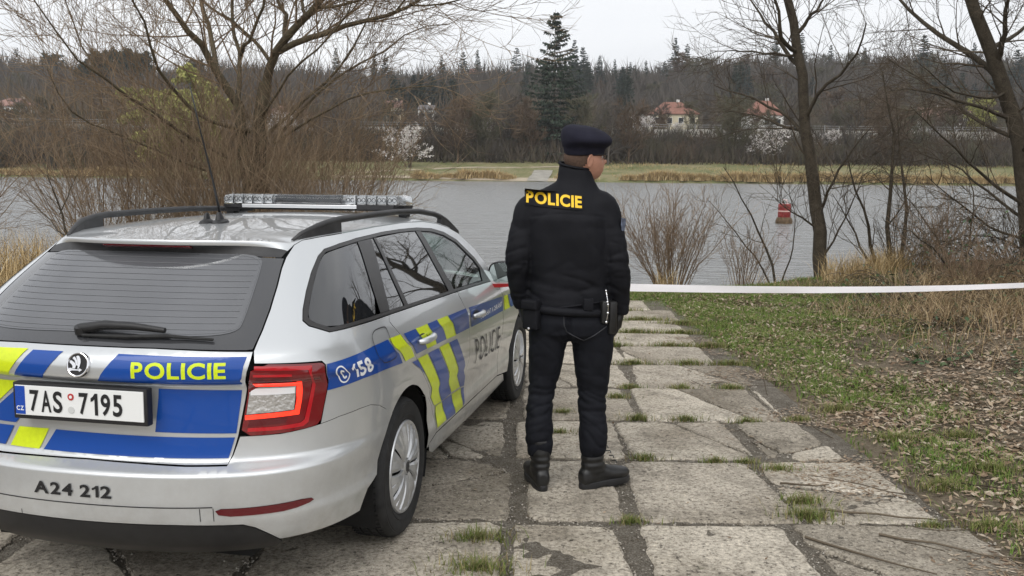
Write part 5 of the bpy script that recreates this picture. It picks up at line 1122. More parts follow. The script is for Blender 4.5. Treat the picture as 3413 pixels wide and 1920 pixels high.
def proto_conifer(seed, mt, width=.2, layers=26, droop=-.25, bare=.12, gappy=.15):
    rs = np.random.default_rng(seed); T = [(np.array([(0, 0, -.02), (0, 0, .5), (0, 0, 1.)]), np.array([.013, .007, .001]))]; V = []; F = []; bl = []
    for k in range(layers):
        t = (k+rs.random()*.6)/layers; z = bare+(1-bare)*t*.985; L_ = width*(1-t)**.80*rs.uniform(.75, 1.15)+.012
        nb = max(5, int(11*(1-t)+4))
        for q in range(nb):
            if rs.random() < gappy: continue
            a = rs.uniform(0, 6.283); ln = L_*rs.uniform(.65, 1.1); d = np.array([math.cos(a), math.sin(a), droop+.5*t]); d /= np.linalg.norm(d)
            P = [np.array([0, 0, z])]
            for s in range(4): P.append(P[-1]+d*ln/4); d = d+np.array([0, 0, .10])
            P = np.array(P); bl.append((P, np.linspace(.0022, .0007, 5)))
            m = int(16+26*ln/width)
            f = rs.uniform(.12, 1, m)*4; i = np.minimum(f.astype(int), 3); c = P[i]+(P[i+1]-P[i])*(f-i)[:, None]
            side_ = np.array([-math.sin(a), math.cos(a), 0]); w = rs.normal(0, 1, (m, 1))*ln*.16*(1.1-f[:, None]/4*.7)
            c = c+side_*w; dd = np.stack([math.cos(a)*.6+rs.normal(0, .4, m), math.sin(a)*.6+rs.normal(0, .4, m), -.55+rs.normal(0, .25, m)], 1); dd /= np.linalg.norm(dd, axis=1, keepdims=True)
            sz = rs.uniform(.010, .021, (m, 1)); pr = np.cross(dd, rs.normal(0, 1, (m, 3))); pr /= np.linalg.norm(pr, axis=1, keepdims=True)
            n0 = len(V); V += list(np.stack([c-pr*sz*.45, c+pr*sz*.45, c+dd*sz*1.5], 1).reshape(-1, 3)); F += [(n0+3*j, n0+3*j+1, n0+3*j+2) for j in range(m)]
    V1, F1 = tubes(T+bl, 3); m1 = mesh('p', V1, F1, twig_dk); m2 = mesh('p', np.array(V), np.array(F, dtype=np.int32), mt); r = (m1.data, m2.data)
    for o in (m1, m2): bpy.data.objects.remove(o)
    return r
def leafy(seed, mt, n, zlo, wid, size, hang=0., wood=twig_dk, shape=1.):
    """tree or bush of height 1 with small leaves or flowers along its twigs"""
    rs = np.random.default_rng(seed); W = [branch(rs, (rs.normal(0, .02), rs.normal(0, .02), -.02), (rs.normal(0, .5*wid), rs.normal(0, .5*wid), 1), .8, .014, 7, .08, .02, .25) for _ in range(4)]
    l1 = []
    for w in W: l1 += sprout(rs, w, 9, .34*wid*2, .0022, 52, 6, .11, .02-hang*.2, .15, .3, .5, .3)
    l2 = []
    for l in l1: l2 += sprout(rs, l, 6, .2, .0014, 42, 6, .1, -.28*hang, .15, .4, .6)
    al = [p for p, r in l1+l2 for p in p[1:]]; al = np.array(al); al = al[al[:, 2] > zlo]
    c = al[rs.integers(0, len(al), n)]+rs.normal(0, .012, (n, 3)); dd = rs.normal(0, 1, (n, 3))+np.array([0, 0, -1.5*hang]); dd /= np.linalg.norm(dd, axis=1, keepdims=True); pr = np.cross(dd, rs.normal(0, 1, (n, 3))); pr /= np.linalg.norm(pr, axis=1, keepdims=True); s = size*rs.uniform(.6, 1.3, (n, 1))
    V = np.stack([c-pr*s*.4, c+pr*s*.4, c+dd*s], 1).reshape(-1, 3); V1, F1 = tubes(W+l1+l2, 3); m1 = mesh('p', V1, F1, wood); m2 = mesh('p', V, np.arange(3*n, dtype=np.int32).reshape(-1, 3), mt); r = (m1.data, m2.data)
    for o in (m1, m2): bpy.data.objects.remove(o)
    return r
def proto_bush(seed, mt, stems=34, sp=.5):
    rs = np.random.default_rng(seed); W = []; T = []; T2 = []
    for k in range(stems):
        a = rs.uniform(0, 6.28); q = rs.random()**.6; W.append(branch(rs, (.30*q*math.cos(a), .22*q*math.sin(a), -.03), (math.cos(a)*q*sp, math.sin(a)*q*sp*.7, 1), rs.uniform(.55, 1.1), .007, 6, .10, .0, .3))
    for l in W: T += sprout(rs, l, 7, .36, .0028, 36, 4, .12, .03, .1, .4, .55)
    for l in T: T2 += sprout(rs, l, 4, .16, .0022, 36, 3, .1, .03, .2, .6, .7)
    V1, F1 = tubes(W, 3); V2, F2 = tubes(T+T2, 3); m1 = mesh('p', V1, F1, mt); m2 = mesh('p', V2, F2, mt); r = (m1.data, m2.data)
    for o in (m1, m2): bpy.data.objects.remove(o)
    return r
def place(name, pr, loc, h, w, label, cat, group=None, rot=None, names=('trunk', 'crown')):
    o = thing(name, label, cat, loc, rng.uniform(0, 6.28) if rot is None else rot, group); o.scale = (h*w, h*w, h)
    for me, nm in zip(pr, names): link(bpy.data.objects.new(nm, me), o)
    return o
BARE = [proto_bare(401+k, far_tw[k % 3], 1+.15*(k % 3), 9, 1.0+.2*(k % 2)) for k in range(6)]
CON = [proto_conifer(421, needles, .17), proto_conifer(422, needles_b, .21, 24), proto_conifer(423, needles, .14, 28, -.15), proto_conifer(424, needles_b, .18, 22, -.1, .2, .25)]
BUSH = [proto_bush(431+k, far_tw[k % 3]) for k in range(4)]
# the big spruce on the far bank
def top_h(dx, dtop, Y): b = far_xyz(dx, Y); return b, at(dx, dtop, Y).z-b.z
b, h = top_h(1392, 24, 171)
place('spruce_tree', proto_conifer(420, needles, .33, 40, -.26, .02, .25), b, h, 1., 'very tall dark spruce towering over the far bank behind the officer\'s head', 'spruce')
# woods on the hillside and the ridge
rs = np.random.default_rng(77)
sky_x = [-80, 0, 150, 300, 500, 700, 900, 1000, 1100, 1200, 1300, 1400, 1500, 1600, 1700, 1900, 2100, 2300, 2500, 2660]; sky_y = [150, 140, 150, 140, 150, 155, 150, 165, 180, 172, 160, 150, 158, 165, 130, 125, 128, 122, 120, 120]
n_t = 0
for row, (Y0, Y1, n, lo, hi, far_lab, G_) in enumerate([(385, 440, 84, 0, 34, 'grey bare tree on the skyline of the wooded ridge', 'bare trees on the ridge'), (300, 370, 78, 30, 85, 'bare tree half way up the wooded hillside', 'bare trees on the hillside'), (225, 285, 56, 72, 130, 'brown bare tree on the lower slope behind the houses', 'bare trees behind the houses'), (186, 215, 46, 95, 165, 'bare tree among the gardens beyond the river road', 'bare trees by the river road')]):
    for k in range(n):
        dx = -90+2760*(k+rs.uniform(-.3, 1.3))/n; Y = rs.uniform(Y0, Y1); ty = np.interp(dx, sky_x, sky_y)+rs.uniform(lo, hi)
        b, h = top_h(dx, ty, Y)
        if h < 4: h = rs.uniform(6, 9)
        place('bare_tree', BARE[int(rs.integers(6))], b, h, rs.uniform(1.1, 1.7), far_lab, 'tree', G_); n_t += 1
for dx, ty, Y, w, k in ((850, 118, 395, 1, 0), (945, 128, 390, 1., 2), (972, 132, 385, 1, 3), (1112, 138, 380, 1.1, 2), (1165, 128, 372, 1.25, 1), (1201, 124, 375, .9, 0), (1297, 117, 365, 1.15, 1), (1440, 98, 340, 1.1, 3), (1462, 115, 335, 1.2, 1), (1503, 138, 350, 1.1, 3), (1541, 148, 350, 1., 2), (1618, 150, 380, 1, 0), (1690, 92, 420, 1.1, 3), (1720, 108, 420, 1.1, 0), (1938, 78, 400, 1., 2), (2002, 80, 395, 1.1, 0), (2075, 110, 400, 1, 1), (2305, 84, 360, 1.3, 1), (2430, 105, 380, 1.2, 3), (2160, 118, 390, 1, 0), (2540, 120, 330, 1.3, 1), (60, 118, 420, .9, 3), (1580, 155, 400, 1, 2)):
    b, h = top_h(dx, ty, Y); place('conifer_tree', CON[k], b, h, w, 'dark conifer standing up out of the bare wood on the ridge', 'conifer', 'conifers on the ridge')
for q in range(13):                                                # the dark stand right of the willow
    dx = 985+13*q+rs.uniform(-8, 8); b, h = top_h(dx, 190+rs.uniform(-8, 22), 262+rs.uniform(-10, 12)); place('conifer_tree', CON[q % 4], b, h, 1.5, 'dense bluish conifer in the dark stand left of the tall spruce', 'conifer', 'conifers in the dark stand')
for q in range(9):
    dx = 2330+34*q+rs.uniform(-8, 8); b, h = top_h(dx, 190+rs.uniform(-10, 25), 285+rs.uniform(-10, 12)); place('conifer_tree', CON[q % 4], b, h, 1.5, 'dark conifer on the right hand slope behind the leaning tree', 'conifer', 'conifers on the right hand slope')
PINE = leafy(441, needles, 9000, .42, .42, .030)
for dx, ty, Y, w in ((262, 118, 330, 1.1), (320, 112, 335, 1.2), (372, 120, 330, 1.1), (140, 125, 360, 1.), (505, 140, 350, .9), (225, 150, 340, 1)):
    b, h = top_h(dx, ty, Y); place('pine_tree', PINE, b, h, w, 'round crowned dark pine on the ridge at the left', 'pine', 'pines on the left ridge')
b, h = top_h(475, 158, 150); place('weeping_willow', leafy(442, fresh, 60000, .08, .6, .030, 1.0), b, h, 1.15, 'yellow green weeping willow on the far bank seen through the bare willow', 'tree', rot=0)
b, h = top_h(2452, 236, 188); place('weeping_willow', leafy(443, fresh, 12000, .15, .5, .022, .9), b, h, .95, 'yellow green tree on the far bank at the far right', 'tree', rot=.5)
# hedge of scrub along the embankment
for k in range(150):
    dx = -90+2760*(k+rs.uniform(-.4, 1.4))/150; Y = rs.uniform(162, 176); b = far_xyz(dx, Y); hh = rs.uniform(2.6, 5.0)
    place('scrub_bush', BUSH[k % 4], b, hh, rs.uniform(.8, 1.2)*1.3, 'dark bare scrub bush on the embankment below the river road', 'bush', 'scrub on the embankment', names=('stems', 'twigs'))
for k in range(40):
    dx = -90+2760*(k+rs.uniform(-.4, 1.4))/40; Y = rs.uniform(180, 186); b = far_xyz(dx, Y)
    place('garden_bush', BUSH[k % 4], b, rs.uniform(2.5, 4.5), 1.2, 'bare garden bush behind the river road', 'bush', 'garden bushes by the river road', names=('stems', 'twigs'))
for k, (dx, ty) in enumerate(((40, 300), (130, 285), (230, 300), (1090, 262), (1150, 235), (1210, 225), (1290, 225), (1340, 240), (1470, 230), (1530, 250), (1580, 240), (1850, 230), (2140, 250), (2220, 245), (2290, 260), (860, 230), (760, 240))):
    b, h = top_h(dx, ty, 163+rs.uniform(-3, 8)); place('bare_tree', BARE[k % 6], b, h, 1.1, 'brown bare tree standing in the embankment scrub', 'tree', 'bare trees in the embankment scrub')
for k in range(26):                                                # the thicket on the far shore at the left
    dx = -60+18*k+rs.uniform(-9, 9); Y = rs.uniform(141, 158); b = far_xyz(dx, Y)
    place('shore_bush', BUSH[k % 4], b, rs.uniform(4, 7.5), rs.uniform(1.1, 1.5), 'big grey brown bare bush on the far shore at the left', 'bush', 'bushes on the far shore at the left', names=('stems', 'twigs'))
BLO = [leafy(451, blossom, 2200, .2, .62, .034), leafy(452, blossom, 1300, .2, .62, .034)]
for dx, ty, Y, w, q, lab in ((1030, 315, 152, 1.25, 0, 'pale flowering bush on the far meadow right of the willow'), (1615, 288, 176, 1.3, 0, 'white blossoming bush left of the red roofed cream house'), (1700, 302, 178, 1.2, 1, 'white blossoming bush in front of the red roofed cream house'), (1920, 315, 165, 1.3, 1, 'white blossoming bush below the white house'), (720, 275, 178, 1.5, 0, 'white blossoming tree seen through the bare willow'), (2080, 320, 172, 1.2, 1, 'sparse white bush right of the tall trunk')):
    b, h = top_h(dx, ty, Y); place('blossom_bush', BLO[q], b, h, w, lab, 'bush')

# houses
tile = colmix('clay roof tiles', [(.3, (.16, .082, .062)), (.55, (.235, .12, .092)), (.8, (.29, .165, .13))], 1.2, scale2=(9, .4)); tile2 = colmix('faded clay tiles', [(.3, (.22, .13, .11)), (.7, (.32, .20, .165))], 1.2)
w_cream = mat('cream render', (.56, .50, .36), .9, noise=(.6, .1)); w_white = mat('white render', (.66, .65, .61), .9, noise=(.6, .1)); w_pink = mat('pink brick', (.42, .20, .175), .9, noise=(.6, .1)); w_grey = mat('grey render', (.30, .29, .29), .9); glass_d = mat('dark window pane', (.03, .035, .04), .1); frame_w = mat('white frame', (.7, .7, .68), .6); slate = mat('dark roofing', (.12, .11, .11), .8)
def house(label, dx0, dx1, ty_ridge, ty_eave, Y, wm, rm, kind='hip', depth=8, nw=3, floors=1, name='house'):
    a, b = at(dx0, ty_ridge, Y), at(dx1, ty_ridge, Y); w = b.x-a.x; cx = (a.x+b.x)/2; g = float(gz(cx, Y)); zr = a.z; ze = at(dx0, ty_eave, Y).z
    o = thing(name, label, 'house', (cx, Y+depth/2, g)); ze -= g; zr -= g
    MB().box((0, 0, ze/2-.3), (w*.94, depth*.94, ze+.6)).build('wall', wm, o)
    x, y = w/2, depth/2; i = .32*w if kind == 'hip' else w/2
    ro = MB().add([(-x, -y, ze-.1), (x, -y, ze-.1), (x, y, ze-.1), (-x, y, ze-.1), (-i if kind == 'gable' else -x+i, 0, zr), (i if kind == 'gable' else x-i, 0, zr), (-x, -y, ze-.25), (x, -y, ze-.25), (x, y, ze-.25), (-x, y, ze-.25)], [(0, 1, 5, 4), (2, 3, 4, 5), (1, 2, 5), (3, 0, 4), (6, 9, 8, 7), (0, 6, 7, 1), (1, 7, 8, 2), (2, 8, 9, 3), (3, 9, 6, 0)]) if kind != 'flat' else MB().box((0, 0, ze+(zr-ze)/2), (w, depth, max(zr-ze, .3)))
    r_ = ro.build('roof', rm, o); MB().box((w*.12, .3, zr-.1), (.6, .6, 1.3)).build('chimney', w_white if kind == 'hip' else wm, r_)
    for f in range(floors):
        for k in range(nw):
            wx = -w*.94/2+w*.94*(k+.5)/nw; wz = ze-1.55-2.9*f; fr = MB().box((wx, -depth*.47-.02, wz), (1.15, .08, 1.35)).build('window', frame_w, o); MB().box((wx, -depth*.47-.07, wz), (.98, .03, 1.18)).build('pane', glass_d, fr)
    return o
house('cream house with a red tiled hip roof right of the officer\'s cap', 1640, 1762, 253, 284, 196, w_cream, tile, 'hip', 9, 4)
house('white house with a red roof behind the tall right hand trunk', 1888, 1978, 250, 287, 192, w_white, tile, 'hip', 8, 3)
house('house with a faded pink roof at the far right', 2330, 2408, 268, 300, 215, w_white, tile2, 'gable', 9, 3)
house('small white house beside the yellow green tree at the right', 2405, 2462, 272, 284, 225, w_white, tile2, 'gable', 8, 2)
house('long house with a faded red roof at the left edge of the far bank', -40, 78, 244, 264, 230, w_white, tile2, 'hip', 9, 4)
house('small orange gabled house left of the tall spruce', 1186, 1236, 276, 292, 200, w_white, tile, 'gable', 7, 2)
house('small cream house among the trees right of the willow', 966, 1008, 250, 268, 214, w_cream, tile2, 'gable', 7, 2)
house('small white house in the gap right of the willow', 1050, 1092, 262, 274, 218, w_white, slate, 'gable', 7, 2)
house('pink gabled building on the ridge below two conifers', 1180, 1212, 170, 180, 408, w_pink, tile, 'gable', 10, 2, 2)
house('cream house with a brown roof half hidden behind the willow', 655, 770, 262, 285, 205, w_white, tile2, 'hip', 9, 4)
# road wall with railings on the embankment
wallm = colmix('pale wall', [(.3, (.34, .33, .29)), (.7, (.50, .48, .43))], .8, scale2=(5, .3)); railm = mat('galvanised rail', (.30, .31, .31), .6)
rw = thing('road_wall', 'long pale wall with a railing along the river road', 'wall', (0, 177.6, 6.4))
for k in range(60):
    x0 = -130+5*k; g = float(gz(x0+2.5, 177.6))-6.4
    MB().box((x0+2.5, 0, g+.45), (4.96, .3, 2.0)).build('wall_section', wallm, rw)
    MB().box((x0, .1, g+1.85), (.10, .10, 1.1)).build('post', railm, rw)
for z in (1.95, 2.35): MB().box((20, .1, .45+z-.45), (300, .05, .07)).build('rail', railm, rw)
# reed clumps, path and landing on the shore
rs2 = np.random.default_rng(9); q = rs2.normal(0, .42, (420, 2)); V, F = blades(np.c_[q[:, 0]*1.5, q[:, 1]*.6, q[:, 0]*0-.05], 1.15, .05, .75, 461, 3, .7); rc = mesh('reed_clump', V, F, straw); RC = rc.data; bpy.data.objects.remove(rc)
G5 = 'straw coloured reed clumps along the far shore'
for k, dx in enumerate(list(np.linspace(1045, 1275, 13))+list(np.linspace(1585, 2590, 64))+list(np.linspace(-40, 380, 16))+[1470, 1425]):
    Y = 135.9+rs.uniform(-.6, .9); b = far_xyz(dx+rs.uniform(-8, 8), Y); o = bpy.data.objects.new('reed_clump', RC); link(o); o.location = b; o.rotation_euler.z = rs.uniform(0, 6.28); s = rs.uniform(.7, 1.5); o.scale = (s*1.2, s, s)
    tag(o, 'tuft of straw coloured dead reeds on the far shore', 'reeds', G5)
def dry(n, x0, x1, y0, y1, keep, h, seed, label): 
    x, y = scatter(n, x0, x1, y0, y1, keep); V, F = blades(ground_pts(x, y), h, .05, .8, seed, 2, .6); return stuff('dry_grass', V, F, straw, label, 'dry grass')
dry(26000, 15, 130, 136.5, 166, lambda x, y: np.clip(.25+.9*wob(x, y, .22, 4)+.8*np.exp(-((y-163)/2.5)**2), 0, 1)*.8, .42, 462, 'dry grass patches on the far right meadow'); dry(9000, -95, -20, 136.5, 166, lambda x, y: np.clip(.1+.9*wob(x, y, .22, 8), 0, 1)*.8, .5, 463, 'dry grass patches on the far left meadow')
sandm = colmix('pale sand and gravel', [(.3, (.25, .21, .15)), (.7, (.42, .36, .27))], .5, scale2=(4, .4)); ramp_m = mat('pale concrete ramp', (.27, .255, .22), .9, noise=(.8, .2))
def strip(name, pts, w, m, dz=.03):
    P = [Vector((*p, 0)) for p in pts]; V = []
    for i, p in enumerate(P):
        d = (P[min(i+1, len(P)-1)]-P[max(i-1, 0)]).normalized(); n = Vector((-d.y, d.x, 0)); ww = w[i] if hasattr(w, '__len__') else w
        for s in (-1, -.33, .33, 1): q = p+n*s*ww/2; V.append((q.x, q.y, float(gz(q.x, q.y))+dz))
    o = mesh(name, V, [(4*i+j, 4*i+j+1, 4*i+j+5, 4*i+j+4) for i in range(len(P)-1) for j in range(3)], m); o['kind'] = 'structure'; return o
px_ = lambda dx, Y: (far_xyz(dx, Y).x, Y)
cv = lambda pts: [tuple(np.array(pts[i])*(1-t)+np.array(pts[i+1])*t) for i in range(len(pts)-1) for t in np.linspace(0, 1, 8, endpoint=False)]+[pts[-1]]
strip('river_path', cv([px_(880, 141), px_(960, 144), px_(1080, 149), px_(1200, 152), px_(1330, 154), px_(1500, 155)]), 1.5, sandm)
strip('shore_sand', cv([px_(840, 136.2), px_(930, 136.6), px_(1060, 136.5), px_(1200, 135.8), px_(1290, 135.6), px_(1420, 135.6)]), 2.2, sandm, .05)
strip('landing_ramp', cv([px_(1352, 134.4), px_(1362, 140), px_(1368, 147)]), 3.0, ramp_m, .10)

for k, dx in enumerate(rs.uniform(1100, 2600, 26)):
    b, h = top_h(dx, rs.uniform(150, 205), rs.uniform(290, 370)); place('conifer_tree', CON[k % 4], b, h, rs.uniform(1.0, 1.7), 'dark conifer among bare trees half way up the hillside', 'conifer', 'conifers on the hillside')
for k, (dx, ty) in enumerate(((1640, 262), (1668, 275), (1735, 268), (1770, 250), (1900, 262), (1935, 272), (1985, 255), (2345, 275), (2390, 282), (2430, 290), (20, 250), (50, 255), (1195, 272), (1225, 280), (985, 248), (1072, 262), (690, 260))):
    b, h = top_h(dx, ty, 187+rs.uniform(-2, 3)); place('garden_tree', BARE[k % 6], b, h, 1.0, 'small bare tree in a garden in front of the houses', 'tree', 'garden trees before the houses')
# undergrowth and thin stems that fill the wood: one mass
def wood_mass(n, Y0, Y1, h0, h1, seed, cols, name, label, keep=None):
    rs = np.random.default_rng(seed); x = rs.uniform(-1.0, 1.0, n); y = rs.uniform(Y0, Y1, n); x = x*y
    if keep: k = rs.random(n) < keep(x, y); x, y = x[k], y[k]; n = len(x)
    z = gz(x, y); h = rs.uniform(h0, h1, n)*(.6+.5*wob(x, y, .06, 2)+.25); lx = rs.normal(0, .28, n)*h; ly = rs.normal(0, .15, n)*h; zb = z+h*rs.uniform(-.05, .55, n); w = rs.uniform(.10, .22, n)*(y/250)
    V = np.stack([np.stack([x-w, y, zb], 1), np.stack([x+w, y+.1, zb], 1), np.stack([x+lx, y+ly, zb+h*.75], 1)], 1).reshape(-1, 3)
    return stuff(name, V, np.arange(3*n, dtype=np.int32).reshape(-1, 3), islandmix(name+' stems', cols, .95, .05), label, 'wood')
wood_mass(94000, 284, 470, 5, 12, 471, [(.06, .054, .048), (.10, .088, .075), (.08, .07, .06)], 'far_wood', 'grey mass of thin stems in the wood on the hillside')
wood_mass(41000, 206, 284, 4, 9, 472, [(.075, .06, .045), (.12, .095, .07), (.09, .078, .055)], 'garden_wood', 'brown mass of thin stems behind the houses', lambda x, y: .4+.6*wob(x, y, .05, 3))
wood_mass(31000, 161, 177, 1.2, 4, 473, [(.055, .045, .036), (.09, .072, .055), (.075, .068, .045)], 'embankment_scrub', 'dark thicket of stems on the embankment')
# trees of the near bank outside the frame, which the car's windows mirror
for k, (x, y, h, w) in enumerate(((10.8, 10.2, 10, 1.1), (13.5, 12.5, 11, 1.2), (10.2, 6.2, 9.5, 1.1), (14.5, 8.5, 11, 1.2), (17, 14, 12, 1.2))):
    place('bare_tree', BARE[k], gp(x, y, -.1), h, w, 'bare tree on the near bank beyond the right edge of the photo', 'tree', 'bare trees beyond the right edge')
def ordinals(group, what):
    W_ = ['leftmost', 'second', 'third', 'fourth', 'fifth', 'sixth', 'seventh', 'eighth', 'ninth', 'tenth', 'eleventh', 'twelfth', 'thirteenth', 'fourteenth', 'fifteenth', 'sixteenth', 'seventeenth', 'eighteenth', 'nineteenth', 'twentieth', 'twenty-first', 'twenty-second', 'twenty-third', 'twenty-fourth']
    obs = sorted([o for o in scene.objects if o.get('group') == group and not o.parent], key=lambda o: o.location.x/max(o.location.y, 1))
    for k, o in enumerate(obs[:len(W_)]): o['label'] = ('leftmost '+what) if k == 0 else '%s from the left, %s' % (W_[k], what)
ordinals('conifers on the ridge', 'dark conifer standing out of the bare wood on the ridge'); ordinals('conifers in the dark stand', 'conifer of the dense bluish stand left of the tall spruce'); ordinals('conifers on the right hand slope', 'dark conifer on the slope behind the leaning tree')
ordinals('pines on the left ridge', 'round crowned dark pine on the ridge'); ordinals('garden trees before the houses', 'small bare garden tree in front of the houses'); ordinals('bare trees in the embankment scrub', 'brown bare tree standing in the embankment scrub')
# ------------------------------------------------------------------ buoy, tape
by = thing('buoy', 'red channel buoy floating in the river between the bare branches', 'buoy', (*[at(1972, 556, 46)[k] for k in (0, 1)], WATER))
redp = colmix('weathered red paint', [(.3, (.13, .022, .022)), (.55, (.24, .038, .035)), (.8, (.34, .12, .10))], 6, rough=.5); rust = mat('algae brown', (.10, .065, .035), .9, noise=(8, .4))
MB().lathe([(0, .30), (.30, .30), (.315, .33), (.315, .95), (.30, .985), (0, .985)], 28).build('can', redp, by, auto=35)
MB().lathe([(.18, -.4), (.40, -.12), (.42, .12), (.36, .28), (.30, .33), (0, .33)], 28).build('float', rust, by, auto=35)
MB().lathe([(.318, .60), (.318, .66)], 28).build('pale_band', mat('pale stripe', (.55, .38, .34), .6), by)
mb = MB()
for k in range(4):
    a = k*math.pi/2+.4; mb.tube([(.22*math.cos(a), .22*math.sin(a), .97), (.10*math.cos(a), .10*math.sin(a), 1.18)], .018, 6)
mb.lathe([(0, 1.17), (.12, 1.17), (.12, 1.21), (0, 1.21)], 14); mb.build('top_mark', mat('bleached pink', (.62, .48, .46), .6), by)

tapew = mat('white tape', (.86, .84, .85), .45, coat=.2); tapep = mat('faded pink print', (.74, .50, .55), .45); taper = mat('red tape', (.52, .03, .035), .45)
tp = thing('barrier_tape', 'white police tape stretched from the car mirror across the track to the right', 'tape', at(1270, 724, 6.35))
A0 = at(1262, 716, 6.25); A1 = at(2680, 713, 10.6); dirv = (A1-A0); hor = Vector((dirv.x, dirv.y, 0)).normalized(); upv = Vector((0, 0, 1)); sidev = hor.cross(upv)
def tape_pt(t, s, off=0): 
    p = A0+dirv*t; p.z -= .055*math.sin(math.pi*t); tw = -.30+.22*math.sin(5*t+.4)+.08*math.sin(23*t); return p+(upv*math.cos(tw)+sidev*math.sin(tw))*s*(.029+.001*t)+sidev*off
n = 160; V = []; 
for k in range(n+1):
    t = k/n; V += [tape_pt(t, -1), tape_pt(t, 0, .002*math.sin(40*t)), tape_pt(t, 1)]
V = [Vector(v)-tp.location for v in V]
mesh('band', V, [(3*i+j, 3*i+j+1, 3*i+j+4, 3*i+j+3) for i in range(n) for j in range(2)], tapew, tp, smooth=True)
V = []; F = []
for a, b in ((.02, .075), (.085, .095), (.13, .15), (.31, .325), (.60, .62)):
    for k in range(7):
        t = a+(b-a)*k/6; V += [Vector(tape_pt(t, -.92, -.0025))-tp.location, Vector(tape_pt(t, .92, -.0025))-tp.location]
        if k < 6: i = len(V)-2; F.append((i, i+1, i+3, i+2))
mesh('printed_marks', V, F, tapep, tp)
# knot of tape round the mirror arm
mo = mir[0]; cm = car.matrix_world; kn = []
def band(pts, w, m, name, tilt=Vector((0, 0, 1))):
    P = [cm @ Vector(p)-tp.location for p in pts]; V = []
    for i, p in enumerate(P):
        d = (P[min(i+1, len(P)-1)]-P[max(i-1, 0)]).normalized(); u = tilt-d*tilt.dot(d); u.normalize(); V += [p-u*w[i]/2, p+u*w[i]/2]
    mesh(name, V, [(2*i, 2*i+1, 2*i+3, 2*i+2) for i in range(len(P)-1)], m, tp, smooth=True)
band([(.70, 2.72, .985), (.76, 2.80, .990), (.82, 2.86, .985), (.87, 2.90, .965), (.90, 2.92, .955)], [.012, .05, .055, .035, .02], tapew, 'knot_end', Vector((.3, -.3, 1)))
band([(.80, 2.86, .955), (.86, 2.885, .950), (.93, 2.90, .952), (1.0, 2.91, .955), (1.06, 2.93, .957)], [.02, .03, .028, .022, .018], taper, 'knot_red', Vector((0, -.5, 1)))
band([(.845, 2.90, 1.01), (.85, 2.885, .98), (.853, 2.88, .955), (.845, 2.885, .93)], [.014, .024, .026, .016], taper, 'knot_red', Vector((1, 0, .1)))
band([(.90, 2.905, .964), (.98, 2.912, .965), (1.05, 2.92, .966)], [.018, .02, .016], tapew, 'knot_white', Vector((0, -.6, 1)))

# ------------------------------------------------------------------ the officer
OX, OY = .335, 4.72
off = thing('person', 'man in black uniform and navy beret seen from behind, head turned to the right', 'person', (OX, OY, -math.tan(SLOPE)*OY))
OM = Matrix.Translation((OX, OY, -math.tan(SLOPE)*OY)).inverted()
def oz(dx, dy, Y=4.72): return OM @ at(dx, dy, Y)                  # photo point -> officer's own frame (x right, y away, z up)
def loft(rings, n=28, caps=True):
    """rings = (centre, ax1, ax2) ellipses, p = squareness"""
    V = []; F = []
    for c, a, b in rings:
        c, a, b = Vector(c), Vector(a), Vector(b)
        for k in range(n):
            t = 2*math.pi*k/n; cs, sn = math.cos(t), math.sin(t); e = .88
            V.append(c+a*(abs(cs)**e)*(1 if cs > 0 else -1)+b*(abs(sn)**e)*(1 if sn > 0 else -1))
    for j in range(len(rings)-1):
        for k in range(n): F.append((j*n+k, j*n+(k+1) % n, (j+1)*n+(k+1) % n, (j+1)*n+k))
    if caps: F += [tuple(range(n))[::-1], tuple((len(rings)-1)*n+k for k in range(n))]
    return V, F
def chain(pts, rad, flat=1., fdir=(0, 1, 0), sub=4):
    """rings along a smooth limb"""
    P = np.array([tuple(p) for p in pts], float); s = np.r_[0, np.cumsum(np.linalg.norm(np.diff(P, axis=0), axis=1))]; m = (len(pts)-1)*sub+1; q = np.linspace(0, s[-1], m)
    C = np.stack([pchip(s, P[:, k])(q) for k in range(3)], 1); r = pchip(s, rad)(q); f = pchip(s, flat)(q) if hasattr(flat, '__len__') else np.full(m, flat); out = []
    for i in range(m):
        d = Vector(C[min(i+1, m-1)]-C[max(i-1, 0)]).normalized(); fd = Vector(fdir); b = (fd-d*fd.dot(d)).normalized(); a = b.cross(d)
        out.append((C[i], a*r[i], b*r[i]*f[i]))
    return out
def fuse(name, parts, m, parent, vox=.008, smooth_it=6, fold=None):
    mb = MB()
    for V, F in parts: mb.add(V, F)
    o = mesh(name, mb.V, mb.F, m, None); bm = bmesh.new(); bm.from_mesh(o.data); bmesh.ops.recalc_face_normals(bm, faces=bm.faces); bm.to_mesh(o.data); bm.free()
    md = o.modifiers.new('r', 'REMESH'); md.mode = 'VOXEL'; md.voxel_size = vox; md2 = o.modifiers.new('s', 'SMOOTH'); md2.iterations = smooth_it; md2.factor = .5
    dg = bpy.context.evaluated_depsgraph_get(); me = bpy.data.meshes.new_from_object(o.evaluated_get(dg)); o.modifiers.clear(); old = o.data; o.data = me; me.name = name; bpy.data.meshes.remove(old)
    if fold:
        k = len(me.vertices); co = np.zeros(k*3); me.vertices.foreach_get('co', co); co = co.reshape(-1, 3); no = np.zeros(k*3); me.vertices.foreach_get('normal', no); no = no.reshape(-1, 3)
        co += no*fold(co)[:, None]; me.vertices.foreach_set('co', co.ravel()); me.update()
    me.polygons.foreach_set('use_smooth', np.ones(len(me.polygons), dtype=bool)); o.parent = parent
    return o
def pn(co, sc, seed): return np.array([mnoise.noise(Vector((c[0]*sc[0]+seed, c[1]*sc[1]+seed*.3, c[2]*sc[2]))) for c in co])
def creases(co, sc, seed): v = pn(co, sc, seed); return (1-np.abs(v)*2.6).clip(0)**2        # sharp ridges
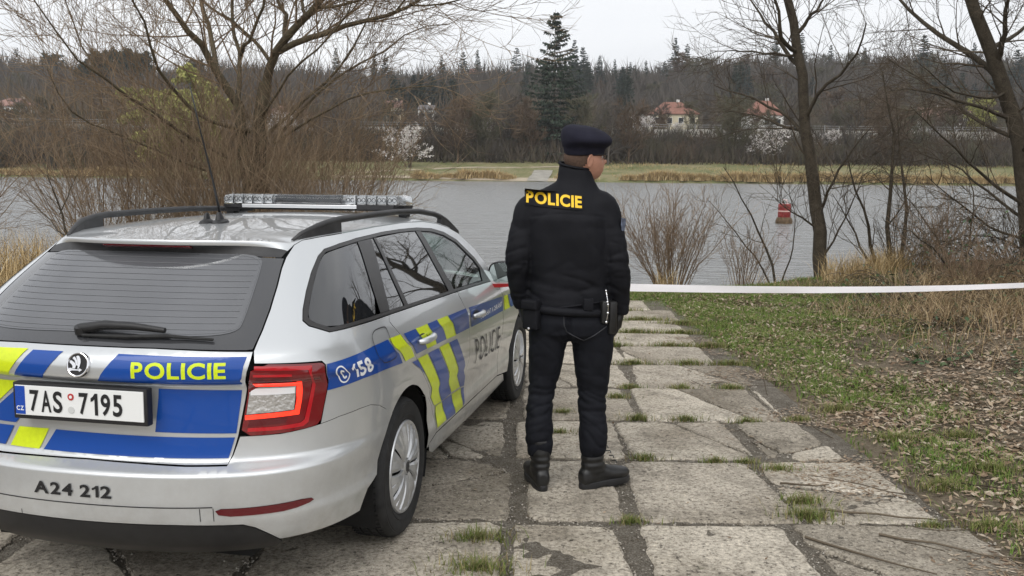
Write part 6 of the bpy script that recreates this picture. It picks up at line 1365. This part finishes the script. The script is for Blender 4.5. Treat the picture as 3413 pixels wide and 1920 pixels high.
skin_m = mat('skin', (.44, .225, .155), .5, noise=(22, .10), bump=(140, .12, .002)); cloth = colmix('black softshell cloth', [(.3, (.0055, .0058, .0078)), (.7, (.0098, .0102, .0132))], 9, rough=.7, bump=(420, .25, .0012), spec=.16)
cloth2 = colmix('black trouser cloth', [(.3, (.0058, .0062, .0088)), (.7, (.0105, .0115, .0155))], 7, rough=.8, bump=(500, .25, .0012), spec=.15); beretm = colmix('navy felt', [(.3, (.0105, .0105, .0185)), (.7, (.017, .017, .028))], 14, rough=.95, bump=(300, .4, .0015)); leather = colmix('black boot leather', [(.3, (.007, .007, .007)), (.7, (.014, .014, .014))], 18, rough=.42, bump=(60, .25, .002), spec=.5)
hair_m = mat('cropped brown hair', (.085, .052, .036), .9, noise=(120, .3), bump=(350, .6, .002)); yel_l = mat('yellow lettering', (.80, .50, .02), .6, noise=(60, .1))
Xc = .06                                                           # torso centre line
# torso rings from the silhouette: (z, x left, x right, half depth, y centre)
T_ = [(.945, -.252, .178, .135, .0), (1.00, -.250, .175, .140, .0), (1.06, -.244, .166, .136, .0), (1.12, -.243, .166, .134, .0), (1.22, -.250, .172, .138, -.005), (1.33, -.268, .176, .142, -.01), (1.43, -.280, .170, .138, -.012), (1.50, -.275, .158, .120, -.005), (1.555, -.225, .122, .096, .0), (1.60, -.145, .098, .080, .01), (1.635, -.105, .078, .074, .018), (1.66, -.094, .070, .068, .022)]
torso = loft([((((a+b)/2)+.0, yc, z), ((b-a)/2, 0, 0), (0, d, 0)) for z, a, b, d, yc in T_], 40)
shL, elL, wrL = (-.238, .0, 1.480), (-.306, -.03, 1.225), (-.284, .045, 1.005); shR, elR, wrR = (.122, .0, 1.485), (.196, -.040, 1.235), (.226, .03, .985)
armL = loft(chain([(-.14, .0, 1.515), shL, (-.275, -.012, 1.38), elL, (-.303, .01, 1.11), wrL, (-.276, .055, .955)], [.072, .080, .072, .066, .061, .053, .048], 1.10), 24)
armR = loft(chain([(.02, .0, 1.52), shR, (.160, -.020, 1.38), elR, (.216, -.012, 1.11), wrR, (.230, .04, .930)], [.072, .084, .077, .069, .064, .056, .050], 1.10), 24)
collar = loft([((-.018, .020, 1.59), (.112, 0, 0), (0, .095, 0)), ((-.018, .024, 1.63), (.095, 0, .004), (0, .085, 0)), ((-.018, .026, 1.67), (.088, 0, -.004), (0, .080, 0)), ((-.018, .028, 1.70), (.084, 0, -.014), (0, .078, .01))], 32)
def fold_j(co):
    x, y, z = co.T; arm = ((x < -.262) | (x > .150)) & (z < 1.42); w = .045*pn(co, (4, 4, 4), 31)
    f = -.0055*creases(co+np.stack([w, w, w+.35*np.abs(x+.05)], 1), (4, 4, 8), 3)*np.where(arm, 1.2, .6)
    el = np.exp(-((z-1.235)/.12)**2)*arm; f += -.007*el*creases(co+np.stack([0*x, 0*x, .5*(y+.05)], 1), (5, 5, 22), 12)
    f += -.006*np.exp(-((z-1.02)/.07)**2)*arm*creases(co, (5, 5, 24), 14)
    waist = np.exp(-((z-1.07)/.09)**2)*(~arm); f += -.012*waist*creases(co+np.stack([0*x, 0*x, .18*x], 1), (3.0, 3, 17), 4); f += .007*pn(co, (5, 5, 4), 7)*(~arm)+.003*pn(co, (14, 14, 10), 2)
    f += -.004*np.exp(-((z-1.43-.03*np.cos((x+.06)*6))/.005)**2)*(y < 0)*(np.abs(x+.055) < .19)      # yoke seam
    return f
jacket = fuse('jacket', [torso, armL, armR, collar], cloth, off, .0085, 5, fold_j)
mbs = MB(); mbs.tube([(-.018+.081*math.cos(a), .028+.075*math.sin(a), 1.699-.013*math.cos(a)+.010*math.sin(a)) for a in np.linspace(0, 2*math.pi, 33)], .007, 8); mbs.build('collar_edge', cloth, off, smooth=True)
hem = MB(); 
for z, w in ((.948, 1.01), (.985, 1.005)): hem.tube([((-.252+.178)/2+.217*w*math.cos(a), .142*w*math.sin(a), z+.03*math.cos(a+.3)) for a in np.linspace(0, 2*math.pi, 49)], .006, 6)
hem.build('jacket_hem', cloth, jacket, smooth=True)
# trousers
LL = [(-.135, .0, .90), (-.150, .0, .74), (-.168, .012, .55), (-.180, .005, .47), (-.184, -.012, .34), (-.182, -.02, .215), (-.181, -.02, .175)]; RL_ = [(.075, .0, .90), (.094, .008, .74), (.096, .012, .55), (.094, .005, .47), (.099, -.008, .34), (.102, -.016, .215), (.102, -.016, .175)]
rL = [.115, .098, .078, .074, .076, .068, .058]; rR = [.118, .108, .086, .080, .076, .068, .056]
pelvis = loft([(((a+b)/2, yc, z), ((b-a)/2, 0, 0), (0, d, 0)) for z, a, b, d, yc in [(1.03, -.235, .150, .125, .0), (.97, -.243, .170, .135, -.004), (.90, -.250, .192, .145, -.012), (.84, -.246, .200, .138, -.012), (.795, -.22, .18, .100, -.004)]], 36)
def fold_t(co):
    x, y, z = co.T; w = .05*pn(co, (4, 4, 4), 41); side_ = np.where(x < -.045, -1., 1.)*(x+.045); cz = co+np.stack([w, w, w+.35*(side_-.12)], 1)
    f = -.006*creases(cz, (5, 5, 11), 21)*(.45+.7*np.exp(-((z-.50)/.22)**2)); f += .006*pn(co, (6, 6, 5), 8)
    kn = np.exp(-((z-.47)/.14)**2); f += -.010*kn*creases(cz, (4, 4, 20), 5); an = np.exp(-((z-.245)/.08)**2); f += -.010*an*creases(cz, (5, 5, 22), 6)+.006*an
    cr = np.exp(-((z-.80)/.10)**2)*np.exp(-((x+.045)/.13)**2); f += -.007*cr*creases(co+np.stack([0*x, 0*x, -.8*np.abs(x+.045)], 1), (5, 5, 16), 9); f += -.014*np.exp(-((x+.045)/.012)**2)*(z > .80)*(y < 0)
    return f
trousers = fuse('trousers', [pelvis, loft(chain(LL, rL, [1.15, 1.08, 1.05, 1.05, 1.08, 1.05, 1.])), loft(chain(RL_, rR, [1.15, 1.08, 1.05, 1.05, 1.08, 1.05, 1.]))], cloth2, off, .0085, 4, fold_t)
def seam(pts, r=.0028, par=trousers, m=None):
    from mathutils.bvhtree import BVHTree
    bv = BVHTree.FromObject(par, bpy.context.evaluated_depsgraph_get()); out = []
    P = np.array(pts, float); q = np.linspace(0, len(P)-1, 26)
    for t in q:
        i = min(int(t), len(P)-2); p = P[i]*(1-(t-i))+P[i+1]*(t-i); h = bv.ray_cast(Vector((p[0], -.6, p[1])), Vector((0, 1, 0)))
        if h[0]: out.append(h[0]+Vector((0, -.0015, 0)))
    if len(out) > 3: MB().tube(out, r, 5).build('seam', m or cloth, par, smooth=True)
seamm = mat('worn seam', (.030, .031, .036), .7)
seam([(-.072, .955), (-.070, .90), (-.055, .862), (-.005, .835), (.033, .815)], m=seamm); seam([(.033, .815), (.09, .848), (.150, .888)], m=seamm)
# boots
def boot(hx, hy, yaw, lab):
    M = Matrix.Translation((hx, hy, 0)) @ Matrix.Rotation(yaw, 4, 'Z')      # toe along +y
    L2 = lambda rings: loft([(M @ Vector(c), (M.to_3x3() @ Vector(a)), (M.to_3x3() @ Vector(b))) for c, a, b in rings], 26)
    shaft = L2([((0, .045, .27), (.056, 0, 0), (0, .062, 0)), ((0, .04, .20), (.054, 0, 0), (0, .060, 0)), ((0, .04, .14), (.050, 0, 0), (0, .062, 0)), ((0, .055, .09), (.048, 0, 0), (0, .075, .01))])
    foot = L2([((0, -.034, .060), (.026, 0, 0), (0, 0, .034)), ((0, -.018, .065), (.039, 0, 0), (0, 0, .052)), ((0, .03, .075), (.043, 0, 0), (0, 0, .062)), ((0, .09, .072), (.045, 0, 0), (0, 0, .058)), ((0, .15, .062), (.049, 0, 0), (0, 0, .042)), ((0, .21, .056), (.050, 0, 0), (0, 0, .034)), ((0, .25, .052), (.042, 0, 0), (0, 0, .030)), ((0, .275, .048), (.022, 0, 0), (0, 0, .020))])
    b = fuse('boot', [shaft, foot], leather, off, .006, 5, lambda co: .003*np.sin(co[:, 2]*160)*np.exp(-((co[:, 2]-.15)/.04)**2)+.002*pn(co, (20, 20, 20), 3))
    out = []
    for t in np.linspace(0, 2*math.pi, 48, endpoint=False):
        y = .122+.160*math.sin(t); w = (.050 if y > .12 else .043+.007*max(0, y)/.12)*(1-.10*math.exp(-((y-.09)/.04)**2)); cs = math.cos(t); out.append((w*np.sign(cs)*abs(cs)**.62, y))
    mid = [(x*.97, .122+(y-.122)*.985) for x, y in out]; so = MB(); V = []; k = len(out)
    for ring, zf in ((mid, lambda y: .0 if y < .055 or y > .12 else .010), (out, lambda y: .008 if y < .055 or y > .12 else .014), (out, lambda y: .026), (mid, lambda y: .034), ([(x*.8, .122+(y-.122)*.9) for x, y in out], lambda y: .040)): V += [M @ Vector((x, y, zf(y))) for x, y in ring]
    so.add(V, [(q*k+i, q*k+(i+1) % k, (q+1)*k+(i+1) % k, (q+1)*k+i) for q in range(4) for i in range(k)]+[tuple(range(k))[::-1]]); so.build('sole', black_pl, b, auto=40)
    lc = MB()
    for k in range(6):
        t = k/5; y = .10-.065*t+.035*(1-t); z = .118+.15*t; lc.tube([M @ Vector((-.022, y+.050, z)), M @ Vector((0, y+.060, z+.004)), M @ Vector((.022, y+.050, z))], .003, 5)
    lc.build('laces', black_pl, b); return b
boot(-.168, -.075, R(13), ''); boot(.066, -.040, R(-60), '')
# body: one continuous figure inside the clothes, with head and neck
HY = R(-68)                                                        # the head is turned to the right
HM = Matrix.Translation((.030, .040, 1.735)) @ Matrix.Rotation(HY, 4, 'Z') @ Matrix.Diagonal((1.02, 1.02, 1.0, 1))          # face along +y
def head_part():
    V = []; F = []; nu_, nv_ = 48, 40
    for j in range(nv_+1):
        ph = math.pi*j/nv_
        for i in range(nu_):
            th = 2*math.pi*i/nu_; x = math.sin(ph)*math.sin(th); y = math.sin(ph)*math.cos(th); z = math.cos(ph)
            X = .076*x; Y = .098*y; Z = .118*z
            if z < 0: k = -z; X *= 1-.26*k**1.5; Y += .030*k*max(y, 0)+.010*k; Y *= 1-.02*k     # jaw
            f = max(0, y)**2
            g = lambda cx, cz, sx, sz: math.exp(-((x-cx)/sx)**2-((z-cz)/sz)**2)*f
            Y += .026*g(0, -.12, .16, .17)+.013*g(0, .08, .15, .18)      # nose and bridge
            Y += .006*g(0, .26, .75, .12)-.011*g(.42, .06, .22, .15)-.011*g(-.42, .06, .22, .15)   # brow, eye sockets
            Y += .007*g(0, -.42, .34, .06)+.007*g(0, -.53, .30, .06)-.004*g(0, -.475, .3, .03)     # lips
            Y += .013*g(0, -.80, .30, .16)                               # chin
            if y < 0: Y -= .008*math.exp(-((z-.1)/.5)**2)
            V.append(HM @ Vector((X, Y, Z+.0)))
    for j in range(nv_):
        for i in range(nu_): F.append((j*nu_+i, j*nu_+(i+1) % nu_, (j+1)*nu_+(i+1) % nu_, (j+1)*nu_+i))
    return V, F
def ear(s):
    M = HM @ Matrix.Translation((s*.077, -.008, -.012)) @ Matrix.Rotation(s*R(24), 4, 'Z') @ Matrix.Rotation(R(-8), 4, 'X')
    rim = [M @ Vector((s*(.008+.004*math.sin(a)), .017*math.cos(a)-.004, .032*math.sin(a)*(1 if math.sin(a) > 0 else .95))) for a in np.linspace(R(-100), R(200), 16)]
    V, F = loft([(M @ Vector((s*.002, 0, -.030)), M.to_3x3() @ Vector((.006, 0, 0)), M.to_3x3() @ Vector((0, .010, 0))), (M @ Vector((s*.004, -.002, -.01)), M.to_3x3() @ Vector((.005, 0, 0)), M.to_3x3() @ Vector((0, .016, 0))), (M @ Vector((s*.005, -.003, .012)), M.to_3x3() @ Vector((.005, 0, 0)), M.to_3x3() @ Vector((0, .019, 0))), (M @ Vector((s*.005, -.002, .030)), M.to_3x3() @ Vector((.004, 0, 0)), M.to_3x3() @ Vector((0, .010, 0)))], 16)
    t = MB().tube(rim, .0042, 8); return [(V, F), (t.V, t.F)]
neck = loft([((-.02, .020, 1.52), (.085, 0, 0), (0, .07, 0)), ((-.015, .024, 1.60), (.064, 0, 0), (0, .060, 0)), ((-.004, .028, 1.66), (.060, 0, 0), (0, .058, 0)), ((.012, .034, 1.71), (.062, 0, 0), (0, .060, 0))], 24)
core = loft([((((a+b)/2), yc, z), ((b-a)/2*.82, 0, 0), (0, d*.80, 0)) for z, a, b, d, yc in T_[:9]]+[((-.015, .02, 1.60), (.07, 0, 0), (0, .06, 0))], 28)
inner = [core, loft([((-.04, 0, 1.0), (.15, 0, 0), (0, .10, 0)), ((-.03, -.005, .88), (.165, 0, 0), (0, .11, 0)), ((-.025, 0, .80), (.14, 0, 0), (0, .085, 0))])]
for pts, rr in ((LL, rL), (RL_, rR)): inner.append(loft(chain(pts, [r*.74 for r in rr])))
inner += [loft(chain([(-.14, 0, 1.50), shL, elL, wrL, (-.278, .050, .975)], [.055, .056, .046, .034, .028])), loft(chain([(.03, 0, 1.50), shR, elR, wrR, (.229, .035, .955)], [.055, .058, .048, .036, .030]))]
body = fuse('body', [head_part(), neck]+ear(1)+ear(-1)+inner, skin_m, off, .0042, 3)
# cropped hair under the beret
V, F = head_part(); Vh = []; idx = {}
inv = HM.inverted()
for i, v in enumerate(V):
    l = inv @ v
    if l.z > -.052+.0*l.y and (l.y < .012 or l.z > .05) and l.z > -.052+max(0, l.y+.03)*1.1:
        idx[i] = len(Vh); Vh.append(HM @ Vector((l.x*1.022, l.y*1.018-.001, l.z*1.01)))
mesh('hair', Vh, [tuple(idx[i] for i in f) for f in F if all(i in idx for i in f)], hair_m, off, smooth=True)
# beret
BM = HM @ Matrix.Translation((.010, -.004, .050))
def beret_part():
    rings = []
    for z, rx, ry, sx, sy in ((-.036, .077, .099, 0, 0), (-.012, .0815, .104, 0, 0), (.004, .085, .108, .002, 0), (.018, .100, .118, .008, .000), (.036, .113, .126, .014, .002), (.058, .115, .127, .015, .002), (.080, .107, .119, .013, .0), (.099, .086, .098, .009, -.002), (.112, .055, .064, .005, -.004), (.118, .020, .024, .003, -.004)):
        tilt = Vector((.22, .10, 0)); c = Vector((sx, sy, z-.0)); k = max(0, (z-.0))/.12
        rings.append((BM @ (c), BM.to_3x3() @ Vector((rx, 0, -rx*.20*min(1, k*1.4))), BM.to_3x3() @ Vector((0, ry, -ry*.10*k))))
    return loft(rings, 44)
fuse('beret', [beret_part()], beretm, off, .006, 6, lambda co: .004*pn(co, (14, 14, 14), 3)+.004*pn(co, (6, 6, 9), 8))
# glasses
mbg = MB(); g_ = lambda x, y, z: HM @ Vector((x, y, z))
for s in (1, -1):
    mbg.tube([g_(s*.036+.024*math.cos(a), .104-.010*abs(math.cos(a)*s*.5+.5), .014+.017*math.sin(a)) for a in np.linspace(0, 2*math.pi, 21)], .0022, 6)
    mbg.tube([g_(s*.060, .098, .020), g_(s*.076, .080, .022), g_(s*.082, .03, .022), g_(s*.083, -.005, .020), g_(s*.079, -.018, .008)], .0026, 6)
mbg.tube([g_(-.012, .106, .016), g_(0, .109, .019), g_(.012, .106, .016)], .002, 6)
gl = mbg.build('glasses', black_pl, off, smooth=True)
for s in (1, -1): MB().add([g_(s*.036+.023*math.cos(a), .103-.009*abs(math.cos(a)*s*.5+.5), .014+.016*math.sin(a)) for a in np.linspace(0, 2*math.pi, 20, endpoint=False)], [tuple(range(20))]).build('lens', cleardome, gl)
for s in (1, -1):
    MB().lathe([(0, .0115), (.006, .010), (.0105, .005), (.0118, 0)], 16, HM @ Matrix.Translation((s*.031, .078, .010)) @ Matrix.Rotation(R(-90), 4, 'X')).build('eye', mat('eye white', (.6, .58, .55), .2), body, smooth=True)
# gloves with five fingers
def glove(w, d, side_, yaw):
    """hand hanging from wrist w; d = direction of the hand; side_ = +1 right hand"""
    w = Vector(w); d = Vector(d).normalized(); th = Vector((math.sin(yaw), math.cos(yaw), 0)); th = (th-d*th.dot(d)).normalized(); pn_ = d.cross(th)*side_       # th: towards the thumb edge, pn_: palm normal towards the body
    F_ = [loft(chain([w-d*.05, w, w+d*.05, w+d*.092], [.037, .033, .043, .040], [1, .9, .55, .5], pn_), 20)]
    for k, (o_, ln, r) in enumerate(((.030, .078, .0115), (.010, .086, .012), (-.011, .080, .0115), (-.031, .064, .0105))):
        b = w+d*.085+th*o_; curl = .55+.10*k; p = [b-d*.03, b]; dd = d.copy()
        for s in range(3): dd = (dd+pn_*(.40*curl*(1+.4*s))*-1).normalized(); p.append(p[-1]+dd*ln*(.44, .32, .24)[s])
        F_.append(loft(chain(p, [r, r*1.05, r, r*.95, r*.72], 1., th), 12))
    b = w+d*.02+th*.030; p = [b-th*.012, b+d*.022+th*.016, b+d*.050+th*.022-pn_*.012, b+d*.074+th*.020-pn_*.024]
    F_.append(loft(chain(p, [.016, .0155, .0135, .010], 1., pn_), 12))
    return fuse('glove', F_, leather, off, .0034, 3)
glove((.231, .042, .945), (-.06, .10, -1), 1, R(10)); glove((-.275, .055, .965), (.12, .14, -1), -1, R(-15))
MB().lathe([(0, .004), (.006, .003), (.0075, 0), (.0075, -.006)], 12, Matrix.Translation((.195, -.020, .872)) @ Matrix.Rotation(R(90), 4, 'X')).build('glove_button', white_p, off)
# belt kit
from mathutils.bvhtree import BVHTree
belt = MB(); bz_ = .965
bl = [((-.250+.174)/2+.220*math.cos(a), .148*math.sin(a)-.004, bz_-.012*math.cos(a)) for a in np.linspace(0, 2*math.pi, 49)]
belt_o = MB().tube(bl, .022, 8, ((0, 0, 1), 1.)).build('belt', cloth, off, smooth=True)
po = MB(); po.box((-.232, -.115, .945), (.085, .060, .150), Matrix.Rotation(R(-28), 3, 'Z'), bev=.014); pouch = po.build('pouch', cloth, belt_o, auto=60)
MB().box((-.238, -.126, 1.000), (.090, .062, .052), Matrix.Rotation(R(-28), 3, 'Z'), bev=.012).build('pouch_flap', cloth, pouch, auto=60)
MB().lathe([(0, .003), (.006, .002), (.007, 0)], 12, Matrix.Translation((-.249, -.150, .880)) @ Matrix.Rotation(R(90), 4, 'X')).build('stud', chrome, pouch)
MB().box((.050, -.148, 1.005), (.052, .026, .062), Matrix.Rotation(R(8), 3, 'Z'), bev=.006).build('small_pouch', cloth, belt_o, auto=60)
kc = MB(); 
for (x, y, z, r) in ((.140, -.135, 1.075, .006), (.144, -.138, 1.055, .005), (.148, -.140, 1.018, .007), (.151, -.142, 1.005, .006), (.151, -.142, .962, .0075), (.144, -.142, .915, .0075)): kc.lathe([(0, r), (r*.7, r*.7), (r, 0), (r*.7, -r*.7), (0, -r)], 10, Matrix.Translation((x, y, z)))
kc.tube([(.140, -.135, 1.075), (.148, -.140, 1.03), (.152, -.143, .99), (.150, -.143, .95), (.144, -.142, .915)], .0028, 6)
kc.build('key_chain', chrome, belt_o, smooth=True)
MB().box((.136, -.128, .965), (.038, .034, .115), Matrix.Rotation(R(20), 3, 'Z'), bev=.008).box((.172, -.083, .93), (.050, .055, .17), Matrix.Rotation(R(35), 3, 'Z'), bev=.012).build('holster', leather, belt_o, auto=60)
# back print: a patch with the lettering, laid onto the jacket
_bv = BVHTree.FromObject(jacket, bpy.context.evaluated_depsgraph_get())
GX, GZ = np.linspace(-.36, .20, 57), np.linspace(1.36, 1.58, 23); GY = np.zeros((23, 57))
for j_, z in enumerate(GZ):
    for i_, x in enumerate(GX):
        h = _bv.ray_cast(Vector((x, -.7, z)), Vector((0, 1, 0))); GY[j_, i_] = h[0].y if h[0] else .05
G0 = GY.copy()
for a in (-1, 0, 1):
    for b in (-1, 0, 1): GY = np.minimum(GY, np.roll(np.roll(G0, a, 0), b, 1))
def on_back(name, X, Z, F, m, parent, offs):
    X = np.asarray(X); Z = np.asarray(Z); fi = np.clip((X-GX[0])/(GX[1]-GX[0]), 0, 55.99); fj = np.clip((Z-GZ[0])/(GZ[1]-GZ[0]), 0, 21.99); i = fi.astype(int); j = fj.astype(int); a = fi-i; b = fj-j
    y = (GY[j, i]*(1-a)+GY[j, i+1]*a)*(1-b)+(GY[j+1, i]*(1-a)+GY[j+1, i+1]*a)*b
    return mesh(name, np.stack([X, y-offs, Z], 1), F, m, parent, smooth=True)
c1, c2 = oz(1322, 495, 4.6), oz(1466, 509, 4.6); dz_ = c2.z-c1.z
gx, gy = np.meshgrid(np.linspace(-.012, 1.012, 34), np.linspace(-.18, 1.18, 14)); nx2 = 34
hgt = .060
PX = c1.x+(c2.x-c1.x)*gx; PZ_ = c1.z-hgt/2+hgt*gy+dz_*gx
on_back('name_patch', PX.ravel(), PZ_.ravel(), [(j*nx2+i, j*nx2+i+1, (j+1)*nx2+i+1, (j+1)*nx2+i) for j in range(13) for i in range(33)], cloth, jacket, .0006)
X, Z, F = fit_text('POLICIE', c1.x+.004, c2.x-.004, c1.z-hgt/2, c1.z+hgt/2, .035, 0, dz_); on_back('police_lettering', X, Z, F, yel_l, jacket, .0022)
# arm badge
ab = MB(); M = Matrix.Translation((.226, -.062, 1.405)) @ Matrix.Rotation(R(62), 4, 'Z') @ Matrix.Rotation(R(90), 4, 'X') @ Matrix.Rotation(R(-8), 4, 'Z')
ab.prism([(-.026, .032), (.026, .032), (.028, -.005), (.016, -.030), (0, -.040), (-.016, -.030), (-.028, -.005)], 0, .004, M); ab.build('arm_badge', mat('badge blue grey', (.10, .12, .17), .7, noise=(60, .5)), jacket)
for o in list(off.children): pass

# ------------------------------------------------------------------ the air of a grey day
hz = bpy.data.materials.new('haze'); hz.use_nodes = True; t = hz.node_tree; t.nodes.clear(); o_ = t.nodes.new('ShaderNodeOutputMaterial'); v_ = t.nodes.new('ShaderNodeVolumePrincipled'); v_.inputs['Density'].default_value = .00026; v_.inputs['Color'].default_value = (.86, .88, .92, 1); v_.inputs['Anisotropy'].default_value = .2
t.links.new(v_.outputs[0], o_.inputs['Volume'])
MB().box((0, 1200, 33), (3400, 2900, 75)).build('haze', hz)['kind'] = 'stuff'
